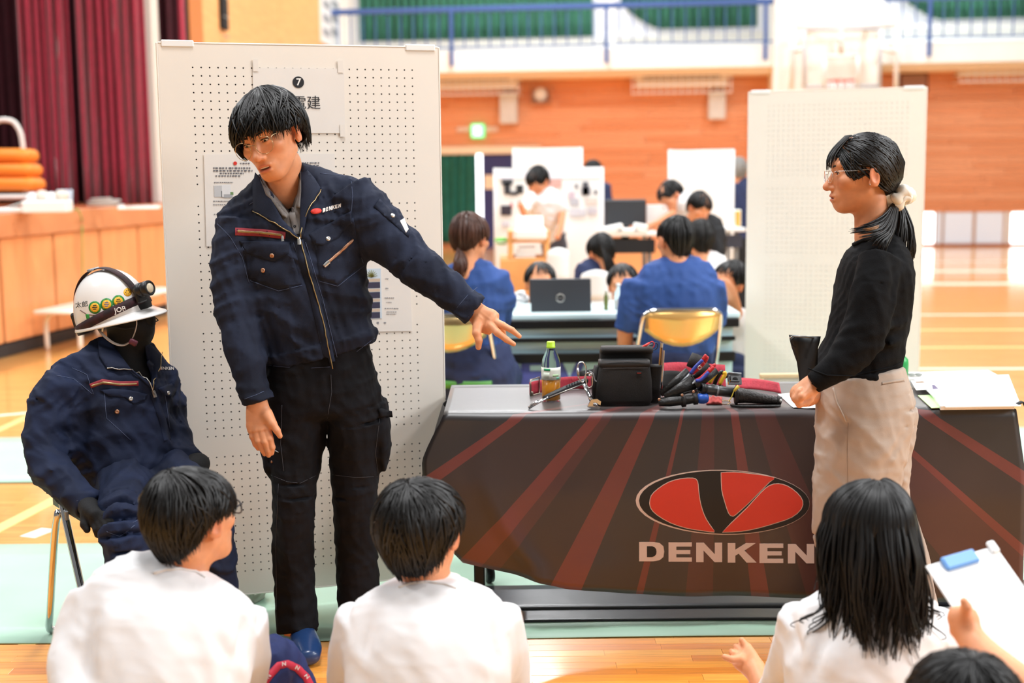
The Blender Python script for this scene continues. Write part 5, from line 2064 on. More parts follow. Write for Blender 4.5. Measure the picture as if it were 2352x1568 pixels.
def loft(rings, n=28, pw=4.0, close=True, inner=0.0):
    """rounded-rectangle rings: (center, hx, hy, ex, ey)"""
    P = []
    for c, hx, hy, ex, ey in rings:
        r = []
        for k in range(n):
            t = 2 * math.pi * k / n
            ct, st = math.cos(t), math.sin(t)
            r.append(np.asarray(c) + np.asarray(ex) * hx * math.copysign(abs(ct) ** (2 / pw), ct) + np.asarray(ey) * hy * math.copysign(abs(st) ** (2 / pw), st))
        P.append(r)
    mb = MB().grid(P, True)
    N = len(rings) * n
    if close:
        mb.f.append(list(range(n))[::-1]); mb.m.append(0)
        mb.f.append(list(range(N - n, N))); mb.m.append(0)
    return mb.get()


LEATH = mat('black_leather', '1B1917', 0.42, var=0.25, vscale=40, bump=0.35, bscale=160)
CANV = mat('black_canvas', '1D1B1A', 0.75, var=0.2, vscale=20, bump=0.3, bscale=500)
TRIM = mat('black_binding', '262322', 0.6, bump=0.2, bscale=300)
REDW = mat('red_webbing', 'B0303E', 0.7, var=0.12, vscale=60, bump=0.5, bscale=260, stretch=(1, 1, .3))
EX, EY, EZ = np.array([1., 0, 0]), np.array([0, 1., 0]), np.array([0, 0, 1.])
# tea bottle
b0 = at(1266, 921)
k = pxm(4.2)
t = thing('drink_bottle', 'half full plastic bottle of amber tea with lime green cap', 'bottle', b0)
R0 = 22.5 * k
prof = [(R0 * .55, .003), (R0 * .9, 0.0), (R0 * .97, .006), (R0, .02), (R0 * .97, .034), (R0, .045), (R0 * .97, .06), (R0, .07), (R0, .118), (R0 * .97, .126), (R0 * .9, .14), (R0 * .6, .163), (R0 * .47, .172), (R0 * .45, .183)]
mk('bottle_body', MB().lathe(prof, b0 + EZ * .001, n=28).get(), mat('clear_plastic', 'F4F8F8', 0.05, trans=1.0, ior=1.04), t)
mk('tea', MB().lathe([(R0 * .5, .005), (R0 * .93, .006), (R0 * .93, .03), (R0 * .93, .074), (1e-6, .074)], b0 + EZ * .001, n=28).get(), mat('amber_tea', 'D98A1E', 0.15, var=0.05, spec=0.6), t)
lab = MB()
P = [[b0 + np.array([R0 * 1.012 * math.sin(a), -R0 * 1.012 * math.cos(a), z]) for a in np.linspace(-1.75, 1.75, 19)] for z in (.075, .09, .105, .116)]
mk('label', lab.slab(P, 0.0002).get(), mat('pale_label', 'EEF3E6', 0.4), t)
for a0, a1, z0, z1, c in ((-.85, -.1, .105, .113, '2FA36B'), (.15, .85, .086, .094, 'B9D9A8'), (-.9, -.2, .08, .1, 'DCE6D6'), (.55, .95, .077, .084, '69B79B')):
    P = [[b0 + np.array([R0 * 1.02 * math.sin(a), -R0 * 1.02 * math.cos(a), z]) for a in np.linspace(a0, a1, 8)] for z in (z0, z1)]
    mk('label_print', MB().slab(P, 0.0002).get(), mat('print_' + c, c, 0.5), t)
mk('cap', MB().lathe([(.0142, .178), (.0146, .18), (.0146, .184), (.0138, .185), (.0138, .197), (.0125, .199), (1e-6, .199)], b0, n=24).get(), mat('lime_cap', 'B9E23A', 0.35), t)


def cap_rod(pts, r, n=8):
    return MB().tube(pts, r, n).get()


def at2(px, py, Y): return W(px, py, Y)


# red tool belt with black padded back
t = thing('tool_belt', 'red webbing tool belt with black padded back running behind the bottle and bag', 'belt', at(1400, 900))


def strap(pts, hgt, th, lean=0.0):
    """belt standing on edge: pts = (px, base py, Y)"""
    c = cr(np.array([np.append(G(x, y, TOPZ)[:2], 0) if Y is None else np.append(W(x, y, Y)[:2], 0) for x, y, Y in pts]), 5)
    P = np.zeros((5, len(c), 3))
    for i, p in enumerate(c):
        for j in range(5):
            P[j, i] = (p[0], p[1] + lean * j / 4, TOPZ + 0.0015 + hgt * j / 4)
    return MB().slab(P[::-1], th).get()


mk('webbing', strap([(1216, 908, None), (1238, 903, None), (1300, 895, None), (1350, 893, None), (1400, 890, None)], 0.044, 0.004), REDW, t)
mk('webbing', strap([(1522, 893, None), (1560, 891, None), (1610, 894, None), (1668, 898, None)], 0.085, 0.004, 0.03), REDW, t)
mk('webbing', strap([(1690, 893, None), (1730, 895, None), (1770, 900, None), (1795, 905, None)], 0.03, 0.004, 0.04), REDW, t)
P = strap([(1500, 897, None), (1535, 894, None), (1570, 896, None), (1604, 905, None)], 0.06, 0.012, 0.02)
mk('padded_back', P, CANV, t)
mk('padded_back', strap([(1330, 893, None), (1360, 888, None), (1400, 884, None)], 0.062, 0.01), CANV, t)
for x0, x1 in ((1219, 1237),):
    a, b = at(x0, 910), at(x1 + 2, 904)
    pts = [a + EZ * .002, a + EZ * .056, b + EZ * .058, b + EZ * .002, a + EZ * .002]
    mk('buckle', MB().tube(pts, 0.0024, 8).get(), mat('dull_brass_metal', '8C7F72', 0.3, metal=0.9), t)
mk('end_clip', box(at(1221, 909) + EZ * 0.008, (0.012, 0.012, 0.016), b=0.003), mat('dull_brass_metal', '8C7F72', 0.3, metal=0.9), t)
for k_ in range(3):
    c = at(1345 + k_ * 9, 897) + EZ * (0.05 + 0.004 * k_)
    mk('rivet', MB().lathe([(.004, -.002), (.004, .001), (1e-6, .002)], c - EY * .004, -EY, 10).get(), SILVER, t)

# black tool bag
bc = at(1434, 934)
m_px = pxm(4.15)
t = thing('tool_bag', 'black fabric tool pouch with red label standing among the tools', 'tool bag', bc + EY * .05)
def ring(dx, z, hx, dy, hy): return (bc + EX * dx * m_px + EY * dy + EZ * z, hx * m_px, hy, EX, EY)
mk('front_pouch', loft([ring(0, .003, 62, .045, .042), ring(0, .02, 67, .045, .046), ring(1, .08, 65, .045, .045), ring(2, .125, 60, .045, .042), ring(2, .14, 58, .045, .04)], pw=5), CANV, t)
mk('rear_pouch', loft([ring(10, .01, 62, .115, .03), ring(10, .1, 62, .115, .035), ring(10, .165, 62, .11, .035), ring(12, .178, 60, .105, .033)], pw=5), CANV, t)
mk('rim_binding', loft([ring(2, .128, 60.5, .045, .043), ring(2, .146, 59.5, .045, .042)], pw=5), TRIM, t)
mk('rim_binding', loft([ring(11, .163, 63, .108, .037), ring(12, .182, 61.5, .105, .036)], pw=5), TRIM, t)
mk('pouch_opening', loft([ring(2, .1462, 54, .045, .036), ring(2, .1466, 54, .045, .036)], pw=5), BLACKM, t)
mk('side_pocket', loft([ring(74, .004, 14, .06, .02), ring(74, .06, 14, .06, .021), ring(76, .118, 15, .06, .022), ring(76, .122, 16, .06, .024), ring(76, .126, 16, .06, .024)], 20, 3), CANV, t)
mk('side_gusset', loft([ring(-66, .004, 6, .06, .035), ring(-67, .08, 7, .06, .035), ring(-62, .125, 5, .06, .03)], 16, 3), CANV, t)
p = bc + EX * 34 * m_px + EZ * .11 - EY * .0015
mk('red_label', box(p, (.018, .003, .008), b=.0008), BLACKM, t, smooth=False)
mk('label_stitch', box(p - EY * .0018, (.013, .001, .002)), mat('red_thread', 'B03A34', 0.7), t, smooth=False)
for dz in (.126, .148): 
    mk('stitching', MB().tube([bc + EX * x * m_px + EZ * dz + EY * (.0025 - .0008) for x in np.linspace(-50, 54, 12)], .0006, 4).get(), mat('grey_thread', '5A5452', 0.8), t)

# test leads sticking out of the bag
t = thing('test_leads', 'red and black test probes with looped leads poking out of bag', 'test leads', bc + EY * .1 + EZ * .17)
yy = 4.24
mk('red_probe', cap_rod([W(1467, 804, yy), W(1480, 795, yy), W(1492, 787, yy)], [.0042, .0048, .0036]), mat('red_plastic', 'D9382E', 0.4), t)
mk('black_probe', cap_rod([W(1476, 806, yy + .01), W(1487, 797, yy + .01), W(1499, 790, yy + .01)], [.0042, .0048, .0036]), BLACKPL, t)
mk('red_lead', cap_rod(cr([W(x, y, yy) for x, y in ((1490, 788), (1498, 784), (1503, 790), (1498, 800), (1488, 803))], 5), .0015, 6), mat('red_plastic', 'D9382E', 0.4), t)
mk('black_lead', cap_rod(cr([W(x, y, yy + .012) for x, y in ((1497, 791), (1507, 787), (1511, 795), (1504, 803), (1490, 805))], 5), .0015, 6), BLACKPL, t)
# folding rule in the side pocket
t = thing('folding_rule', 'slim wooden rule with metal top in the bag side pocket', 'ruler', W(1512, 850, 4.2))
a, b = W(1511, 905, 4.2), W(1519, 796, 4.2)
mk('wooden_blade', MB().box((a + b) / 2, (.0085, .006, np.linalg.norm(b - a)), axes(EX, b - a), .0008).get(), mat('rule_wood', 'B98345', 0.5, var=.2, vscale=30), t, smooth=False)
mk('dark_edge', MB().box((a + b) / 2 - EY * .004 + EX * .001, (.0025, .002, np.linalg.norm(b - a) * .97), axes(EX, b - a)).get(), mat('rule_dark', '3A2A1C', 0.5), t, smooth=False)
mk('metal_tip', MB().box(b + unit(b - a) * .005, (.0095, .008, .016), axes(EX, b - a), .001).get(), CHROME, t, smooth=False)
mk('second_blade', MB().box((a + b) / 2 + EX * .009 + EY * .004 - EZ * .012, (.006, .006, np.linalg.norm(b - a)), axes(EX, b - a), .0008).get(), CHROME, t, smooth=False)

# ratchet wrench with black grip and adjustable spanner hanging off a carabiner
t = thing('ratchet_wrench', 'ratchet wrench with black grip and chrome jaw leaning on the bottle', 'wrench', at(1216, 936))
ra = [W(1213, 936, 4.115), W(1250, 917, 4.13), W(1300, 893, 4.15), W(1345, 874, 4.165)]
mk('grip', MB().tube(cr([W(1248, 915, 4.128), W(1300, 892, 4.15), W(1330, 880, 4.16), W(1350, 873, 4.168)], 5), np.interp(np.linspace(0, 1, 16), [0, .1, .6, .95, 1], [.009, .0125, .013, .012, .006]), 10, flat=0.75).get(), mat('black_rubber_grip', '202124', 0.45), t)
mk('shaft', MB().tube([W(1258, 912, 4.124), W(1232, 926, 4.116), W(1214, 936.5, 4.11)], [.007, .0075, .008], 10, flat=.6).get(), CHROME, t)
mk('jaw', MB().tube([W(1236, 920, 4.115), W(1218, 931, 4.108)], [.006, .0045], 8, flat=.7).get(), CHROME, t)
mk('grip_edge', MB().tube([W(1262, 912, 4.116), W(1300, 897, 4.134), W(1340, 881, 4.152)], .0018, 6).get(), SILVER, t)
for k_ in range(5):
    mk('grip_hole', MB().lathe([(.0028, 0), (.0028, .0008), (1e-6, .0008)], W(1302 + k_ * 6, 886 - k_ * 2.6, 4.142 + .001 * k_), (-.2, -.6, .75), 8).get(), BLACKM, t)
t = thing('adjustable_spanner', 'chrome adjustable spanner with jaw resting at the bag corner', 'spanner', at(1366, 940))
mk('handle', MB().tube([W(1342, 882, 4.135), W(1352, 905, 4.12), W(1360, 922, 4.112)], [.0085, .0075, .0095], 10, flat=.55).get(), CHROME, t)
d = W(1363, 928, 4.11)
mk('fixed_jaw', MB().prism([(-.018, -.012), (.004, -.016), (.012, -.012), (.006, -.004), (.014, .004), (.022, .002), (.022, .014), (.008, .02), (-.01, .014)], -.006, .006, (d, unit(EX + EZ * -.2), unit(EZ + EX * .2), -EY)).get(), CHROME, t, smooth=False)
mk('movable_jaw', MB().prism([(.006, -.018), (.02, -.014), (.024, -.004), (.016, -.002), (.008, -.008)], -.005, .005, (d, unit(EX + EZ * -.2), unit(EZ + EX * .2), -EY)).get(), SILVER, t, smooth=False)
mk('knurl', MB().lathe([(.005, -.007), (.0055, 0), (.005, .007)], d - EY * .007 + EX * .006, (1, 0, -.3), 12).get(), CHROME, t)
t = thing('carabiner', 'chrome carabiner clipped round the red belt beside the bag', 'carabiner', W(1335, 872, 4.15))
loop = cr([W(x, y, 4.14 + dy) for x, y, dy in ((1329, 868, 0), (1326, 850, .0), (1330, 834, .005), (1339, 832, .012), (1346, 844, .015), (1345, 862, .012), (1339, 878, .004), (1329, 868, 0))], 5)
mk('hook', MB().tube(loop, .0026, 8, cap=False).get(), CHROME, t)
mk('gate', MB().tube([W(1329, 864, 4.136), W(1327, 845, 4.138)], .0036, 8).get(), SILVER, t)
mk('link', MB().tube(cr([W(x, y, 4.135) for x, y in ((1345, 858), (1352, 856), (1360, 862), (1360, 884), (1352, 890), (1347, 880), (1345, 858))], 4), .0022, 8, cap=False).get(), CHROME, t)
mk('chain', MB().tube(cr([W(x, y, 4.13) for x, y in ((1353, 852), (1362, 858), (1366, 872), (1370, 876))], 4), .0018, 6).get(), GREYST, t)

# pliers pouch and pliers
t = thing('pliers_holster', 'long black leather holster holding two pliers beside the bag', 'holster', at(1560, 912))
def cone(p0, p1, r0, r1, m, nm, flat=.6, n=14): return mk(nm, MB().tube([p0, p0 * .5 + p1 * .5, p1], [r0, (r0 + r1) / 2 * 1.05, r1], n, flat=flat, up=-EY).get(), m, t)
cone(W(1518, 905, 4.15), W(1583, 856, 4.17), .010, .02, LEATH, 'upper_sleeve')
cone(W(1528, 912, 4.11), W(1592, 880, 4.14), .012, .026, LEATH, 'lower_sleeve')
cone(W(1592, 846, 4.19), W(1604, 815, 4.2), .024, .022, TRIM, 'belt_loop', .45)
cone(W(1595, 868, 4.17), W(1628, 836, 4.18), .008, .010, TRIM, 'strap', .5)
cone(W(1600, 888, 4.12), W(1646, 850, 4.15), .010, .012, LEATH, 'outer_sleeve', .5)
RH, BH = mat('red_handle', 'C42A30', 0.4), mat('blue_handle', '3347A8', 0.4)


def pliers(label, jaw, piv, h1, h2, Y):
    t = thing('pliers', label, 'pliers', W(*jaw, Y), 'pliers in the holster')
    mk('jaw', MB().tube([W(*jaw, Y), W(*piv, Y)], [.003, .009], 8, flat=.6).get(), GREYST, t)
    for hh, nm in ((h1, 0), (h2, 1)):
        pts = cr([W(*piv, Y - .004 * nm)] + [W(*p, Y - .006 * nm) for p in hh], 4)
        n = len(pts)
        mk('handle', MB().tube(pts[: n * 2 // 3 + 1], .0058, 8).get(), (RH, BH)[nm] if True else RH, t)
        mk('handle_tip', MB().tube(pts[n * 2 // 3:], [.0058] * (n - n * 2 // 3 - 1) + [.004], 8).get(), RH, t)


pliers('pliers with blue and red handles, the upper pair in the holster', (1560, 880), (1586, 858), [(1600, 850), (1618, 832), (1626, 818)], [(1598, 842), (1614, 826), (1622, 814)], 4.155)
pliers('pliers with red and blue handles, the lower pair in the holster', (1572, 895), (1598, 874), [(1612, 866), (1632, 846), (1644, 836)], [(1610, 872), (1628, 854), (1640, 842)], 4.13)
mk('grommet', MB().tube([W(1607 + 4 * math.cos(a), 844 + 4 * math.sin(a), 4.135) for a in np.linspace(0, 6.29, 13)], .0013, 6, cap=False).get(), SILVER, bpy.data.objects['pliers_holster'])
# yellow and black cutters
t = thing('cable_cutter', 'cable cutter with yellow and black handles lying behind the torch', 'cutter', at(1645, 893))
YEL = mat('yellow_handle', 'EDB92E', 0.4)
mk('handle', MB().tube(cr([W(1629, 880, 4.19), W(1636, 868, 4.19), W(1645, 856, 4.19), (W(1648, 852, 4.19))], 4), [.006] + [.0085] * 10 + [.008, .005], 8, flat=.8).get(), YEL, t)
mk('handle', MB().tube(cr([W(1653, 883, 4.19), W(1658, 872, 4.19), W(1665, 860, 4.19), (W(1663, 853, 4.19))], 4), [.006] + [.0085] * 10 + [.008, .005], 8, flat=.8).get(), YEL, t)
mk('grip_inner', MB().tube(cr([W(1640, 884, 4.2), W(1648, 866, 4.2), W(1658, 854, 4.2), W(1670, 866, 4.2)], 4), .007, 8).get(), BLACKPL, t)
mk('blade', MB().tube([W(1632, 886, 4.19), W(1660, 890, 4.19)], [.006, .008], 8).get(), BLACKPL, t)
# chrome cam buckle
t = thing('cam_buckle', 'shiny chrome cam buckle on the belt right of the yellow cutter', 'buckle', at(1688, 893))
c = W(1687, 870, 4.21)
Rb = axes(unit(EX - EZ * .12), unit(EZ + EY * .5))
mk('frame', MB().box(c, (.046, .008, .04), Rb, .002).get(), CHROME, t, smooth=False)
mk('lever', MB().box(c - EY * .008 + EZ * .002, (.034, .006, .024), Rb, .003).get(), CHROME, t, smooth=False)
mk('toothed_bar', MB().tube([c + EZ * .021 - EX * .02, c + EZ * .017 + EX * .022], .0035, 8).get(), GREYST, t)
mk('window', MB().lathe([(.009, 0), (.009, .001), (1e-6, .001)], c - EY * .012, -EY, 16, ref=EX, sx=1.0).get(), BLACKM, t)
# torch tube
t = thing('torch', 'dull grey cylindrical torch lying among the leather pouches', 'torch', at(1650, 912))
mk('barrel', MB().tube([W(1617, 893, 4.12), W(1640, 896, 4.13), W(1690, 902, 4.15)], .0165, 18).get(), mat('dark_grey_metal', '4A4B4C', 0.35, metal=0.5), t)
mk('head', MB().lathe([(.018, 0), (.019, .004), (.019, .014), (.0165, .016), (.013, .016), (.013, .004), (1e-6, .004)], W(1619, 893.5, 4.12), unit(W(1617, 893, 4.12) - W(1640, 896, 4.13)), 18).get(), BLACKPL, t)
mk('collar', MB().tube([W(1644, 896.6, 4.1315), W(1648, 897.2, 4.1325)], .0178, 18).get(), GREYST, t)
# screwdriver pouch in front
t = thing('leather_sheath', 'black leather sheath with copper rivets at the front table edge', 'sheath', at(1555, 936))
mk('sheath', MB().tube(cr([W(1513, 926, 4.1), W(1540, 922, 4.1), W(1570, 919, 4.105), W(1600, 915, 4.11)], 4), np.interp(np.linspace(0, 1, 13), [0, .3, .7, 1], [.012, .02, .019, .017]), 14, flat=.8).get(), LEATH, t)
mk('flap', MB().tube([W(1512, 916, 4.11), W(1560, 905, 4.12), W(1612, 890, 4.13)], [.004, .007, .004], 8, flat=.5).get(), LEATH, t)
mk('band', MB().tube([W(1565, 920, 4.104), W(1573, 919, 4.105)], .0215, 16).get(), TRIM, t)
mk('band', MB().tube([W(1592, 916, 4.109), W(1601, 915, 4.11)], .0195, 16).get(), TRIM, t)
for x, y in ((1514, 917), (1567, 907), (1593, 899)):
    mk('rivet', MB().lathe([(.0045, -.003), (.0045, .001), (.003, .002), (1e-6, .002)], W(x, y, 4.085), (0, -1, .3), 12).get(), COPPER, t)
t = thing('screwdriver', 'screwdriver with blue ribbed handle in the front leather sheath', 'screwdriver', at(1612, 934))
mk('handle', MB().tube([W(1601, 915, 4.11), W(1606, 915, 4.11), W(1614, 914.5, 4.112), W(1622, 914, 4.114), W(1625, 914, 4.115)], [.0125, .0165, .018, .0165, .013], 18).get(), mat('blue_plastic', '2F5FBF', 0.35), t)
mk('shaft', MB().tube([W(1560, 919, 4.104), W(1601, 915, 4.11)], .004, 8).get(), CHROME, t)
# knife sheath on the right
t = thing('knife_sheath', 'embossed black leather knife sheath with yellow cord and key ring', 'sheath', at(1745, 934))
mk('base_flap', loft([(at(1735, 933) + EZ * .002 + EX * 0, .08, .028, unit(EX - EY * .05), EY), (at(1735, 933) + EZ * .007, .08, .027, unit(EX - EY * .05), EY)], 28, 3), LEATH, t)
mk('sheath', MB().tube(cr([W(1690, 908, 4.13), W(1712, 909, 4.13), W(1745, 914, 4.13), W(1788, 919, 4.13)], 4), np.interp(np.linspace(0, 1, 13), [0, .15, .6, 1], [.027, .028, .022, .0125]), 16, flat=.9).get(), mat('embossed_leather', '2A2624', 0.38, var=.4, vscale=120, bump=.9, bscale=140), t)
mk('mouth_binding', MB().tube([W(1688, 908, 4.13), W(1693, 908, 4.13)], .029, 18).get(), TRIM, t)
mk('tip_binding', MB().tube([W(1784, 918.5, 4.13), W(1794, 920, 4.13)], .014, 16).get(), TRIM, t)
mk('tip_rivet', MB().lathe([(.006, 0), (.006, .002), (1e-6, .003)], W(1793, 920, 4.118), (.5, -.8, 0), 12).get(), SILVER, t)
mk('cord', MB().tube(cr([W(1693, 888, 4.1), W(1686, 897, 4.1), W(1681, 910, 4.1), W(1674, 922, 4.1)], 4), .0016, 6).get(), mat('yellow_cord', 'D8C24A', 0.6), t)
mk('toggle', MB().tube([W(1686, 898, 4.1), W(1697, 886, 4.1)], [.004, .006], 10).get(), mat('yellow_cord', 'D8C24A', 0.6), t)
mk('key_ring', MB().tube([at(1666 + 12 * math.cos(a), 926 + 4.2 * math.sin(a)) + EZ * .003 for a in np.linspace(0, 6.29, 21)], .0013, 6, cap=False).get(), mat('gold_ring', 'C7A25A', 0.25, metal=1), t)
# red rag
t = thing('red_cloth', 'crumpled red cloth between the screwdriver and knife sheath', 'cloth', at(1640, 922))
P = np.zeros((9, 14, 3))
for j in range(9):
    for i in range(14):
        p = at(1622 + i * 2.8, 930 - j * 2.0)
        P[j, i] = p + EZ * (.004 + .012 * math.sin(math.pi * i / 13) * math.sin(math.pi * j / 8) * (1 + .4 * math.sin(i * 1.4)))
mk('rag', MB().slab(P, .002).get(), mat('red_rag', 'B0403A', 0.85), t)


# papers
def sheetpx(name, corners, Zs, label, cat, m, th=0.0006, warp=0.002, group=None):
    c = [at(x, y, TOPZ + z) for (x, y), z in zip(corners, Zs)]
    P = np.zeros((7, 9, 3))
    for j in range(7):
        for i in range(9):
            a, b = i / 8, j / 6
            P[j, i] = (c[0] * (1 - a) + c[1] * a) * (1 - b) + (c[3] * (1 - a) + c[2] * a) * b + EZ * warp * math.sin(a * 5 + b * 4) ** 2
    o = mk(name, MB().slab(P[::-1], th).get(), m, sharp=30)
    if label: tag(o, label, cat, group)
    return o


sheetpx('paper_sheet', [(1786, 905), (1868, 900), (1885, 938), (1822, 936)], (.002,) * 4, 'white sheet of paper under the woman\'s hands', 'paper', PAPER)
def stackbox(c4, z0, z1, m, name, par):
    lo = [at(x, y, TOPZ) for x, y in c4]
    v = [p + EZ * z0 for p in lo] + [p + EZ * z1 for p in lo]
    return mk(name, (np.array(v), [[3, 2, 1, 0], [4, 5, 6, 7], [0, 1, 5, 4], [1, 2, 6, 5], [2, 3, 7, 6], [3, 0, 4, 7]]), m, par, smooth=False)
t = thing('document_stack', 'thick stack of white sheets at the right end of the draped table', 'paper stack', at(2230, 935))
stackbox([(2160, 942), (2330, 940), (2300, 880), (2120, 884)], .001, .013, PAPER, 'lower_sheets', t)
stackbox([(2172, 946), (2345, 943), (2316, 870), (2098, 880)], .0135, .0165, mat('white_folder', 'F6F6F4', 0.35), 'clear_folder', t)
t = thing('brochure', 'open white brochure with faint print at the back of the table', 'brochure', at(2180, 868))
stackbox([(2086, 873), (2300, 868), (2270, 852), (2084, 857)], .001, .004, PAPER, 'pages', t)
for q in ([(2160, 866), (2180, 866), (2178, 864), (2158, 864)], [(2200, 868), (2228, 867), (2224, 865), (2198, 866)]): stackbox(q, .0042, .0045, INKG, 'print', t)
t = thing('magazine', 'magazine with green cover corner under the white sheets', 'magazine', at(2140, 930))
stackbox([(2140, 939), (2188, 937), (2160, 908), (2108, 910)], .001, .004, mat('magazine_pages', 'C9B49A', 0.6), 'pages', t)
stackbox([(2139, 940), (2190, 938), (2161, 909), (2108, 911)], .0042, .0052, mat('light_green_cover', 'B4E39A', 0.45), 'cover', t)
stackbox([(2160, 934), (2164, 933.5), (2154, 918), (2150, 918)], .0054, .0058, mat('blue_print', '4A63B0', 0.5), 'blue_mark', t)
t = thing('leaflet', 'white leaflet with small colour pictures beside the magazine', 'leaflet', at(2130, 900))
stackbox([(2104, 908), (2158, 906), (2138, 884), (2092, 886)], .0175, .0185, PAPER, 'page', t)
for q, c in (([(2104, 892), (2124, 891), (2120, 887), (2102, 888)], '8A7460'), ([(2142, 906), (2155, 905), (2146, 896), (2140, 896)], '5A5070')):
    stackbox(q, .0187, .019, mat('pic_' + c, c, .6), 'picture', t)
t = thing('spectacles_case', 'small grey two-lobed object lying on the brochure', 'case', at(2100, 868))
c_ = at(2101, 867) + EZ * .012
mk('lobe', MB().lathe([(1e-6, -.006), (.012, -.004), (.0145, 0), (.012, .004), (1e-6, .006)], c_ - EX * .012, EZ, 16).get(), mat('grey_glass', '9A9C98', 0.3), t)
mk('lobe', MB().lathe([(1e-6, -.006), (.012, -.004), (.0145, 0), (.012, .004), (1e-6, .006)], c_ + EX * .014, EZ, 16).get(), mat('grey_glass', '9A9C98', 0.3), t)
t = thing('green_bottle', 'green labelled bottle partly hidden behind the woman\'s back', 'bottle', at(2072, 872))
c_ = at(2068, 872)
mk('body', MB().lathe([(.024, 0), (.027, .004), (.027, .06), (.025, .075), (.013, .088), (.012, .094)], c_, n=20).get(), mat('green_label', '2E9E50', 0.35), t)
mk('cap', MB().lathe([(.0135, .094), (.0135, .106), (1e-6, .107)], c_, n=16).get(), WHITEPL, t)
t = thing('black_strap', 'black strap hanging over the right table corner', 'strap', at(2345, 944))
P = np.zeros((8, 3, 3))
for j in range(8):
    for i in range(3):
        a = j / 7
        P[j, i] = at(2330, 938) + np.array([.0 + .05 * a + .0 * i, -.012 * i + .01 * a, .015 + .01 * math.sin(a * 3) - .09 * max(0, a - .45) ** 1.2])
mk('webbing', MB().slab(P, .003).get(), BLACKM, t)
# ================================================================ woman in the black cardigan
WY = 3.8
BKNIT = mat('black_knit', '09090B', 0.85, var=0.2, vscale=20, bump=0.35, bscale=500, spec=0.2)
BEIGE = mat('beige_trouser_cloth', 'B7A596', 0.75, var=0.07, vscale=6, bump=0.15, bscale=600)
wom = thing('person', 'woman in black cardigan and beige trousers standing at the table in profile', 'person', (W(1990, 1480, WY)[0], WY, 0))
wt = [S(2003, 540, WY, 40, .075), S(2012, 572, WY, 66, .13), S(2012, 620, WY, 82, .175), S(2002, 700, WY, 86, .17), S(1985, 790, WY, 88, .155), S(1970, 845, WY, 100, .16), S(1965, 868, WY, 104, .162)]
arm = [S(2016, 590, 3.66, 44, .05), S(2006, 660, 3.62, 50, .055), S(1992, 740, 3.6, 52, .055), S(1962, 800, 3.59, 50, .05), S(1912, 850, 3.58, 36, .04), S(1868, 880, 3.58, 25, .03)]
arm2 = [S(2016, 590, 3.96, 44, .05), S(1990, 700, 4.0, 46, .05), S(1950, 790, 3.99, 42, .045), S(1880, 870, 3.9, 28, .03)]
f = U(gc(wt, 3, (1, 0, 0.06), end=.15), gc(arm, 3, (1, 0, 0.3), end=.15), gc(arm2, 3, (1, 0, .3), end=.15), k=.03)
f = U(f, gc([S(1970, 845, WY, 108, .168), S(1966, 888, WY, 112, .17)], 1, (1, 0, .16), end=.1), k=.01)
Wa = lambda x, y, Y=3.55: W(x, y, Y)
cre_ = [(Wa(1960, 700), Wa(2020, 640), .014, .006), (Wa(1935, 760), Wa(2010, 745), .012, .008), (Wa(1925, 790), Wa(2000, 800), .012, .007), (Wa(1900, 820), Wa(1960, 840), .012, .006), (Wa(1960, 590), Wa(2000, 560), .016, -.005),
        (Wa(2020, 800, 3.65), Wa(2075, 780, 3.65), .014, .012), (Wa(2020, 830, 3.65), Wa(2075, 812, 3.65), .014, .012), (Wa(2000, 770, 3.65), Wa(2080, 740, 3.65), .014, .008), (Wa(2050, 600, 3.65), Wa(2045, 720, 3.65), .016, -.008), (Wa(2065, 640, 3.65), Wa(2035, 760, 3.65), .016, .006)]
wv = cloth(f, [x[0] for x in wt + arm + arm2], .0058, .2, wr=.0032, wsc=5, seed=6, cre=cre_)
card = mk('cardigan', wv, BKNIT, wom)
# trousers
l1 = [S(1975, 860, WY - .06, 104, .11), S(1986, 940, WY - .07, 116, .12), S(1978, 1030, WY - .08, 108, .12), S(1966, 1120, WY - .08, 102, .11), S(1964, 1220, WY - .08, 98, .11), S(1978, 1320, WY - .08, 94, .11), S(1990, 1420, WY - .08, 92, .11), S(1994, 1450, WY - .08, 90, .11)]
l2 = [S(1985, 870, WY + .08, 90, .1), S(2020, 950, WY + .08, 88, .12), S(2030, 1060, WY + .07, 62, .1), S(2040, 1150, WY + .06, 50, .095), S(2064, 1250, WY + .05, 62, .1), S(2084, 1340, WY + .05, 60, .1), S(2098, 1410, WY + .05, 58, .1), S(2100, 1425, WY + .05, 56, .1)]
f = U(gc(l1, 3, (1, 0, 0), end=.1), gc(l2, 3, (1, 0, 0), end=.1), k=.025)
Wb = lambda x, y, Y=3.64: W(x, y, Y)
cre_ = [(Wb(1880, 905), Wb(1935, 972), .012, .012), (Wb(1900, 930), Wb(1945, 978), .01, -.012), (Wb(2095, 980, 3.72), Wb(2020, 1050), .016, .008), (Wb(1890, 1010), Wb(1990, 1000), .016, .005), (Wb(1950, 1000), Wb(1900, 1090), .016, .006), (Wb(2000, 1060), Wb(2060, 1010), .014, .008),
        (Wb(2040, 1050, 3.7), Wb(2075, 1000, 3.72), .012, -.01), (Wb(2050, 1080, 3.7), Wb(2085, 1110, 3.74), .012, .009), (Wb(2000, 1100), Wb(1930, 1160), .018, .006), (Wb(2030, 1150, 3.7), Wb(2050, 1300, 3.72), .014, -.01)]
tv2 = cloth(f, [x[0] for x in l1 + l2], .0062, .18, wr=.004, wsc=4.5, seed=8, cre=cre_)
wtr = mk('trousers', tv2, BEIGE, wom)
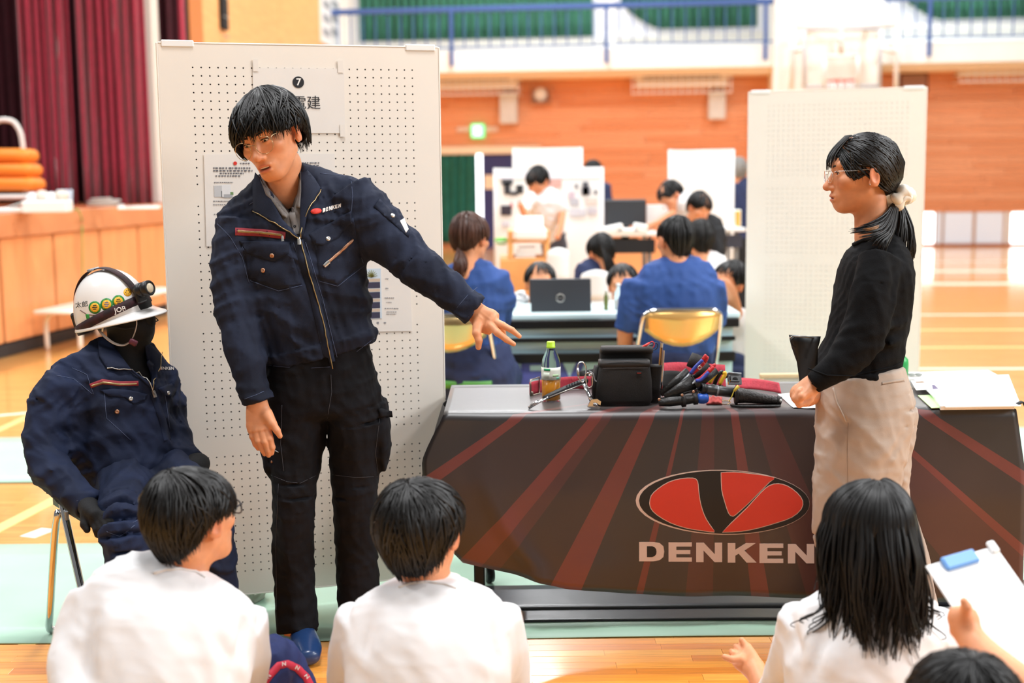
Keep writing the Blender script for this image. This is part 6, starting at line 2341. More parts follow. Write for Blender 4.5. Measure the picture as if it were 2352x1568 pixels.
# head
whd = Head(W(1984, 397, WY), yaw=91, pitch=1, roll=0, sc=.985)
nk = (tuple(whd.l(W(2000, 460, WY))), tuple(whd.l(W(2004, 545, WY))), .047, .052)
hv2 = head_mesh(whd, 'woman', .0022, tone=.93, fem=True, mouth=.0022, neck=nk)
hY = 3.6
H_ = lambda x, y, dy=0: W(x, y, hY + dy)
pal = gc([(H_(1872, 876, 0), .026, .03), (H_(1856, 892), .03, .034), (H_(1842, 906), .028, .034), (H_(1836, 918), .02, .03)], 3, (.8, 0, .5), end=.6)
fg = [[(H_(1838, 900, dy), .011), (H_(1828, 915, dy), .0105), (H_(1836, 928, dy), .0098), (H_(1852, 926, dy + .004), .0088), (H_(1862, 918, dy + .005), .008)] for dy in (-.03, -.012, .008, .026)]
fg += [[(H_(1856, 898, -.03), .012), (H_(1842, 910, -.042), .0105), (H_(1834, 920, -.036), .0085)]]
h3 = iso(hand_field(pal, fg), *bounds([H_(1815, 860), H_(1885, 945), H_(1850, 900, .09), H_(1850, 900, -.08)], .01), .0024)
h4 = iso(ell(W(1850, 905, 3.72), (.045, .05, .036)), *bounds([W(1850, 905, 3.72)], .07), .006)
core = U(gc([(t[0], t[1] * .8, t[2] * .8) for t in wt], 1), gc([(t[0], t[1] * .6, t[2] * .6) for t in arm], 1), gc([(t[0], t[1] * .6, t[2] * .6) for t in arm2], 1), gc([(t[0], t[1] * .6, t[2] * .6) for t in l1], 1), gc([(t[0], t[1] * .6, t[2] * .6) for t in l2], 1), k=.03)
cv = iso(core, *bounds([t[0] for t in wt + arm + arm2 + l1 + l2], .13), .016)
wb_ = body_mesh('body', [hv2, (*h3, np.tile(SKIN * .93, (len(h3[0]), 1))), (*h4, np.tile(SKIN * .93, (len(h4[0]), 1))), cv], wom)
face_parts(whd, wb_, gaze=(0, 1, -.05))
mk('earring', MB().lathe([(.0022, 0), (.0022, .001), (1e-6, .0015)], whd.w((-.0825, .002, -.033)), (0, -1, 0), 8).get(), SILVER, wb_)
gl = sub('glasses', wom, whd.w((0, .108, -.006)))
glasses(whd, gl, mat('thin_silver_frame', 'C8C4C0', .2, metal=.95), rx=.0215, rz=.018, z=-.008, r=.0007)
# hair drawn back into a low ponytail
mb = MB()
mb.cen = whd.w((0, -.01, 0))
env = dict(A=.087, Bf=.1, Bb=.108, C=.098, z0=.02, whorl=.02)
tie = whd.w((.0, -.105, -.045))
tie = W(2062, 452, WY)
nphi, ns = 44, 14
def ze_w(phi):
    b = abs((phi + math.pi) % (2 * math.pi) - math.pi)
    return float(np.interp(b, [0, .5, .85, 1.1, 1.45, 1.75, 2.2, 2.7, 3.15], [.05, .05, .042, .034, .026, .012, -.035, -.06, -.065]))
P = np.zeros((ns, nphi, 3))
for i in range(nphi):
    phi = 2 * math.pi * i / nphi
    z1 = ze_w(phi)
    s1 = 1 + (.02 - z1) / .1 if z1 < .02 else math.acos(min(1, (z1 - .02) / .098)) / (math.pi / 2)
    for j in range(ns):
        p = dome(phi, s1 * j / (ns - 1), **env)
        P[j, i] = p - unit(p) * .004
mb.grid(whd.w(P.reshape(-1, 3)).reshape(P.shape)[::-1], True)
rg = random.Random(4)
tl = whd.l(tie)
for q in range(620):                      # strands combed back over the head to the tie
    side = rg.choice((-1, 1))
    a0 = rg.uniform(0, 1.0)
    phi0 = side * (a0 * 1.9)
    z_ = ze_w(phi0)
    s0 = (1 + (.02 - z_) / .1 if z_ < .02 else math.acos(min(1, (z_ - .02) / .098)) / (math.pi / 2)) * rg.uniform(.15, 1.0)
    p0 = dome(phi0, s0, **env)
    pts = []
    for t_ in np.linspace(0, 1, 9):
        p = p0 * (1 - t_) + tl * t_
        # push out to the scalp envelope
        d = p - np.array([0, -.006, .015])
        e = np.sqrt((d[0] / .087) ** 2 + (d[1] / (.1 if d[1] > 0 else .108)) ** 2 + (d[2] / .1) ** 2)
        if e < 1: p = np.array([0, -.006, .015]) + d / max(e, .25) * (1 - .12 * max(0, t_ - .75) * 4)
        if -.04 < p[1] < .028 and p[2] < .02 and abs(p[0]) > .045: p = np.array([p[0] * .96, p[1], .02 + .3 * (p[2] + .02) * .2])
        pts.append(whd.w(p + unit(d) * rg.uniform(-.001, .003) * math.sin(math.pi * t_)))
    lock(mb, pts, .0075 * rg.uniform(.6, 1.3), .0026)
for q in range(46):                       # see-through fringe over the forehead
    side = rg.uniform(-.72, .72)
    x = side * .06
    y0, z0 = .062 - .25 * x * x * 10 * .1, .098
    zt = .006 + .02 * abs(side) * rg.random() + rg.uniform(0, .016)
    pts = [whd.w((x * (1 + .12 * t_), .045 + .062 * math.sin(t_ * 1.65) - 5.5 * x * x * t_, .11 + (zt - .11) * t_)) for t_ in np.linspace(0, 1, 8)]
    lock(mb, pts, .004 * rg.uniform(.5, 1.3), .0016)
for q in range(3):                       # wisps before the ear
    y = rg.uniform(.02, .06)
    pts = [whd.w((-.079 + .006 * t_, y + .03 * (1 - t_) * .3, .06 - (.075 + rg.uniform(0, .025)) * t_)) for t_ in np.linspace(0, 1, 6)]
    lock(mb, pts, .004, .0015)
hr = mk('hair', mb.get(), HAIRM, wom)
# ponytail
mb = MB()
mb.cen = W(2040, 560, WY + .02)
G0 = [tie + np.array([0, dy, 0]) for dy in (-.022, .022)]
gd = []
for (x1, y1, x2, y2, x3, y3, dy) in ((2052, 500, 2045, 545, 2052, 588, -.04), (2072, 500, 2068, 550, 2064, 600, -.05), (2084, 505, 2090, 555, 2082, 606, -.045), (2090, 510, 2098, 560, 2093, 608, 0), (2082, 510, 2092, 560, 2084, 604, .05)):
    gd.append([tie, W(x1, y1, WY + dy * .7), W(x2, y2, WY + dy), W(x3, y3, WY + dy)])
hair_guides(mb, gd, 110, 3, .011, .004, .004, .004)
gd = []
for (x1, y1, x2, y2, x3, y3, dy) in ((2030, 495, 1995, 515, 1950, 528, -.085), (2036, 505, 2000, 524, 1948, 534, -.11), (2040, 518, 2010, 538, 1970, 545, -.14), (2046, 528, 2024, 552, 2010, 575, -.15), (2052, 530, 2040, 560, 2034, 596, -.15)):
    gd.append([tie, W(x1, y1, WY + dy * .7), W(x2, y2, WY + dy), W(x3, y3, WY + dy)])
hair_guides(mb, gd, 90, 5, .010, .0035, .004, .003)
mk('ponytail', mb.get(), HAIRM, wom)
mb = MB()
mb.cen = W(2040, 600, WY + .02)
hair_guides(mb, [[tie, W(2030, 505, WY - .08), W(2005, 522, WY - .115), W(1975, 528, WY - .125)], [tie, W(2036, 512, WY - .08), W(2012, 526, WY - .12), W(1985, 530, WY - .13)]], 9, 6, .006, .003, .002)
mk('light_brown_lock', mb.get(), mat('caramel_hair', '9A6A3E', .45, var=.2, vscale=40), wom)
# cream scrunchie
sc_ = sub('scrunchie', wom, tie)
CRM = mat('cream_satin', 'F0E6D6', .45, var=.05, vscale=20)
ax = unit(W(2078, 500, WY) - W(2052, 420, WY))
e1 = unit(np.cross(ax, EY)); e2 = np.cross(ax, e1)
pts, rr_ = [], []
for a in np.linspace(0, 2 * math.pi, 49):
    rad = .026 + .003 * math.sin(5 * a)
    pts.append(tie + rad * (math.cos(a) * e1 + math.sin(a) * e2) + ax * .006 * math.sin(3 * a + 1))
    rr_.append(.02 + .0055 * math.sin(7 * a) + .003 * math.sin(11 * a + 1))
mk('ruffle', MB().tube(pts, rr_, 12, cap=False).get(), CRM, sc_)
pts, rr_ = [], []
for a in np.linspace(0, 2 * math.pi, 49):
    pts.append(tie + ax * .014 + (.03 + .004 * math.sin(4 * a + 2)) * (math.cos(a) * e1 + math.sin(a) * e2) + ax * .007 * math.sin(4 * a))
    rr_.append(.013 + .006 * math.sin(6 * a + 2))
mk('ruffle', MB().tube(pts, rr_, 10, cap=False).get(), CRM, sc_)
# cardigan and trouser details
WB = bvh_of(wv)
for q in ([(1852, 868), (1866, 880), (1878, 896)], [(1856, 846), (1900, 862), (1965, 862), (2050, 842), (2070, 832)]):
    try: mk('ribbed_edge', cord(WB, q, .0022, .0008, 5, 9), BKNIT, card)
    except ValueError: pass
mk('collar', cord(WB, [(1962, 562), (1985, 552), (2020, 545)], .006, .002, 8, 9), BKNIT, card)
TB2 = bvh_of(tv2)
mk('pocket_edge', cord(TB2, [(1914, 890), (1922, 925), (1944, 968)], .0032, .0006, 6), BEIGE, wtr)
mk('rear_pocket', ribbon(TB2, [(2026, 880), (2050, 876), (2076, 872)], 5, .002), BEIGE, wtr)
for q in ([(1948, 970), (1946, 1060), (1950, 1200)], [(2024, 884), (2052, 879), (2078, 876)]): mk('seam', cord(TB2, q, .0007, .0006, 4), mat('beige_stitch', '9C8674', .8), wtr)
for (x, y, Y, nm) in ((1960, 1462, 3.72, 0), (2060, 1450, 3.86, 1)):
    hc = W(x, y, Y)
    st = [(np.array([hc[0] + .1, Y, .035]), .036, .035), (np.array([hc[0], Y, .036]), .042, .036), (np.array([hc[0] - .1, Y, .03]), .043, .03), (np.array([hc[0] - .15, Y, .022]), .03, .02)]
    g_ = gc(st, 3, (0, 1, 0), end=.7)
    mk('shoe', iso(lambda P: np.maximum(g_(P), .004 - P[:, 2]), *bounds([s_[0] for s_ in st], .07), .007), BLACKPL, wom)
# black pouch in her far hand
t = thing('zip_pouch', 'black zip pouch with wrist loop held beyond the woman', 'pouch', W(1850, 895, 3.75))
P = np.zeros((9, 7, 3))
for j in range(9):
    for i in range(7):
        a, b = i / 6, j / 8
        x = 1822 + a * (58 - 4 * b) + 18 * b * (1 - a) * .9
        P[j, i] = W(x, 772 + 118 * b, 3.73 + .012 * math.sin(a * 4 + b * 3))
mk('body', MB().slab(P[::-1], .02).get(), mat('black_nylon', '1A1B1D', .55, var=.15, vscale=20), t)
mk('zip', MB().tube([W(1822, 772, 3.72), W(1850, 773, 3.725), W(1872, 776, 3.73)], .0025, 6).get(), GREYST, t)
mk('loop', MB().tube(cr([W(1824, 774, 3.725), W(1817, 781, 3.725), W(1819, 792, 3.725), W(1828, 797, 3.725)], 4), .004, 8, flat=.5).get(), mat('black_nylon', '1A1B1D', .55), t)
mk('zip_pull', MB().tube([W(1822, 771, 3.72), W(1813, 776, 3.72)], .0014, 6).get(), SILVER, t)
# ================================================================ seated work-wear mannequin, helmet, headlamp, chair
def pipe_chair(label, c, fw, group=None, seat_col='2B5A4A', back_m=None, tube_m=None):
    """folding pipe chair; c = floor centre, fw = facing direction in plan"""
    fw = unit(np.array([fw[0], fw[1], 0.0]))
    rt = np.array([fw[1], -fw[0], 0.0])
    t = thing('folding_chair', label, 'chair', c, group)
    c = np.asarray(c, float)
    L = lambda x, y, z: c + rt * x + fw * y + EZ * z
    tube_m = tube_m or CHROME
    r = .0115
    # main frame: front feet up to the backrest
    pts = [L(.2, .24, .012), L(.2, .2, .06), L(.2, -.06, .5), L(.19, -.2, .74), L(.17, -.225, .785), L(.12, -.235, .8), L(-.12, -.235, .8), L(-.17, -.225, .785), L(-.19, -.2, .74), L(-.2, -.06, .5), L(-.2, .2, .06), L(-.2, .24, .012)]
    mk('main_frame', MB().tube(cr(pts, 4), r, 10).get(), tube_m, t)
    # rear legs joined by a floor rail
    for s in (1, -1):
        pts = [L(.212 * s, -.05, .45), L(.212 * s, -.1, .36), L(.208 * s, -.2, .1), L(.2 * s, -.25, .03), L(.185 * s, -.262, .013), L(.15 * s, -.265, .012), L(0, -.265, .012)]
        mk('rear_leg', MB().tube(cr(pts, 4), r, 10).get(), tube_m, t)
        mk('hinge_bracket', MB().box(L(.2 * s, -.03, .445), (.012, .05, .03), np.stack([rt, fw, EZ], 1), .003).get(), GREYST, t, smooth=False)
        mk('foot_cap', MB().lathe([(.014, 0), (.014, .02), (.0125, .024)], L(.2 * s, .238, .0), n=12).get(), BLACKPL, t)
    P = np.zeros((5, 9, 3))
    for j in range(5):
        for i in range(9):
            a = (i - 4) / 4
            P[j, i] = L(.18 * a, -.225 + .03 * (1 - a * a) * -1 + .02 - .012 * j / 4 * 3, (.625 + .075 * a * a) * (1 - j / 4) + (.792 - .012 * a ** 4) * j / 4)
    mk('backrest', MB().slab(P, .008).get(), back_m or mat('backrest_reflection_tint', 'E9C88E', .18, metal=.85), t)  # chrome shell by default; warm reflection of the surroundings is painted into its colour
    P = np.zeros((6, 7, 3))
    for j in range(6):
        for i in range(7):
            P[j, i] = L(-.19 + .38 * i / 6, -.17 + .37 * j / 5, .445 + .008 * math.sin(math.pi * i / 6) * math.sin(math.pi * j / 5))
    mk('seat', MB().slab(P[:, ::-1], .035).get(), mat('seat_vinyl_' + seat_col, seat_col, .45), t)
    return t


fwd = unit(np.array([.6, -.8, 0]))
pipe_chair('chrome folding chair under the helmeted mannequin, its leg on the green sheet', (-1.18, 3.94, 0), fwd, 'folding chairs', '24352F')
man2 = thing('mannequin', 'seated black mannequin dressed in a navy work jacket and trousers', 'mannequin', (-1.14, 3.93, .42))
tt_ = [S(285, 800, 3.97, 52, .06), S(282, 832, 3.96, 92, .095), S(272, 880, 3.95, 124, .12), S(272, 960, 3.94, 128, .13), S(285, 1040, 3.93, 126, .135), S(300, 1092, 3.92, 118, .13), S(304, 1112, 3.92, 112, .125)]
uu = (.86, .5, .0)
aL = [S(150, 872, 3.86, 48, 56), S(118, 930, 3.83, 54, 56), S(102, 1000, 3.8, 50, 54), S(104, 1058, 3.76, 48, 52), S(140, 1102, 3.7, 46, 48), S(182, 1142, 3.65, 41, 42), S(206, 1166, 3.62, 38, 38)]
aR = [S(376, 880, 4.06, 34, 48), S(396, 945, 4.05, 36, 46), S(404, 1000, 4.03, 36, 44), S(425, 1040, 3.98, 32, 40), S(448, 1062, 3.94, 26, 32)]
f = U(gc(tt_, 3, uu, end=.2), gc(aL, 3, (1, 0, 0), end=.1), gc(aR, 3, (1, 0, 0), end=.1), cap(W(235, 812, 3.94), W(150, 868, 3.88), .05, .055), cap(W(330, 815, 4.0), W(375, 870, 4.05), .045, .05), k=.035)
f = SUB(f, cutpoly([(262, 770), (330, 770), (342, 850), (352, 885), (320, 862), (286, 836)], 3.3, 3.97), .006)
Wm = lambda x, y, Y=3.74: W(x, y, Y)
cre_ = [(Wm(90, 960), Wm(170, 975), .016, .012), (Wm(75, 1010), Wm(165, 1005), .014, .014), (Wm(66, 1045), Wm(150, 1035), .014, .013), (Wm(90, 1090), Wm(165, 1050), .014, .012), (Wm(130, 1120), Wm(190, 1085), .012, .009), (Wm(150, 1140), Wm(200, 1105), .01, .008),
        (Wm(120, 880), Wm(190, 930), .02, .01), (Wm(195, 900), Wm(190, 1040), .02, -.014), (Wm(230, 1000), Wm(380, 960), .022, .009), (Wm(250, 1060), Wm(390, 1010), .022, .01), (Wm(240, 1100), Wm(350, 1070), .016, .009), (Wm(140, 850), Wm(110, 930), .02, .008)]
mv = cloth(f, [x[0] for x in tt_ + aL + aR], .0062, .19, wr=.0075, wsc=4.5, seed=9, cre=cre_)
NAVYM = mat('navy_twill_new', '151C30', .72, var=.25, vscale=5, bump=.2, bscale=700, spec=.25, col2='212B47')
mj = mk('jacket', mv, NAVYM, man2)
# trousers
q1 = [S(285, 1090, 3.9, 85, .11), S(288, 1130, 3.8, 70, .1), S(284, 1180, 3.62, 62, .088), S(288, 1230, 3.56, 58, .08), S(300, 1330, 3.56, 52, .072), S(310, 1480, 3.58, 48, .07), S(312, 1520, 3.58, 46, .07)]
q2 = [S(350, 1085, 4.02, 80, .11), S(400, 1110, 3.9, 66, .1), S(455, 1150, 3.76, 58, .088), S(480, 1200, 3.72, 54, .08), S(500, 1300, 3.72, 46, .07), S(508, 1400, 3.73, 42, .066), S(510, 1430, 3.73, 42, .066)]
f = U(gc(q1, 3, end=.1), gc(q2, 3, end=.1), k=.03)
cre_ = [(Wm(230, 1240, 3.5), Wm(340, 1210, 3.5), .014, .012), (Wm(235, 1275, 3.48), Wm(345, 1250, 3.48), .013, .012), (Wm(245, 1310, 3.48), Wm(350, 1290, 3.48), .013, .012), (Wm(230, 1130, 3.7), Wm(300, 1200, 3.55), .016, .008), (Wm(300, 1100, 3.75), Wm(340, 1150, 3.7), .014, .01)]
tv3 = cloth(f, [x[0] for x in q1 + q2], .0075, .17, wr=.006, wsc=5, seed=3, cre=cre_)
mt_ = mk('trousers', tv3, NAVYM, man2)
# black stretch-covered head and neck
BLKF = mat('black_stretch_fabric', '0C0C0E', .75, bump=.15, bscale=500)
mhd = Head(W(292, 722, 3.97), yaw=-48, pitch=-6, roll=8, sc=.98)
fb = U(ell((0, 0, .02), (.074, .094, .085)), ell((0, .03, -.035), (.06, .06, .078)), ell((0, .08, -.045), (.03, .02, .03)), k=.02)
fh = lambda P: fb(((P - mhd.c.astype(np.float32)) @ mhd.R.astype(np.float32)) / mhd.s) * mhd.s
fn = U(fh, cap(W(290, 775, 3.98), W(288, 850, 3.97), .056, .075), ell(W(300, 875, 3.97), (.09, .07, .07)), k=.03)
hb = iso(fn, *bounds([W(292, 640, 3.97), W(300, 890, 3.97)], .15), .0055)
mk('head', hb, BLKF, man2)
mk('mask_fold', MB().tube([mhd.w(p) for p in ((-.075, .02, -.02), (-.06, .07, -.035), (0, .1, -.04), (.06, .07, -.035), (.075, .02, -.02))], .0018, 5).get(), mat('black_seam', '222226', .7), man2)
# gloves
GLV = mat('black_knit_glove', '131315', .85, bump=.3, bscale=400)
g0 = lambda x, y, dy=0: W(x, y, 3.58 + dy)
pal = gc([(g0(204, 1164, .03), .036, .03), (g0(216, 1180), .042, .026), (g0(228, 1192, -.02), .04, .022)], 3, (.7, 0, -.7), end=.5)
fg = [[(g0(240, 1184, -.03), .0125), (g0(252, 1196, -.045), .0115), (g0(256, 1208, -.04), .01)], [(g0(234, 1192, -.035), .0125), (g0(244, 1206, -.05), .0115), (g0(247, 1218, -.045), .01)],
      [(g0(226, 1198, -.035), .0125), (g0(234, 1214, -.05), .0115), (g0(236, 1226, -.045), .01)], [(g0(216, 1200, -.03), .0115), (g0(222, 1216, -.045), .0105), (g0(224, 1228, -.04), .009)], [(g0(196, 1186, -.01), .014), (g0(194, 1204, -.03), .012), (g0(200, 1216, -.035), .01)]]
mk('glove', iso(hand_field(pal, fg), *bounds([g0(170, 1140), g0(270, 1240), g0(220, 1190, .1), g0(220, 1190, -.1)], .02), .0035), GLV, man2)
mk('glove', iso(U(ell(W(452, 1066, 3.92), (.04, .05, .035)), ell(W(444, 1085, 3.88), (.03, .03, .04)), k=.02), *bounds([W(450, 1075, 3.9)], .1), .006), GLV, man2)
mk('shoe', MB().lathe([(.05, 0), (.055, .03), (.045, .08), (.04, .1)], W(312, 1540, 3.58) * [1, 1, 0], n=16, sx=1).get(), BLACKPL, man2)
mk('shoe', MB().lathe([(.05, 0), (.055, .03), (.045, .08), (.04, .1)], W(512, 1460, 3.72) * [1, 1, 0], n=16, sx=1).get(), BLACKPL, man2)
# jacket details
MBv = bvh_of(mv, hb)
MJ = bvh_of(mv)
def md(name, vf, m): return mk(name, vf, m, mj)
md('collar', patch(MBv, [(224, 780), (236, 776), (262, 800), (300, 850), (352, 888), (344, 892), (300, 852), (246, 850), (228, 820)], .004, .006, 7, True), NAVYM)
md('collar', patch(MBv, [(328, 786), (345, 796), (362, 812), (366, 830), (358, 860), (352, 890), (346, 880), (338, 840)], .004, .006, 7, True), NAVYM)
md('zip', cord(MBv, [(246, 849), (275, 850), (300, 853), (325, 866), (345, 888), (350, 905)], .0016, .011), SILVER)
md('zip', cord(MBv, [(366, 812), (364, 835), (354, 865), (348, 895)], .0016, .011), BRASS)
md('zip_pull', ribbon(MJ, [(350, 895), (354, 912)], 6, .005, .002, 4), GREYST)
md('placket', ribbon(MJ, [(352, 905), (372, 960), (384, 1010)], 16, .002), NAVYM)
md('pocket_zip_tape', ribbon(MJ, [(208, 886), (235, 876), (275, 881), (318, 880)], 11, .002), REDZ)
md('zip', ribbon(MJ, [(212, 886), (236, 878), (276, 883), (314, 881)], 4, .0035), BRASS)
md('pocket_flap', patch(MJ, [(230, 896), (262, 892), (300, 896), (338, 905), (330, 920), (306, 928), (286, 912), (252, 910)], .004, .0008, 7), NAVYM)
md('button', stud(MJ, 300, 916, .0075, .008), SILVER)
md('button', stud(MJ, 269, 945, .0072, .005), COPPER)
md('pocket_flap', patch(MJ, [(362, 892), (398, 878), (403, 896), (392, 912), (374, 906)], .004, .0008, 6), NAVYM)
md('button', stud(MJ, 384, 903, .007, .008), SILVER)
md('button', stud(MJ, 153, 1176, .006, .004), COPPER)
for q in ([(166, 845), (200, 860), (215, 905)], [(240, 900), (244, 960), (300, 1010)], [(130, 862), (170, 870), (212, 904)], [(378, 900), (390, 985)], [(176, 1150), (205, 1145), (232, 1150)], [(310, 1075), (316, 1100)], [(250, 1092), (310, 1098), (350, 1085)]):
    try: md('seam', cord(MJ, q, .0007, .0008, 4, 10), STITCH)
    except ValueError: pass
try:
    md('logo', patch(MJ, [(361, 846), (365, 842), (369, 845), (367, 850)], .002, 0, 3), REDLOGO)
    md('lettering', text_px(MJ, 'DENKEN', 380, 846, 7, -.03, .002, .02), WHITEPR)
except ValueError: pass
MT = bvh_of(tv3)
for q in ([(305, 1200), (325, 1190), (345, 1186)], [(245, 1220), (275, 1232), (310, 1205)]):
    try: mk('seam', cord(MT, q, .0007, .0008, 4, 10), STITCH, mt_)
    except ValueError: pass

# ---- helmet
hc = W(263, 727, 3.97)
fx = unit(np.array([.86, -.40, .20]))
uz = unit(np.array([-.22, -.06, .97]) - fx * np.dot(fx, [-.22, -.06, .97]))
Rh = np.stack([fx, np.cross(uz, fx), uz], 1)
hw = lambda x, y, z: hc + Rh @ np.array([x, y, z])
WH = mat('white_helmet_shell', 'F1EFEC', .22, coat=.4)
t = thing('safety_helmet', 'white safety helmet with round green and yellow stickers on the mannequin', 'helmet', hw(0, 0, 0))
a_, b_, c_ = .124, .106, .148
P = []
for j in range(15):
    th = j / 14 * math.pi / 2
    P.append([hw(a_ * math.cos(th) ** .9 * math.cos(p), b_ * math.cos(th) ** .9 * math.sin(p), c_ * math.sin(th) + .004 * math.exp(-(math.sin(p) / .35) ** 2) * math.sin(2 * th) * (math.cos(p) > -9)) for p in np.linspace(0, 2 * math.pi, 48, endpoint=False)])
dv = MB().grid(P, True).get()
mk('shell', dv, WH, t)
P = []
for k, (e, z) in enumerate(((0, .004), (.004, -.004), (.008, -.01), (.009, -.014), (.005, -.014), (-.004, -.006))):
    rw = []
    for p in np.linspace(0, 2 * math.pi, 60, endpoint=False):
        vis = max(0, math.cos(p)) ** 2.2
        ex = e * (1 + 6.2 * vis) if e > 0 else e
        rw.append(hw((a_ + ex) * math.cos(p), (b_ + e * (1 + .6 * vis)) * math.sin(p), z - .012 * vis * (e > 0) * (e / .013)))
    P.append(rw)
mk('brim', MB().grid(P, True).get(), WH, t)
HB = bvh_of(dv)
YS, GS = mat('yellow_sticker', 'F2B731', .4), mat('green_sticker', '2E8A3E', .4)
for i, (x, y) in enumerate(((218, 706), (245, 699), (272, 692))):
    s_ = mk('sticker', patch(HB, oval2(x, y, 14.5, 14.5, 0, 24), .0006, 0, 5), GS, t)
    mk('sticker_centre', patch(HB, oval2(x, y, 10.5, 10.5, 0, 20), .0011, 0, 5), YS, s_)
    for dy_, w_ in ((-4, 8), (0, 11), (4, 7)):
        mk('sticker_print', patch(HB, [(x - w_ / 2, y + dy_ - 1), (x + w_ / 2, y + dy_ - 1.6), (x + w_ / 2, y + dy_ + .2), (x - w_ / 2, y + dy_ + .8)], .0015, 0, 9), INK if i % 2 == 0 else mat('blue_print', '4A63B0', .5), s_)
s_ = mk('sticker', patch(HB, oval2(293, 671, 9.5, 9.5, 0, 20), .0006, 0, 4), YS, t)
for a in range(6): mk('sticker_print', patch(HB, oval2(293 + 4.5 * math.cos(a), 671 + 4.5 * math.sin(a), 1, 1, 0, 6), .0011, 0, 3), INK, s_)
mk('marker_writing', text_px(HB, '太郎', 188, 700, 11, .1, .0008), INK, t)
mk('trim_line', cord(HB, [(184, 712), (200, 722), (218, 724)], .0012, .0004), mat('dark_red_line', '5A2A26', .5), t)
mk('trim_line', cord(HB, [(292, 697), (318, 682), (338, 664)], .0012, .0004), BLACKM, t)
STRP = mat('grey_chin_strap', 'B7A79A', .7)
mk('chin_strap', MB().tube(cr([W(225, 752, 3.9), W(238, 770, 3.88), W(262, 788, 3.87), W(285, 792, 3.87), W(306, 780, 3.87)], 4), .006, 8, flat=.3).get(), STRP, t)
mk('chin_strap', MB().tube(cr([W(312, 722, 3.88), W(314, 745, 3.87), W(308, 768, 3.87), W(300, 784, 3.87)], 4), .005, 8, flat=.3).get(), STRP, t)
mk('strap_buckle', MB().box(W(306, 786, 3.86), (.024, .012, .018), Ry(.5), .003).get(), mat('maroon_plastic', '5A2232', .5), t)
mk('strap_buckle', MB().box(W(236, 756, 3.87), (.005, .005, .014), Ry(.2), .001).get(), mat('pale_cream_clip', 'EFE2C0', .4), t)
mk('chin_cover', MB().tube(cr([W(333, 712, 3.93), W(340, 735, 3.93), W(334, 756, 3.93)], 4), [.018, .02, .022, .023, .024, .024, .022, .02, .012], 10).get(), BLKF, t)
mk('green_tape', patch(HB, [(197, 722), (204, 721), (210, 748), (204, 748)], .0012, .0006, 4), mat('green_tape', '2F9A44', .5), t)
# ---- headlamp
t = thing('headlamp', 'black headlamp with patterned elastic straps around the white helmet', 'headlamp', hw(a_ + .03, 0, .05))
ELA = mat('black_elastic_red_pattern', '151214', .7, var=.5, vscale=60, col2='40181F')
def band(pts_fn, w, n=60, lift=.003, tw=None):
    P = np.zeros((3, n, 3))
    for i in range(n):
        for j in range(3): P[j, i] = pts_fn(i / (n - 1), (j - 1) * w / 2, lift)
    return MB().slab(P, .0016).get()
def ringpt(s, dz, lift):
    p = s * 2 * math.pi
    z = .0085 + .027 * math.cos(p) + dz
    k = math.sqrt(max(.05, 1 - (z / c_) ** 2)) ** .95
    return hw((a_ * k + lift + .002) * math.cos(p), (b_ * k + lift + .002) * math.sin(p), z)
mk('head_strap', band(ringpt, .027, 72), ELA, t)
def overpt(s, dy, lift):
    th = math.radians(14) + s * math.radians(150)
    return hw((a_ + lift + .003) * math.cos(th), dy - .012, (c_ + lift + .004) * math.sin(th))
mk('top_strap', band(overpt, .026, 40), ELA, t)
mk('top_buckle', MB().box(hw(-.01, -.014, c_ + .008), (.026, .034, .007), Rh, .003).get(), GREYST, t)
lp = hw(a_ + .012, -.012, .062)
mk('lamp_body', MB().lathe([(.018, -.012), (.022, 0), (.022, .012), (.018, .016), (.021, .018), (.0235, .024), (.0235, .04), (.021, .043), (.017, .043), (.015, .036), (1e-6, .036)], lp, fx, 22).get(), BLACKPL, t)
mk('lamp_lens', MB().lathe([(.016, .04), (.014, .042), (1e-6, .0425)], lp, fx, 18).get(), mat('warm_lens', 'E9DCC0', .1), t)
mk('bracket', MB().box(hw(a_ + .008, -.012, .045), (.014, .04, .04), Rh, .004).get(), BLACKPL, t, smooth=False)
mk('battery_box', MB().box(hw(-a_ - .014, .0, .012), (.026, .05, .058), Rh, .006).get(), BLACKPL, t, smooth=False)
RB = bvh_of(band(ringpt, .027, 72))
try: mk('lettering', text_px(RB, 'JOB', 276, 711, 12, .22, .001, .02), WHITEPR, t)
except ValueError: pass
# ================================================================ students sitting on the floor in front
SHIRT = mat('white_cotton', 'E8E6E6', .8, var=.03, vscale=8, bump=.12, bscale=500, sheen=.05)
NAVYP = mat('navy_gym_trousers', '1D2A5C', .7, var=.12, vscale=8, bump=.1, bscale=300)


def ze_boy(phi):
    b = abs((phi + math.pi) % (2 * math.pi) - math.pi)
    return float(np.interp(b, [0, .7, 1.05, 1.4, 1.75, 2.2, 2.7, 3.15], [.012, .008, -.004, .004, .0, -.052, -.078, -.082]))


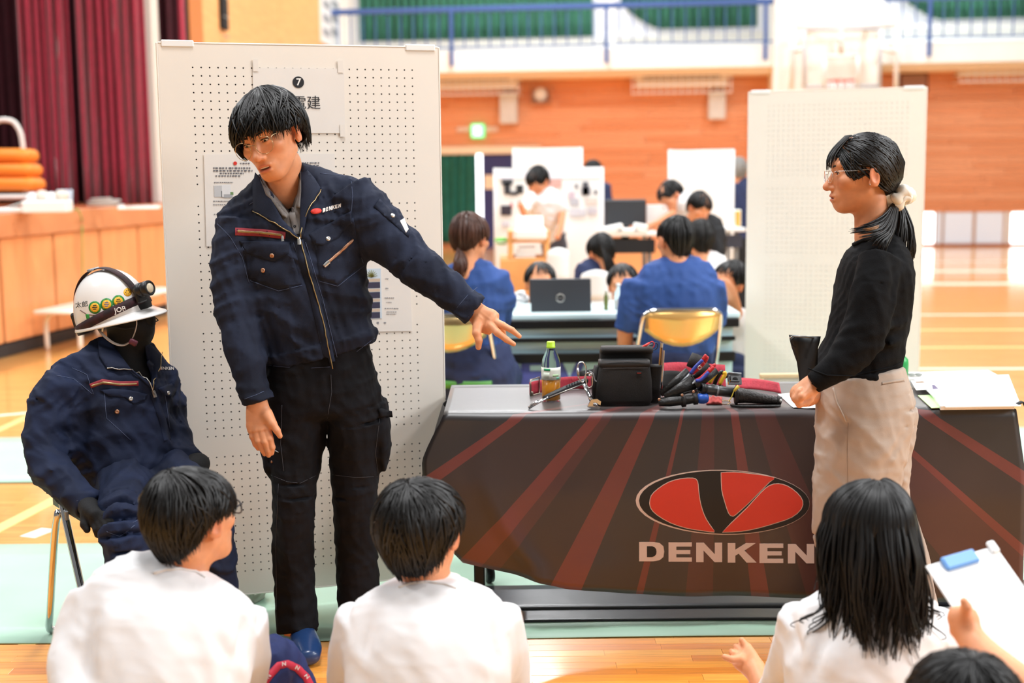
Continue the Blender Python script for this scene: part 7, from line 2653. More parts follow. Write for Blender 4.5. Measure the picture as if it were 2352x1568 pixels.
def student(label, hd, tors, arms, u, nk1, seed, ze=ze_boy, hair=True, wr=.0026, cre=None, tone=1.05, env=None, n=620, cut=None):
    t = thing('person', label, 'person', tors[-1][0] * [1, 1, 0])
    f = gc(tors, 3, u, end=.3)
    for a in arms: f = U(f, gc(a, 3, (1, 0, 0), end=.2), k=.05)
    v = cloth(f, [x[0] for x in tors] + [x[0] for a in arms for x in a], .0075, .2, wr=wr, wsc=3.2, seed=seed, cre=cre)
    sh = mk('shirt', v, SHIRT, t)
    nk = (tuple(hd.l(hd.w((0, -.03, -.07)))), tuple(hd.l(nk1)), .05, .056)
    hm_ = head_mesh(hd, 'st%d' % seed, .0036, tone=tone, neck=nk)
    core = gc([(q[0], q[1] * .8, q[2] * .8) for q in tors[1:]], 1, u)
    cv = iso(core, *bounds([q[0] for q in tors], .2), .02)
    bd = body_mesh('body', [hm_, cv], t)
    if hair: hair_short(hd, 'hair', t, n=n, seed=seed, ze=ze, part=.2, wid=.0085, env=env or dict(A=.1, Bf=.11, Bb=.116, C=.104, z0=.018), swirl=.7, thick=.0034, rag=.012, lift=.003)
    return t, sh, v, bd


# boy with glasses, left
Y1 = 2.95
h1_ = Head(W(442, 1190, Y1), yaw=-149, pitch=-6, roll=-4, sc=1.0)
T1 = [S(418, 1292, 2.96, 62, .062), S(405, 1322, 2.95, 150, .09), S(392, 1372, 2.93, 205, .115), S(380, 1450, 2.9, 214, .14), S(372, 1540, 2.87, 212, .15), S(366, 1640, 2.84, 205, .15), S(362, 1740, 2.82, 200, .16)]
A1 = [S(212, 1392, 2.92, 56, 60), S(178, 1470, 2.86, 56, 58), S(160, 1560, 2.78, 52, 54), S(190, 1680, 2.7, 45, 45)]
A2 = [S(560, 1420, 2.99, 52, 58), S(575, 1500, 3.02, 48, 52), S(560, 1600, 3.08, 46, 46), S(520, 1660, 3.14, 40, 40)]
V1 = lambda x, y, Y=2.76: W(x, y, Y)
c1 = [(V1(500, 1420), V1(560, 1560), .018, .012), (V1(470, 1440), V1(500, 1600), .018, .01), (V1(560, 1430), V1(530, 1540), .014, -.012), (V1(250, 1380), V1(230, 1560), .022, .008), (V1(380, 1420), V1(370, 1600), .03, .006), (V1(215, 1420), V1(190, 1560), .016, -.008), (V1(430, 1500), V1(560, 1540), .016, .01)]
p1, sh1, v1_, b1_ = student('student in white shirt and dark-framed glasses seated on floor, leftmost', h1_, T1, [A1, A2], (.97, .2, -.12), W(424, 1312, 2.98), 21, cre=c1)
mk('collar', cord(bvh_of(v1_), [(352, 1316), (380, 1308), (415, 1306), (448, 1312), (472, 1326)], .004, .001, 6), SHIRT, sh1)
gl = sub('glasses', p1, h1_.w((0, .108, 0)))
glasses(h1_, gl, mat('dark_frame', '2A2A30', .3), rx=.024, rz=.017, z=-.004, r=.0018, sq=3)
face_parts(h1_, b1_, lash=False)
# his raised knee in navy trousers with red stripe
kf = gc([(W(560, 1650, 3.05), .085, .085), (W(598, 1560, 3.12), .08, .08), (W(630, 1524, 3.16), .068, .072), (W(682, 1600, 3.2), .06, .064), (W(730, 1710, 3.22), .055, .058)], 4, end=.5)
kv = cloth(kf, [W(560, 1650, 3.05), W(655, 1500, 3.16), W(760, 1690, 3.22)], .007, .12, wr=.005, wsc=5, seed=4)
kt = mk('trousers', kv, NAVYP, p1)
KB = bvh_of(kv)
try:
    st_ = mk('red_stripe', ribbon(KB, [(600, 1578), (618, 1552), (640, 1528), (660, 1524), (682, 1534), (702, 1554), (716, 1580)], 17, .002, 0, 7), mat('red_stripe', 'D03048', .6), kt)
    for x, y, r_ in ((616, 1554, .9), (650, 1525, .1), (680, 1533, -.5), (702, 1553, -.8)):
        mk('stripe_mark', text_px(KB, 'N', x, y, 9, r_, .004, .03), WHITEPR, kt)
except ValueError: pass

# boy in the middle
h2_ = Head(W(968, 1218, 3.0), yaw=-162, pitch=-8, roll=-3, sc=1.06)
T2 = [S(984, 1330, 3.0, 62, .06), S(984, 1356, 3.0, 140, .088), S(984, 1398, 2.98, 186, .112), S(982, 1470, 2.95, 198, .135), S(982, 1560, 2.92, 200, .145), S(982, 1680, 2.9, 196, .15), S(982, 1760, 2.9, 190, .15)]
B1_ = [S(822, 1412, 3.0, 48, 56), S(796, 1490, 3.02, 44, 52), S(790, 1590, 3.08, 40, 46), S(830, 1680, 3.16, 38, 40)]
B2_ = [S(1146, 1412, 3.0, 48, 56), S(1172, 1490, 3.02, 44, 52), S(1178, 1590, 3.08, 40, 46), S(1140, 1680, 3.16, 38, 40)]
V2 = lambda x, y, Y=2.82: W(x, y, Y)
c2 = [(V2(850, 1420), V2(830, 1560), .018, -.008), (V2(1120, 1420), V2(1140, 1560), .018, -.008), (V2(800, 1470), V2(860, 1540), .018, .008), (V2(1090, 1520), V2(1170, 1560), .02, .009), (V2(960, 1420), V2(990, 1540), .03, .005)]
p2, sh2, v2_, b2_ = student('student in white shirt seen from behind in front of the cloth\'s left edge', h2_, T2, [B1_, B2_], (1, 0, 0), W(984, 1344, 3.02), 33, cre=c2)
mk('collar', cord(bvh_of(v2_), [(915, 1348), (945, 1340), (985, 1337), (1022, 1341), (1048, 1350)], .004, .001, 6), SHIRT, sh2)

# girl with long hair
h3_ = Head(W(1988, 1212, 2.95), yaw=163, pitch=-8, roll=2, sc=.98)
T3 = [S(1990, 1335, 2.96, 58, .055), S(1990, 1362, 2.96, 130, .08), S(1992, 1402, 2.95, 172, .105), S(1990, 1470, 2.93, 188, .13), S(1985, 1560, 2.9, 190, .14), S(1980, 1680, 2.88, 190, .145), S(1980, 1760, 2.88, 186, .15)]
G1 = [S(1838, 1412, 2.98, 44, 52), S(1815, 1490, 3.02, 44, 50), S(1790, 1560, 3.1, 40, 44), S(1762, 1590, 3.2, 34, 36)]
G2 = [S(2146, 1420, 2.96, 44, 52), S(2160, 1500, 2.98, 42, 50), S(2150, 1600, 3.02, 40, 44)]
V3 = lambda x, y, Y=2.79: W(x, y, Y)
c3 = [(V3(1855, 1420), V3(1870, 1560), .02, .012), (V3(1900, 1450), V3(1860, 1560), .016, -.012), (V3(1930, 1480), V3(1900, 1568), .02, .01), (V3(2000, 1500), V3(2060, 1568), .024, .008), (V3(1820, 1440), V3(1850, 1500), .016, -.008)]
p3, sh3, v3_, b3_ = student('girl with long black hair in white shirt seated on floor near the woman', h3_, T3, [G1, G2], (1, 0, 0), W(1990, 1350, 2.97), 45, cre=c3, hair=False, wr=.004)
mb = MB()
mb.cen = W(1988, 1260, 2.99)
env3 = dict(A=.093, Bf=.104, Bb=.112, C=.1, z0=.02, whorl=.02)
rg = random.Random(8)
nphi = 40
P = np.zeros((12, nphi, 3))
for i in range(nphi):
    phi = 2 * math.pi * i / nphi
    b = abs((phi + math.pi) % (2 * math.pi) - math.pi)
    s1 = np.interp(b, [0, .9, 1.5, 1.9, 3.15], [.75, .9, 1.15, 1.9, 2.1])
    for j in range(12): P[j, i] = dome(phi, s1 * j / 11, taper=.2, **env3) * .985 + np.array([0, 0, .003])
mb.grid(h3_.w(P.reshape(-1, 3)).reshape(P.shape)[::-1], True)
for q in range(520):
    phi = rg.uniform(1.15, 2 * math.pi - 1.15)
    L_ = rg.uniform(.19, .3) + .02 * math.cos(phi * 3)
    s0, sh_ = rg.uniform(.02, .3 if q % 2 else .6), rg.uniform(.78, 1.1)
    lay = rg.uniform(.001, .011)
    pts = []
    wv, ph = rg.uniform(.006, .018), round(phi * 4) * 1.7 + rg.uniform(-.5, .5)
    spr = rg.uniform(.0, .3)
    for t_ in np.linspace(0, 1, 19):
        k = max(0., (t_ - .4) / .6)
        p = dome(phi, s0 + (sh_ - s0) * min(1, t_ / .4), **env3)
        pw_ = h3_.w(p + unit(p) * lay)
        if k > 0:
            out = unit((pw_ - h3_.c) * [1, 1, 0])
            back = 1 if pw_[1] < h3_.c[1] else .2
            pw_ = pw_ + out * (.02 * min(1, k * 3) * (1.1 - sh_) * 3 + .05 * spr * k) + np.array([math.sin(ph + 6.5 * k) * wv * k, -.03 * k * back * (k < 9), -L_ * k])
        pts.append(pw_)
    lock(mb, pts, .013 * rg.uniform(.4, 1.4), .0045)
for q in range(14):                       # loose wavy ends
    sgn = -1 if q < 8 else 1
    x0 = h3_.c[0] + sgn * rg.uniform(.075, .1)
    x1, y1 = ((1830 + rg.uniform(-10, 60), 1480 - rg.uniform(0, 60)) if sgn < 0 else (2125 + rg.uniform(-20, 40), 1430 + rg.uniform(-20, 60)))
    e1_ = W(x1, y1, 2.86)
    a = np.array([x0, 2.93, W(1988, 1300, 2.95)[2]])
    pts = cr([a + [0, 0, .08], a, a * .45 + e1_ * .55 + [sgn * -.012, -.03, -.01], e1_ + [sgn * .008, 0, .01], e1_], 4)
    lock(mb, pts, .007, .003)
mk('hair', mb.get(), HAIRM, p3)
# her hand on the clipboard
hy = lambda x, y, dy=0: W(x, y, 3.25 + dy)
fo = cap(W(1762, 1600, 3.18), W(1735, 1540, 3.24), .032, .026)
pal = gc([(hy(1736, 1540), .026, .022), (hy(1716, 1518, .01), .034, .02), (hy(1702, 1504, .02), .034, .016)], 3, (.8, 0, .6), end=.5)
fg = [[(hy(1700, 1512, .0), .0105), (hy(1682, 1514, .0), .0095), (hy(1664, 1508, .01), .008)], [(hy(1698, 1506, .015), .0105), (hy(1684, 1500, .02), .0095), (hy(1680, 1496, .03), .008)], [(hy(1702, 1498, .025), .0105), (hy(1694, 1488, .035), .0095), (hy(1690, 1484, .04), .008)],
      [(hy(1708, 1494, .03), .0098), (hy(1703, 1484, .045), .009), (hy(1702, 1480, .05), .0078)], [(hy(1722, 1505, .02), .012), (hy(1712, 1482, .03), .01), (hy(1704, 1470, .035), .0082)]]
hm3 = iso(U(fo, hand_field(pal, fg), k=.015), *bounds([hy(1650, 1460), hy(1780, 1620, -.08), hy(1700, 1500, .1), hy(1700, 1500, -.06)], .02), .0034)
# joined to her body mesh
vv, ff = joinvf((np.array([v.co[:] for v in b3_.data.vertices]) + ORG[b3_.name], [list(p_.vertices) for p_ in b3_.data.polygons]), hm3)
bpy.data.objects.remove(b3_)
body_mesh('body', [(vv, ff, np.vstack([skin_colours(h3_.l(vv[:len(vv) - len(hm3[0])]), 1.05), np.tile(SKIN * 1.08, (len(hm3[0]), 1))]))], p3)


# clipboards
def clipboard(label, o, ex, ey, w, h, parent_label=None):
    """o = top-left corner, ex/ey along top and down the side"""
    ex, ey = unit(ex), unit(ey)
    ez = unit(np.cross(ey, ex))
    if ez[2] < 0: ez = -ez
    t = thing('clipboard', label, 'clipboard', o + ey * h)
    R = np.stack([ex, -ey, np.cross(ex, -ey)], 1)
    c = o + ex * w / 2 + ey * h / 2
    mk('board', MB().box(c, (w, h, .004), R, .0015).get(), mat('white_clipboard', 'EFEFEE', .4), t, smooth=False)
    mk('sheet', MB().box(c + ez * .0032 + ey * .008, (w * .93, h * .93, .0012), R).get(), PAPER, t, smooth=False)
    mk('clip', MB().box(o + ex * w * .42 + ey * .012 + ez * .008, (w * .46, .032, .012), R, .004).get(), mat('light_blue_plastic', '6FA2E0', .35), t, smooth=False)
    mk('corner_loop', MB().box(o + ex * w * .93 + ey * .004 + ez * .006, (.022, .03, .012), R, .004).get(), WHITEPL, t, smooth=False)
    mb = MB()
    for k in range(7): mb.box(c + ez * .0041 + ey * (-.33 + .1 * k) * h + ex * w * .02 * (k % 3), (w * (.7 - .06 * (k % 4)), .0012, .0004), R)
    o_ = mk('ruled_lines', mb.get(), mat('faint_print', 'D2D2D6', .7), t, smooth=False)
    o_['kind'] = 'stuff'
    return t


tl, tr, ml = W(2125, 1300, 2.62), W(2292, 1252, 2.72), W(2190, 1398, 2.52)
clipboard('white clipboard with blue clip held up at the right edge', tl, tr - tl, W(2300, 1568, 2.42) - tl, .205, .3)
tl2 = W(1578, 1531, 3.36)
clipboard('white clipboard with blue clip on floor beside the long-haired girl', np.array([tl2[0], tl2[1], .06]), np.array([1, .12, .02]), np.array([.3, -1, -.05]), .2, .28)

# the hand and forearm that hold the raised clipboard
t = thing('person', 'student at the right edge, only a forearm and hand holding the clipboard showing', 'person', W(2420, 1700, 2.3) * [1, 1, 0])
hz = lambda x, y, Y=2.5: W(x, y, Y)
fo = gc([(hz(2212, 1440, 2.52), .027, .024), (hz(2250, 1490, 2.48), .031, .029), (hz(2310, 1545, 2.42), .036, .034), (hz(2400, 1620, 2.36), .042, .04), (hz(2470, 1690, 2.32), .046, .045)], 3, (.7, 0, .7), end=.5)
pal = gc([(hz(2214, 1442, 2.52), .026, .022), (hz(2212, 1420, 2.52), .032, .022), (hz(2212, 1404, 2.525), .028, .02)], 3, (1, 0, 0), end=.6)
fg = [[(hz(2216, 1414, 2.505), .012), (hz(2220, 1394, 2.495), .0105), (hz(2214, 1380, 2.495), .008)], [(hz(2204, 1408, 2.535), .0105), (hz(2192, 1404, 2.545), .0095), (hz(2190, 1402, 2.56), .008)], [(hz(2202, 1418, 2.535), .0105), (hz(2190, 1415, 2.55), .0095), (hz(2192, 1412, 2.565), .008)],
      [(hz(2202, 1428, 2.535), .01), (hz(2190, 1425, 2.55), .009), (hz(2193, 1422, 2.565), .0078)]]
av = iso(U(fo, hand_field(pal, fg), k=.015), *bounds([hz(2175, 1365), hz(2480, 1700, 2.3), hz(2200, 1400, 2.6)], .05), .0042)
body_mesh('body', [(*av, np.tile(SKIN * 1.12, (len(av[0]), 1)))], t)
sv_ = iso(gc([(hz(2440, 1660, 2.34), .06, .06), (hz(2520, 1720, 2.3), .075, .075), (hz(2600, 1780, 2.3), .16, .13), (hz(2640, 1900, 2.3), .2, .15)], 3), *bounds([hz(2440, 1660, 2.34), hz(2640, 1920, 2.3)], .25), .015)
mk('shirt', sv_, SHIRT, t)

# head at the lower right edge
h4_ = Head(W(2212, 1640, 2.25), yaw=-176, pitch=-6, roll=0, sc=1.0)
T4 = [S(2212, 1790, 2.25, 80, .06), S(2212, 1830, 2.25, 190, .09), S(2212, 1900, 2.24, 240, .12), S(2212, 2050, 2.22, 250, .14)]
student('person nearest the lens, only the crown of a black-haired head showing at lower right', h4_, T4, [], (1, 0, 0), W(2212, 1800, 2.26), 57, n=420)
# ================================================================ people and furniture further back
def cl(name, c, rough=.75): return mat('cloth_' + name, c, rough, var=.12, vscale=6, bump=.1, bscale=300)


BLUES, NAVYS, WHITES, BLACKS = cl('royal_blue', '2B4C8C'), cl('deep_navy', '232F55'), SHIRT, cl('black', '17181B')


def bgperson(label, hd, top, topm, low=None, lowm=None, arms=(), armm=None, fore=(), hair=HAIRM, ze=ze_short, seed=1, tone=1.0, tail=None, u=(1, 0, 0), h=.011, n=150, base=None, env=None, k=.04):
    """hd = (px, py, Y, yaw, pitch, roll, scale); top/low/arms/fore = station lists"""
    H = Head(W(hd[0], hd[1], hd[2]), *hd[3:])
    ref = (low[0] if low and isinstance(low[0], list) else low or top)
    t = thing('person', label, 'person', base if base is not None else np.array([H.c[0], H.c[1], 0]))
    if low is None:
        c_ = H.c
        low = [(c_ + [0, .1, -.55], .17, .14), (c_ * [1, 1, 0] + [0, -.06, .32], .14, .13), (c_ * [1, 1, 0] + [0, -.1, .02], .1, .12)]
        lowm = NAVYS
    elif not isinstance(low[0], list) and low[-1][0][2] > .1:
        low = low + [(low[-1][0] * [1, 1, 0] + [0, 0, .02], low[-1][1] * .9, low[-1][2])]
    f = gc(top, 2, u, end=.3)
    for a in arms: f = U(f, gc(a, 2, end=.3), k=k)
    v = cloth(f, [x[0] for x in top] + [x[0] for a in arms for x in a], h, .22, wr=.008, wsc=4, seed=seed)
    mk('shirt', v, topm, t)
    if low:
        ls = low if isinstance(low[0], list) else [low]
        f = U(*[gc(a, 2, end=.3) for a in ls], k=.03)
        mk('trousers', cloth(f, [x[0] for a in ls for x in a], h * 1.2, .22, wr=.006, wsc=4, seed=seed + 1), lowm, t)
    parts = [head_mesh(H, 'bg', .006, tone=tone, simple=True)]
    core = gc([(q[0], q[1] * .75, q[2] * .75) for q in top], 1, u)
    parts.append(iso(core, *bounds([q[0] for q in top], .2), .03))
    for a in fore: parts.append(iso(gc(a, 2, end=.9), *bounds([q[0] for q in a], .08), .009))
    body_mesh('body', parts, t, tone=tone)
    if hair: hair_short(H, 'hair', t, hair, n=n, seed=seed, ze=ze, wid=.014, env=env or dict(A=.09, Bf=.106, Bb=.112, C=.102), thick=.005)
    if tail:
        mb = MB()
        mb.cen = H.w((0, 0, -.1))
        hair_guides(mb, [[W(x, y, Y) for x, y, Y in g] for g in tail], 40, seed, .02, .007, .006, .004, 7)
        mk('long_hair', mb.get(), hair, t)
    return t, H


def legs(pts): return [S(*p) for p in pts]


# ---- nearest booth: seated pair, table, laptop
bgperson('woman with brown ponytail and blue shirt seated behind the man\'s hand', (1080, 548, 6.2, -150, 4, 0, 1.0),
         legs([(1078, 598, 6.2, 30, .06), (1080, 622, 6.2, 70, .09), (1082, 680, 6.2, 84, .12), (1078, 760, 6.22, 82, .12), (1076, 800, 6.25, 84, .13)]), BLUES,
         [legs([(1080, 800, 6.25, 92, .15), (1085, 850, 6.25, 104, .17), (1090, 900, 6.28, 100, .16)]), legs([(1120, 850, 6.3, 50, .1), (1150, 860, 6.5, 48, .1), (1160, 880, 6.7, 40, .08), (1165, 980, 6.75, 34, .07)])], NAVYS,
         [legs([(1142, 632, 6.2, 28, .06), (1162, 690, 6.25, 26, .055), (1150, 740, 6.4, 22, .05)]), legs([(1018, 640, 6.2, 28, .06), (1005, 700, 6.22, 26, .055), (1010, 750, 6.3, 24, .05)])],
         hair=HAIRB, seed=3, tail=[[(1052, 572, 6.1), (1046, 600, 6.05), (1038, 635, 6.05)], [(1060, 578, 6.08), (1060, 612, 6.03), (1052, 650, 6.03)], [(1066, 585, 6.1), (1072, 605, 6.06), (1062, 640, 6.06)]])
pipe_chair('chrome folding chair with green seat under the brown-haired woman', (W(1050, 800, 6.25)[0], 6.27, 0), (.15, 1), 'folding chairs', '4E8E3A')
bgperson('man with short black hair in blue short-sleeved shirt seated with his back turned', (1551, 552, 6.42, 158, 3, 0, 1.02),
         legs([(1550, 590, 6.42, 40, .062), (1552, 611, 6.42, 80, .09), (1554, 660, 6.4, 100, .125), (1556, 730, 6.4, 98, .13), (1552, 800, 6.42, 92, .13)]), BLUES,
         [legs([(1545, 800, 6.42, 96, .15), (1545, 860, 6.45, 98, .16)]), legs([(1500, 850, 6.5, 46, .09), (1480, 850, 6.8, 44, .085), (1480, 880, 6.95, 38, .07), (1482, 980, 6.95, 32, .06)])], NAVYS,
         [legs([(1462, 650, 6.4, 34, .07), (1446, 710, 6.4, 30, .065), (1438, 752, 6.42, 28, .06)]), legs([(1638, 655, 6.42, 30, .065), (1645, 710, 6.46, 28, .06), (1636, 750, 6.5, 26, .055)])],
         fore=[legs([(1438, 740, 6.42, 20, .042), (1436, 790, 6.45, 18, .04), (1452, 800, 6.6, 16, .032)]), legs([(1638, 740, 6.5, 18, .04), (1630, 775, 6.6, 16, .035)])], seed=5,
         ze=lambda p: ze_short(p, .03, .01, -.088), env=dict(A=.085, Bf=.102, Bb=.106, C=.095, taper=.32))
pipe_chair('chrome folding chair with warm reflection painted into its backrest, under the man in blue shirt', (W(1545, 800, 6.4)[0], 6.4, 0), (-.08, 1), 'folding chairs', '2F3A4E', mat('backrest_reflection_tint_orange', 'F0BE72', .22, metal=.6))  # chrome backrest, reflected floor and wall put into its orange tint
bx0, bx1 = W(1130, 740, 6.8)[0], W(1695, 740, 6.8)[0]
t = thing('booth_table', 'black framed table with pale blue skirt behind the tools', 'table', ((bx0 + bx1) / 2, 6.95, 0))
mk('top', box(((bx0 + bx1) / 2, 6.98, .712), (bx1 - bx0, .5, .03), b=.005), mat('pale_cyan_top', 'D9F2F4', .35), t, smooth=False)
mk('front_rail', box(((bx0 + bx1) / 2, 6.715, .675), (bx1 - bx0 - .02, .03, .045), b=.004), BLKST, t, smooth=False)
for z, hh in ((.595, .022), (.50, .05)): mk('cross_bar', box(((bx0 + bx1) / 2, 6.705, z), (bx1 - bx0 - .06, .03, hh), b=.004), BLKST, t, smooth=False)
mk('skirt', box(((bx0 + bx1) / 2, 6.728, .38), (bx1 - bx0 - .08, .006, .62)), mat('pale_blue_skirt', 'C4E6EA', .6), t, smooth=False)
for x in (bx0 + .05, bx1 - .06):
    for y in (6.75, 7.19): mk('leg', box((x, y, .34), (.035, .035, .68), b=.004), BLKST, t, smooth=False)
for s_, x in (('F', 1220), ('V', 1308)):
    v, f = text_mesh(s_, .26, .01)
    p0 = W(x, 868, 6.722)
    mk('lettering', (v[:, [0, 2, 1]] * [1, 1, 1] + p0, f), mat('violet_print', '5A5FA8', .6), t, smooth=False)
t = thing('laptop', 'open dark grey laptop with round silver logo on the booth table', 'laptop', W(1288, 728, 6.86))
c = W(1287, 684, 6.86)
mk('lid', MB().box(c, (.325, .012, .205), Rx(-.15), .005).get(), mat('dark_grey_shell', '3A3C40', .45), t, smooth=False)
mk('base', box((c[0], 7.0, .737), (.325, .23, .016), b=.004), BLACKPL, t, smooth=False)
lg2 = mk('logo', MB().tube([c + np.array([.021 * math.cos(a), -.0085, .021 * math.sin(a)]) for a in np.linspace(0, 6.29, 25)], .003, 6, cap=False).get(), SILVER, t)
v, f = text_mesh('DELL', .016, .0)
mk('lettering', (v[:, [0, 2, 1]] + c + [0, -.0095, 0], f), SILVER, t, smooth=False)
t = thing('name_card', 'folded white name card standing on the booth table', 'card', W(1200, 735, 6.8))
p = W(1200, 715, 6.8)
mk('panel', MB().box(p, (.09, .002, .085), Rx(-.3)).get(), mat('card_white', 'E9FBFB', .6), t, smooth=False)
mk('panel', MB().box(p + [0, .03, 0], (.09, .002, .085), Rx(.3)).get(), mat('card_white', 'E9FBFB', .6), t, smooth=False)
for lb, px, r_, hh, m_ in (('slim clear bottle right of the dark laptop', 1420, .022, .13, mat('clear_pet', 'E4EEF0', .1, trans=.7)), ('small dark green bottle right of the laptop', 1392, .012, .1, mat('olive_glass', '6B7440', .2))):
    p = W(px, 725, 6.9); p[2] = .728
    t = thing('bottle', lb, 'bottle', p)
    mk('body', MB().lathe([(r_ * .9, 0), (r_, .005), (r_, hh * .7), (r_ * .45, hh * .85), (r_ * .45, hh)], p, n=14).get(), m_, t)
    mk('cap', MB().lathe([(r_ * .5, hh), (r_ * .5, hh * 1.08), (1e-6, hh * 1.09)], p, n=12).get(), WHITEPL, t)
t = thing('tissue_heap', 'crumpled white tissue left of the dark laptop', 'tissue', W(1190, 690, 6.95))
mk('tissue', iso(lambda P: U(ell(W(1195, 692, 6.95), (.05, .05, .06)), ell(W(1180, 705, 6.95), (.05, .05, .04)), k=.03)(P) - .012 * wrinkle(P, 14, 2), *bounds([W(1190, 698, 6.95)], .13), .008), WHITES, t)


def front_face(label, px, py, Y, yaw, pitch, roll, topm, seed, extra=None, arms=(), fore=(), sc=1.0, tail=None):
    m = pxm(Y)
    top = [S(px, py + .14 / m, Y + .03, .055 / m, .05), S(px, py + .19 / m, Y + .04, .15 / m, .08), S(px, py + .3 / m, Y + .05, .19 / m, .11), S(px, py + .48 / m, Y + .06, .18 / m, .12), S(px, py + .62 / m, Y + .08, .17 / m, .12)]
    return bgperson(label, (px, py, Y, yaw, pitch, roll, sc), top, topm, seed=seed, arms=arms, fore=fore, tail=tail, ze=lambda p: ze_short(p, .058, .0, -.07))


front_face('student peering over the dark laptop lid, only hair and forehead showing', 1241, 652, 7.35, 0, -4, 0, WHITES, 7)
front_face('student with short black hair looking down beside the man in blue', 1431, 656, 7.4, 8, 0, 4, WHITES, 9)
front_face('student in white resting her head on her hand beside the white board', 1674, 648, 7.35, 40, 4, -14, WHITES, 13,
           fore=[legs([(1690, 720, 7.25, 16, .04), (1682, 680, 7.2, 14, .034), (1668, 655, 7.2, 14, .032), (1660, 645, 7.2, 9, .02)])])
bgperson('student in white shirt with black bob seated behind the man in blue', (1608, 548, 8.2, 175, 5, 0, .98),
         legs([(1612, 585, 8.2, 24, .06), (1618, 602, 8.2, 50, .09), (1622, 640, 8.2, 56, .11), (1622, 720, 8.22, 54, .12), (1622, 800, 8.25, 52, .12)]), WHITES, seed=15, ze=lambda p: ze_short(p, .02, -.05, -.1))
bgperson('woman in black jacket with hair tied high bending over a far table', (1606, 478, 9.4, -30, 20, -10, .95),
         legs([(1614, 500, 9.4, 20, .06), (1626, 520, 9.4, 36, .09), (1634, 560, 9.4, 36, .1), (1630, 620, 9.42, 32, .1)]), BLACKS, legs([(1632, 620, 9.42, 34, .11), (1634, 700, 9.45, 30, .1), (1636, 800, 9.45, 24, .08)]), BLACKS,
         [legs([(1644, 530, 9.35, 16, .05), (1652, 575, 9.3, 14, .045), (1650, 610, 9.28, 12, .04)])], seed=17)
bgperson('woman with long black hair in navy top seated on a white chair', (1380, 578, 8.6, 150, 12, -6, .98),
         legs([(1372, 602, 8.6, 22, .06), (1366, 618, 8.6, 42, .09), (1362, 650, 8.6, 46, .11), (1366, 710, 8.62, 44, .12)]), NAVYS, legs([(1368, 710, 8.62, 46, .12), (1372, 750, 8.6, 46, .13)]), BLACKS, seed=19,
         tail=[[(1378, 560, 8.5), (1388, 595, 8.47), (1394, 640, 8.47)], [(1388, 565, 8.5), (1400, 600, 8.5), (1404, 645, 8.5)], [(1392, 570, 8.55), (1412, 610, 8.55), (1418, 640, 8.55)]])


def shell_chair(label, px, py, Y, w, hgt):
    c = W(px, py, Y)
    t = thing('plastic_chair', label, 'chair', c * [1, 1, 0], 'white plastic chairs')
    P = np.zeros((5, 7, 3))
    for j in range(5):
        for i in range(7):
            a = (i - 3) / 3
            P[j, i] = c + np.array([w / 2 * a * (1 - .06 * j), .05 * a * a, -hgt * .5 + hgt * j / 4 - .03 * a * a * (j == 4)])
    mk('back', MB().slab(P, .012).get(), WHITEPL, t)
    z = max(.35, c[2] - hgt * .5 - .02)
    mk('seat', box((c[0], c[1] + .2, z), (w, .4, .03), b=.012), WHITEPL, t, smooth=False)
    for sx in (-1, 1):
        for sy in (.03, .37): mk('leg', MB().tube([(c[0] + sx * w * .42, c[1] + sy, z), (c[0] + sx * w * .46, c[1] + sy, 0)], .011, 8).get(), GREYST, t)


shell_chair('white plastic chair behind the black-haired student at the laptop', 1370, 655, 8.3, .24, .2)
shell_chair('white plastic chair beside the wooden lectern', 1283, 610, 9.3, .2, .26)
# ---- poster booth
bgperson('man in white shirt leaning over by the poster board', (1236, 418, 10.6, 38, 28, 4, 1.0),
         legs([(1246, 438, 10.62, 18, .06), (1250, 448, 10.62, 34, .1), (1252, 478, 10.64, 42, .12), (1258, 515, 10.7, 36, .12), (1266, 545, 10.75, 32, .12)]), WHITES,
         [legs([(1268, 540, 10.75, 32, .12), (1278, 600, 10.75, 28, .11), (1282, 660, 10.75, 22, .09)])], cl('slate', '4A4A55'),
         [legs([(1222, 452, 10.55, 15, .055), (1208, 475, 10.45, 13, .05), (1204, 490, 10.4, 11, .04)]), legs([(1284, 460, 10.6, 15, .055), (1294, 485, 10.58, 13, .05)])],
         fore=[legs([(1206, 485, 10.4, 8, .03), (1208, 500, 10.3, 8, .03), (1196, 470, 10.25, 7, .025)]), legs([(1292, 490, 10.56, 8, .032), (1288, 520, 10.5, 7, .028), (1280, 545, 10.45, 7, .025)])], seed=23)


def flat_board(name, label, x0, y0, x1, y1, Y, cat='display board', m=None, group='white display boards'):
    a, b = W(x0, y0, Y), W(x1, y1, Y)
    t = thing(name, label, cat, ((a[0] + b[0]) / 2, Y, 0), group)
    mk('panel', box(((a[0] + b[0]) / 2, Y, (a[2] + b[2]) / 2), (abs(b - a)[0], .025, abs(b - a)[2]), b=.004), m or mat('white_board_face', 'F5F5F2', .5), t, smooth=False)
    mk('edge_frame', MB().tube([(a[0], Y - .002, b[2]), (a[0], Y - .002, a[2]), (b[0], Y - .002, a[2]), (b[0], Y - .002, b[2])], .014, 6).get(), WHITEPL, t)
    for x in (a[0] + .05, b[0] - .05):
        mk('foot', MB().box((x, Y, .025), (.04, .5, .04), b=.006).get(), GREYST, t, smooth=False)
        mk('post', MB().box((x, Y + .02, max(b[2], .1) / 2), (.03, .03, max(b[2], .1)), b=.004).get(), GREYST, t, smooth=False)
    return t, a, b


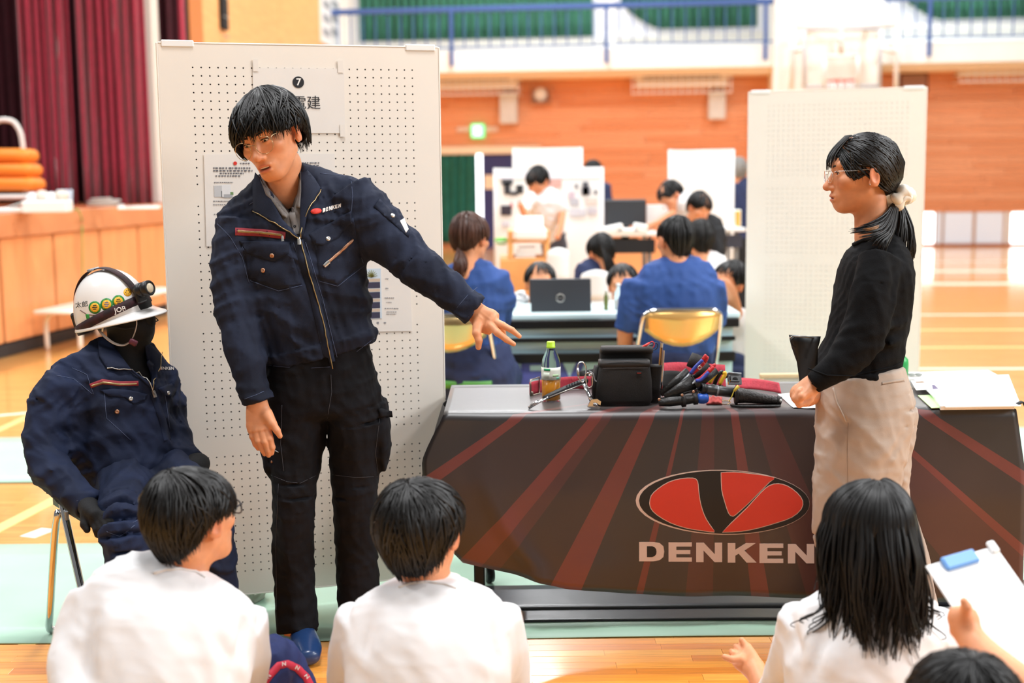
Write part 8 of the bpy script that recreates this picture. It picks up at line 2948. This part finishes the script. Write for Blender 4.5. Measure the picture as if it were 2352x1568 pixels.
t, a, b = flat_board('poster_board', 'white poster board with black and grey photo prints behind the leaning man', 1136, 388, 1384, 690, 11.1)
PR = random.Random(5)
for (x0, y0, x1, y1, c) in ((1152, 412, 1178, 424, '55585E'), (1158, 418, 1172, 446, '2E3036'), (1172, 440, 1190, 448, '3A3C42'), (1186, 425, 1202, 444, '26282C'), (1150, 472, 1175, 494, '3A3440'), (1172, 465, 1178, 478, 'D98C8C'), (1190, 462, 1200, 476, '3A3438'),
                            (1255, 412, 1290, 430, 'D9A9A0'), (1320, 422, 1328, 432, '8A8A90'), (1338, 418, 1352, 448, '55565E'), (1336, 430, 1356, 447, '7A7A84'), (1365, 436, 1372, 446, '77777E'), (1306, 440, 1320, 456, 'C9B9C4'), (1310, 456, 1330, 472, 'B9B9C0'), (1345, 455, 1372, 470, 'D8CCC4'), (1308, 480, 1345, 496, 'D0D0D8'), (1350, 478, 1372, 492, 'C4C0C8'), (1152, 510, 1170, 520, 'D4D4E0')):
    p, q = W(x0, y0, 11.08), W(x1, y1, 11.08)
    mk('picture', box(((p[0] + q[0]) / 2, 11.08 - .004, (p[2] + q[2]) / 2), (q[0] - p[0], .006, p[2] - q[2])), mat('pic_' + c, c, .7), t, smooth=False)
mk('blue_banner', box(((a[0] + b[0]) / 2, 11.083, W(1200, 402, 11.1)[2]), (abs(b - a)[0] * .96, .006, .06)), mat('pale_banner', 'EEF0FA', .6), t, smooth=False)
flat_board('display_board', 'plain white board rising behind the poster board', 1180, 341, 1336, 700, 12.6)
flat_board('display_board', 'plain white board standing before the far wall, right of the monitor', 1538, 345, 1680, 700, 11.6)
bgperson('dark-haired person in navy half hidden behind the poster board', (1361, 396, 12.9, 170, 0, 0, 1.0), legs([(1364, 418, 12.9, 15, .06), (1366, 428, 12.9, 36, .1), (1368, 470, 12.9, 40, .12), (1368, 560, 12.9, 36, .12)]), NAVYS, legs([(1368, 560, 12.9, 34, .12), (1368, 680, 12.9, 26, .1)]), BLACKS, seed=27, n=90)
bgperson('grey-haired man in navy jacket standing right of the far white board', (1692, 392, 12.0, 165, 0, 0, 1.0), legs([(1697, 412, 12, 16, .06), (1700, 424, 12, 34, .1), (1702, 470, 12, 38, .12), (1702, 545, 12, 36, .12)]), NAVYS, legs([(1702, 545, 12, 34, .12), (1702, 690, 12, 28, .1)]), BLACKS,
         hair=mat('grey_hair', '8E8C88', .6), seed=29, n=90)
bgperson('person in white shirt bent forward beside the dark monitor', (1541, 452, 9.9, 60, 30, 20, .98), legs([(1552, 462, 9.9, 18, .06), (1566, 466, 9.9, 30, .1), (1586, 482, 9.92, 34, .12), (1600, 510, 9.95, 34, .12)]), WHITES, legs([(1602, 510, 9.95, 34, .12), (1604, 640, 9.95, 28, .1)]), BLACKS,
         fore=[legs([(1545, 490, 9.8, 8, .03), (1510, 512, 9.75, 7, .026), (1470, 528, 9.7, 7, .025)])], u=(.7, 0, .7), seed=31, n=90)
# far tables, monitor, printer stand
def far_table(label, x0, x1, y, Y, apron='1B1B1E'):
    a, b = W(x0, y, Y), W(x1, y, Y)
    t = thing('far_table', label, 'table', ((a[0] + b[0]) / 2, Y + .2, 0), 'far booth tables')
    mk('top', box(((a[0] + b[0]) / 2, Y + .22, a[2]), (b[0] - a[0], .5, .03), b=.005), WHITEPL, t, smooth=False)
    mk('apron', box(((a[0] + b[0]) / 2, Y + .0, a[2] - .09), (b[0] - a[0] - .05, .02, .1)), mat('apron_' + apron, apron, .5), t, smooth=False)
    for x in (a[0] + .06, b[0] - .06):
        for yy in (Y + .05, Y + .42): mk('leg', box((x, yy, a[2] / 2 - .01), (.03, .03, a[2] - .03), b=.004), GREYST, t, smooth=False)


far_table('white topped table below the dark monitor', 1384, 1512, 538, 9.6)
far_table('white topped table at the far booth left of the white board', 1620, 1712, 528, 10.2, '3A3C48')
t = thing('monitor', 'dark flat monitor seen from behind on the far table', 'monitor', W(1436, 522, 9.7))
a, b = W(1390, 458, 9.8), W(1484, 518, 9.8)
mk('housing', box((a + b) / 2, (abs(b - a)[0], .05, abs(b - a)[2]), b=.012), mat('monitor_grey', '35373B', .5), t, smooth=False)
mk('stand', MB().tube([(a + b) / 2 + [0, .02, -.05], (a + b) / 2 + [0, .06, -.2]], .03, 10).get(), BLACKPL, t)
mk('foot', box(((a + b) / 2)[0:3] + [0, .06, -.2], (.2, .16, .012), b=.005), BLACKPL, t, smooth=False)
t = thing('white_screen', 'bright white laptop screen right of the dark monitor', 'laptop', W(1515, 520, 9.8))
a, b = W(1485, 470, 9.85), W(1545, 519, 9.85)
mk('lid', box((a + b) / 2, (abs(b - a)[0], .012, abs(b - a)[2]), b=.004), WHITEPL, t, smooth=False)
mk('base', box(((a + b) / 2)[0:3] + [0, .1, -abs(b - a)[2] / 2], (abs(b - a)[0], .2, .014), b=.004), WHITEPL, t, smooth=False)
t = thing('paper_heap', 'heap of white papers and packets on the far table', 'papers', W(1400, 530, 9.65))
for k, (x, y, w, hh) in enumerate(((1400, 528, .2, .06), (1440, 530, .16, .04), (1470, 524, .1, .07))):
    mk('packet', MB().box(W(x, y, 9.62), (w, .12, hh), Ry(.2 * (k - 1)), .008).get(), PAPER, t, smooth=False)
t = thing('yellow_packet', 'white and yellow packet standing on the far right table', 'packet', W(1690, 520, 10.3))
mk('front', MB().box(W(1688, 500, 10.25), (.09, .04, .13), b=.006).get(), mat('packet_white', 'E9F4F2', .5), t, smooth=False)
mk('stripe', MB().box(W(1695, 502, 10.22), (.03, .03, .12), b=.004).get(), mat('packet_yellow', 'F2B246', .5), t, smooth=False)
# wooden lectern with printer
LWD = mat('lectern_wood', 'E9A868', .5, var=.1, vscale=4)
t = thing('lectern', 'pale wooden lectern with shelf beneath the poster board', 'lectern', W(1206, 690, 9.6) * [1, 1, 0])
a, b = W(1148, 596, 9.6), W(1264, 590, 9.6)
mk('front_panel', box(((a[0] + b[0]) / 2, 9.6, a[2] / 2), (b[0] - a[0], .03, a[2]), b=.004), LWD, t, smooth=False)
mk('shelf', box(((a[0] + b[0]) / 2, 9.8, a[2]), (b[0] - a[0], .4, .025), b=.004), LWD, t, smooth=False)
for x in (1172, 1256):
    p, q = W(x, 530, 9.6), W(x, 596, 9.6)
    mk('side_panel', box((p[0], 9.78, (p[2] + q[2]) / 2), (.04, .36, p[2] - q[2]), b=.004), LWD, t, smooth=False)
mk('top', box((W(1214, 552, 9.6)[0], 9.8, W(1214, 554, 9.6)[2]), (.27, .4, .022), b=.004), LWD, t, smooth=False)
t = thing('printer', 'white printer standing on the pale wooden lectern', 'printer', W(1216, 552, 9.65))
p = W(1218, 536, 9.7)
mk('body', box(p, (.24, .3, .09), b=.02), WHITEPL, t, smooth=False)
mk('paper_tray', MB().box(p + [0, .12, .07], (.2, .01, .12), Rx(-.4)).get(), PAPER, t, smooth=False)
t = thing('paper_stack', 'stack of white papers on the lectern shelf', 'papers', W(1206, 592, 9.65))
for k in range(3): mk('ream', box(W(1206, 589 - 9 * k, 9.72) + [.008 * k, 0, 0], (.15 - .012 * k, .2, .024), b=.003), PAPER, t, smooth=False)
t = thing('green_basket', 'small bright green item left of the printer', 'basket', W(1152, 560, 9.7))
mk('shell', MB().lathe([(.03, 0), (.055, .02), (.05, .045), (.02, .055)], W(1152, 562, 9.7), n=16).get(), mat('leaf_green', '6FBE4E', .5), t)
mk('rim', MB().lathe([(.056, .018), (.058, .022), (.055, .026)], W(1152, 562, 9.7), n=16).get(), WHITEPL, t)

# ---- wooden frame standing behind the draped table
t = thing('wooden_frame', 'low wooden frame with white panel behind the draped table', 'frame', W(1790, 960, 5.4) * [1, 1, 0])
a, b = W(1745, 858, 5.4), W(1852, 858, 5.4)
PWD = mat('pale_frame_wood', 'D9BE96', .5)
mk('top_rail', box(((a[0] + b[0]) / 2, 5.4, a[2] - .008), (b[0] - a[0], .03, .016), b=.003), PWD, t, smooth=False)
for x in (a[0] + .008, b[0] - .008): mk('upright', box((x, 5.4, a[2] / 2 - .009), (.016, .03, a[2] - .018), b=.003), PWD, t, smooth=False)
mk('panel', box(((a[0] + b[0]) / 2, 5.405, a[2] / 2 + .05), (b[0] - a[0] - .034, .01, a[2] - .14)), WHITEPL, t, smooth=False)
# grey paper bag under the board
t = thing('paper_bag', 'crumpled grey paper bag on the floor under the large board', 'bag', W(568, 1392, 4.5) * [1, 1, 0])
c = np.array([W(560, 1380, 4.3)[0], 4.36, .0])
mk('bag', iso(lambda P: np.maximum(ell(c + [0, 0, .03], (.07, .075, .055))(P) - .008 * wrinkle(P, 12, 3), .004 - P[:, 2]), c - [.12, .14, .01], c + [.12, .14, .12], .006), mat('grey_kraft', 'B9B4AA', .7), t)
mk('fold', MB().box(c + [.06, -.02, .045], (.05, .09, .004), Ry(-.4)).get(), mat('grey_kraft', 'B9B4AA', .7), t, smooth=False)

# ---- bench in front of the stage and things on the stage
t = thing('bench', 'white bench standing along the stage front', 'bench', ST.pt(.9, 0, .3), None)
e, n_ = ST.e, ST.n
o_ = G(86, 805) + n_ * .02
BWH = mat('bench_white', 'EBE3D6', .45)
R_ = np.stack([e, n_, EZ], 1)
mk('seat', MB().box(o_ + e * 1.05 + n_ * .18 + EZ * .335, (2.3, .34, .035), R_, .012).get(), BWH, t, smooth=False)
for s in (.06, 1.0, 1.95):
    for d in (.04, .34):
        x = o_ + e * s + n_ * d
        mk('leg', MB().tube(cr([x, x + EZ * .22, x + EZ * .3 + n_ * (.03 if d < .1 else -.03), x + EZ * .325 + n_ * (.09 if d < .1 else -.09)], 4), .022, 10).get(), BWH, t)
t = thing('mat_trolley', 'white tubular trolley carrying orange float tubes on the stage', 'trolley', W(20, 478, 12.4))
YT = 12.4
ORG_ = mat('orange_foam', 'F08A2C', .5)
TW = mat('trolley_white', 'DAD4CE', .4)
mk('hoop', MB().tube(cr([W(-60, 470, YT), W(-40, 330, YT), W(-10, 282, YT), (W(18, 276, YT)), W(38, 288, YT), W(52, 330, YT), W(62, 470, YT)], 5), .025, 10).get(), TW, t)
mk('deck', MB().box(W(20, 452, YT), (.6, .5, .05), b=.02).get(), TW, t, smooth=False)
for x in (-40, 78):
    p = W(x, 465, YT); mk('wheel_post', MB().tube([p + [0, 0, .03], (p[0], p[1], ZS)], .025, 10).get(), TW, t)
for k, (x1, y) in enumerate(((74, 357), (82, 390), (88, 422))):
    o = mk('float_tube', MB().tube(cr([W(-110, y, YT), W(x1 - 40, y, YT - .1), W(x1 - 14, y + 1, YT - .02), W(x1 - 14, y + 1, YT + .2), W(-110, y, YT + .3)], 5), .066, 14).get(), ORG_)
    tag(o, ('topmost', 'middle', 'lowest')[k] + ' orange float tube stacked on the stage trolley', 'float tube', 'orange float tubes')
def stagebox(name, label, px, py, w, d, h, m, rot=0., part='body', cat='box'):
    p = G(px, py, ZS); t = thing(name, label, cat, p)
    mk(part, MB().box(p + EZ * h / 2, (w, d, h), rotz(rot), min(.01, h * .3)).get(), m, t, smooth=False)
    return t, p
t, p = stagebox('paper_pile', 'white papers lying at the stage edge below the float tubes', 30, 488, .3, .25, .04, PAPER, .3, 'sheets', 'papers')
mk('loose_sheet', MB().box(p + [.05, .05, .07], (.25, .2, .006), Ry(-.3)).get(), PAPER, t, smooth=False)
t, p = stagebox('plastic_tub', 'white plastic tub of odds and ends on the stage', 110, 488, .36, .25, .1, WHITEPL, .1, 'tub', 'tub')
for k in range(4): mk('wrapped_item', iso(ell(p + [-.12 + .08 * k, 0, .12 + .015 * (k % 2)], (.06, .06, .05)), *bounds([p + [-.12 + .08 * k, 0, .12]], .09), .012), (WHITES, mat('beige_wrap', 'D8CFC0', .7))[k % 2], t)
t, p = stagebox('tablet', 'small pale screen leaning on the stage behind the tub', 145, 480, .14, .1, .02, GREYST, 0, 'base', 'screen')
mk('screen', MB().box(p + [0, .05, .1], (.15, .01, .16), Rx(-.3), .004).get(), mat('pale_blue_screen', 'B9C4D2', .3), t, smooth=False)
t = thing('cable_coil', 'coil of grey cable lying on the stage edge', 'cable', G(240, 478, ZS))
pc = G(240, 478, ZS)
mk('coil', MB().tube([pc + np.array([(.14 + .02 * math.sin(a * .7)) * math.cos(a), .1 * math.sin(a), .02 + .004 * a]) for a in np.linspace(0, 18, 70)], .009, 6).get(), mat('cable_grey', 'B4AFAA', .5), t)
mk('plug', box(pc + [.16, -.02, .02], (.06, .03, .03), b=.006), WHITEPL, t, smooth=False)
t, p = stagebox('flat_papers', 'flat white papers on the stage beside the cable coil', 320, 480, .36, .22, .02, PAPER, .2, 'sheets', 'papers')
mk('top_sheet', MB().box(p + [.03, .02, .025], (.3, .2, .004), rotz(.4)).get(), PAPER, t, smooth=False)
t = thing('power_cable', 'thin green cable hanging down the stage front', 'cable', G(180, 487, ZS))
mk('cord', MB().tube(cr([G(168, 484, ZS) + EZ * .01, G(180, 488, ZS) + EZ * .02, ST.pt(*ST.sz(188, 505, .05), .05), ST.pt(*ST.sz(189, 535, .05), .05), ST.pt(*ST.sz(190, 640, .04), .04)], 5), .007, 6).get(), mat('green_cord', '8FA84E', .5), t)
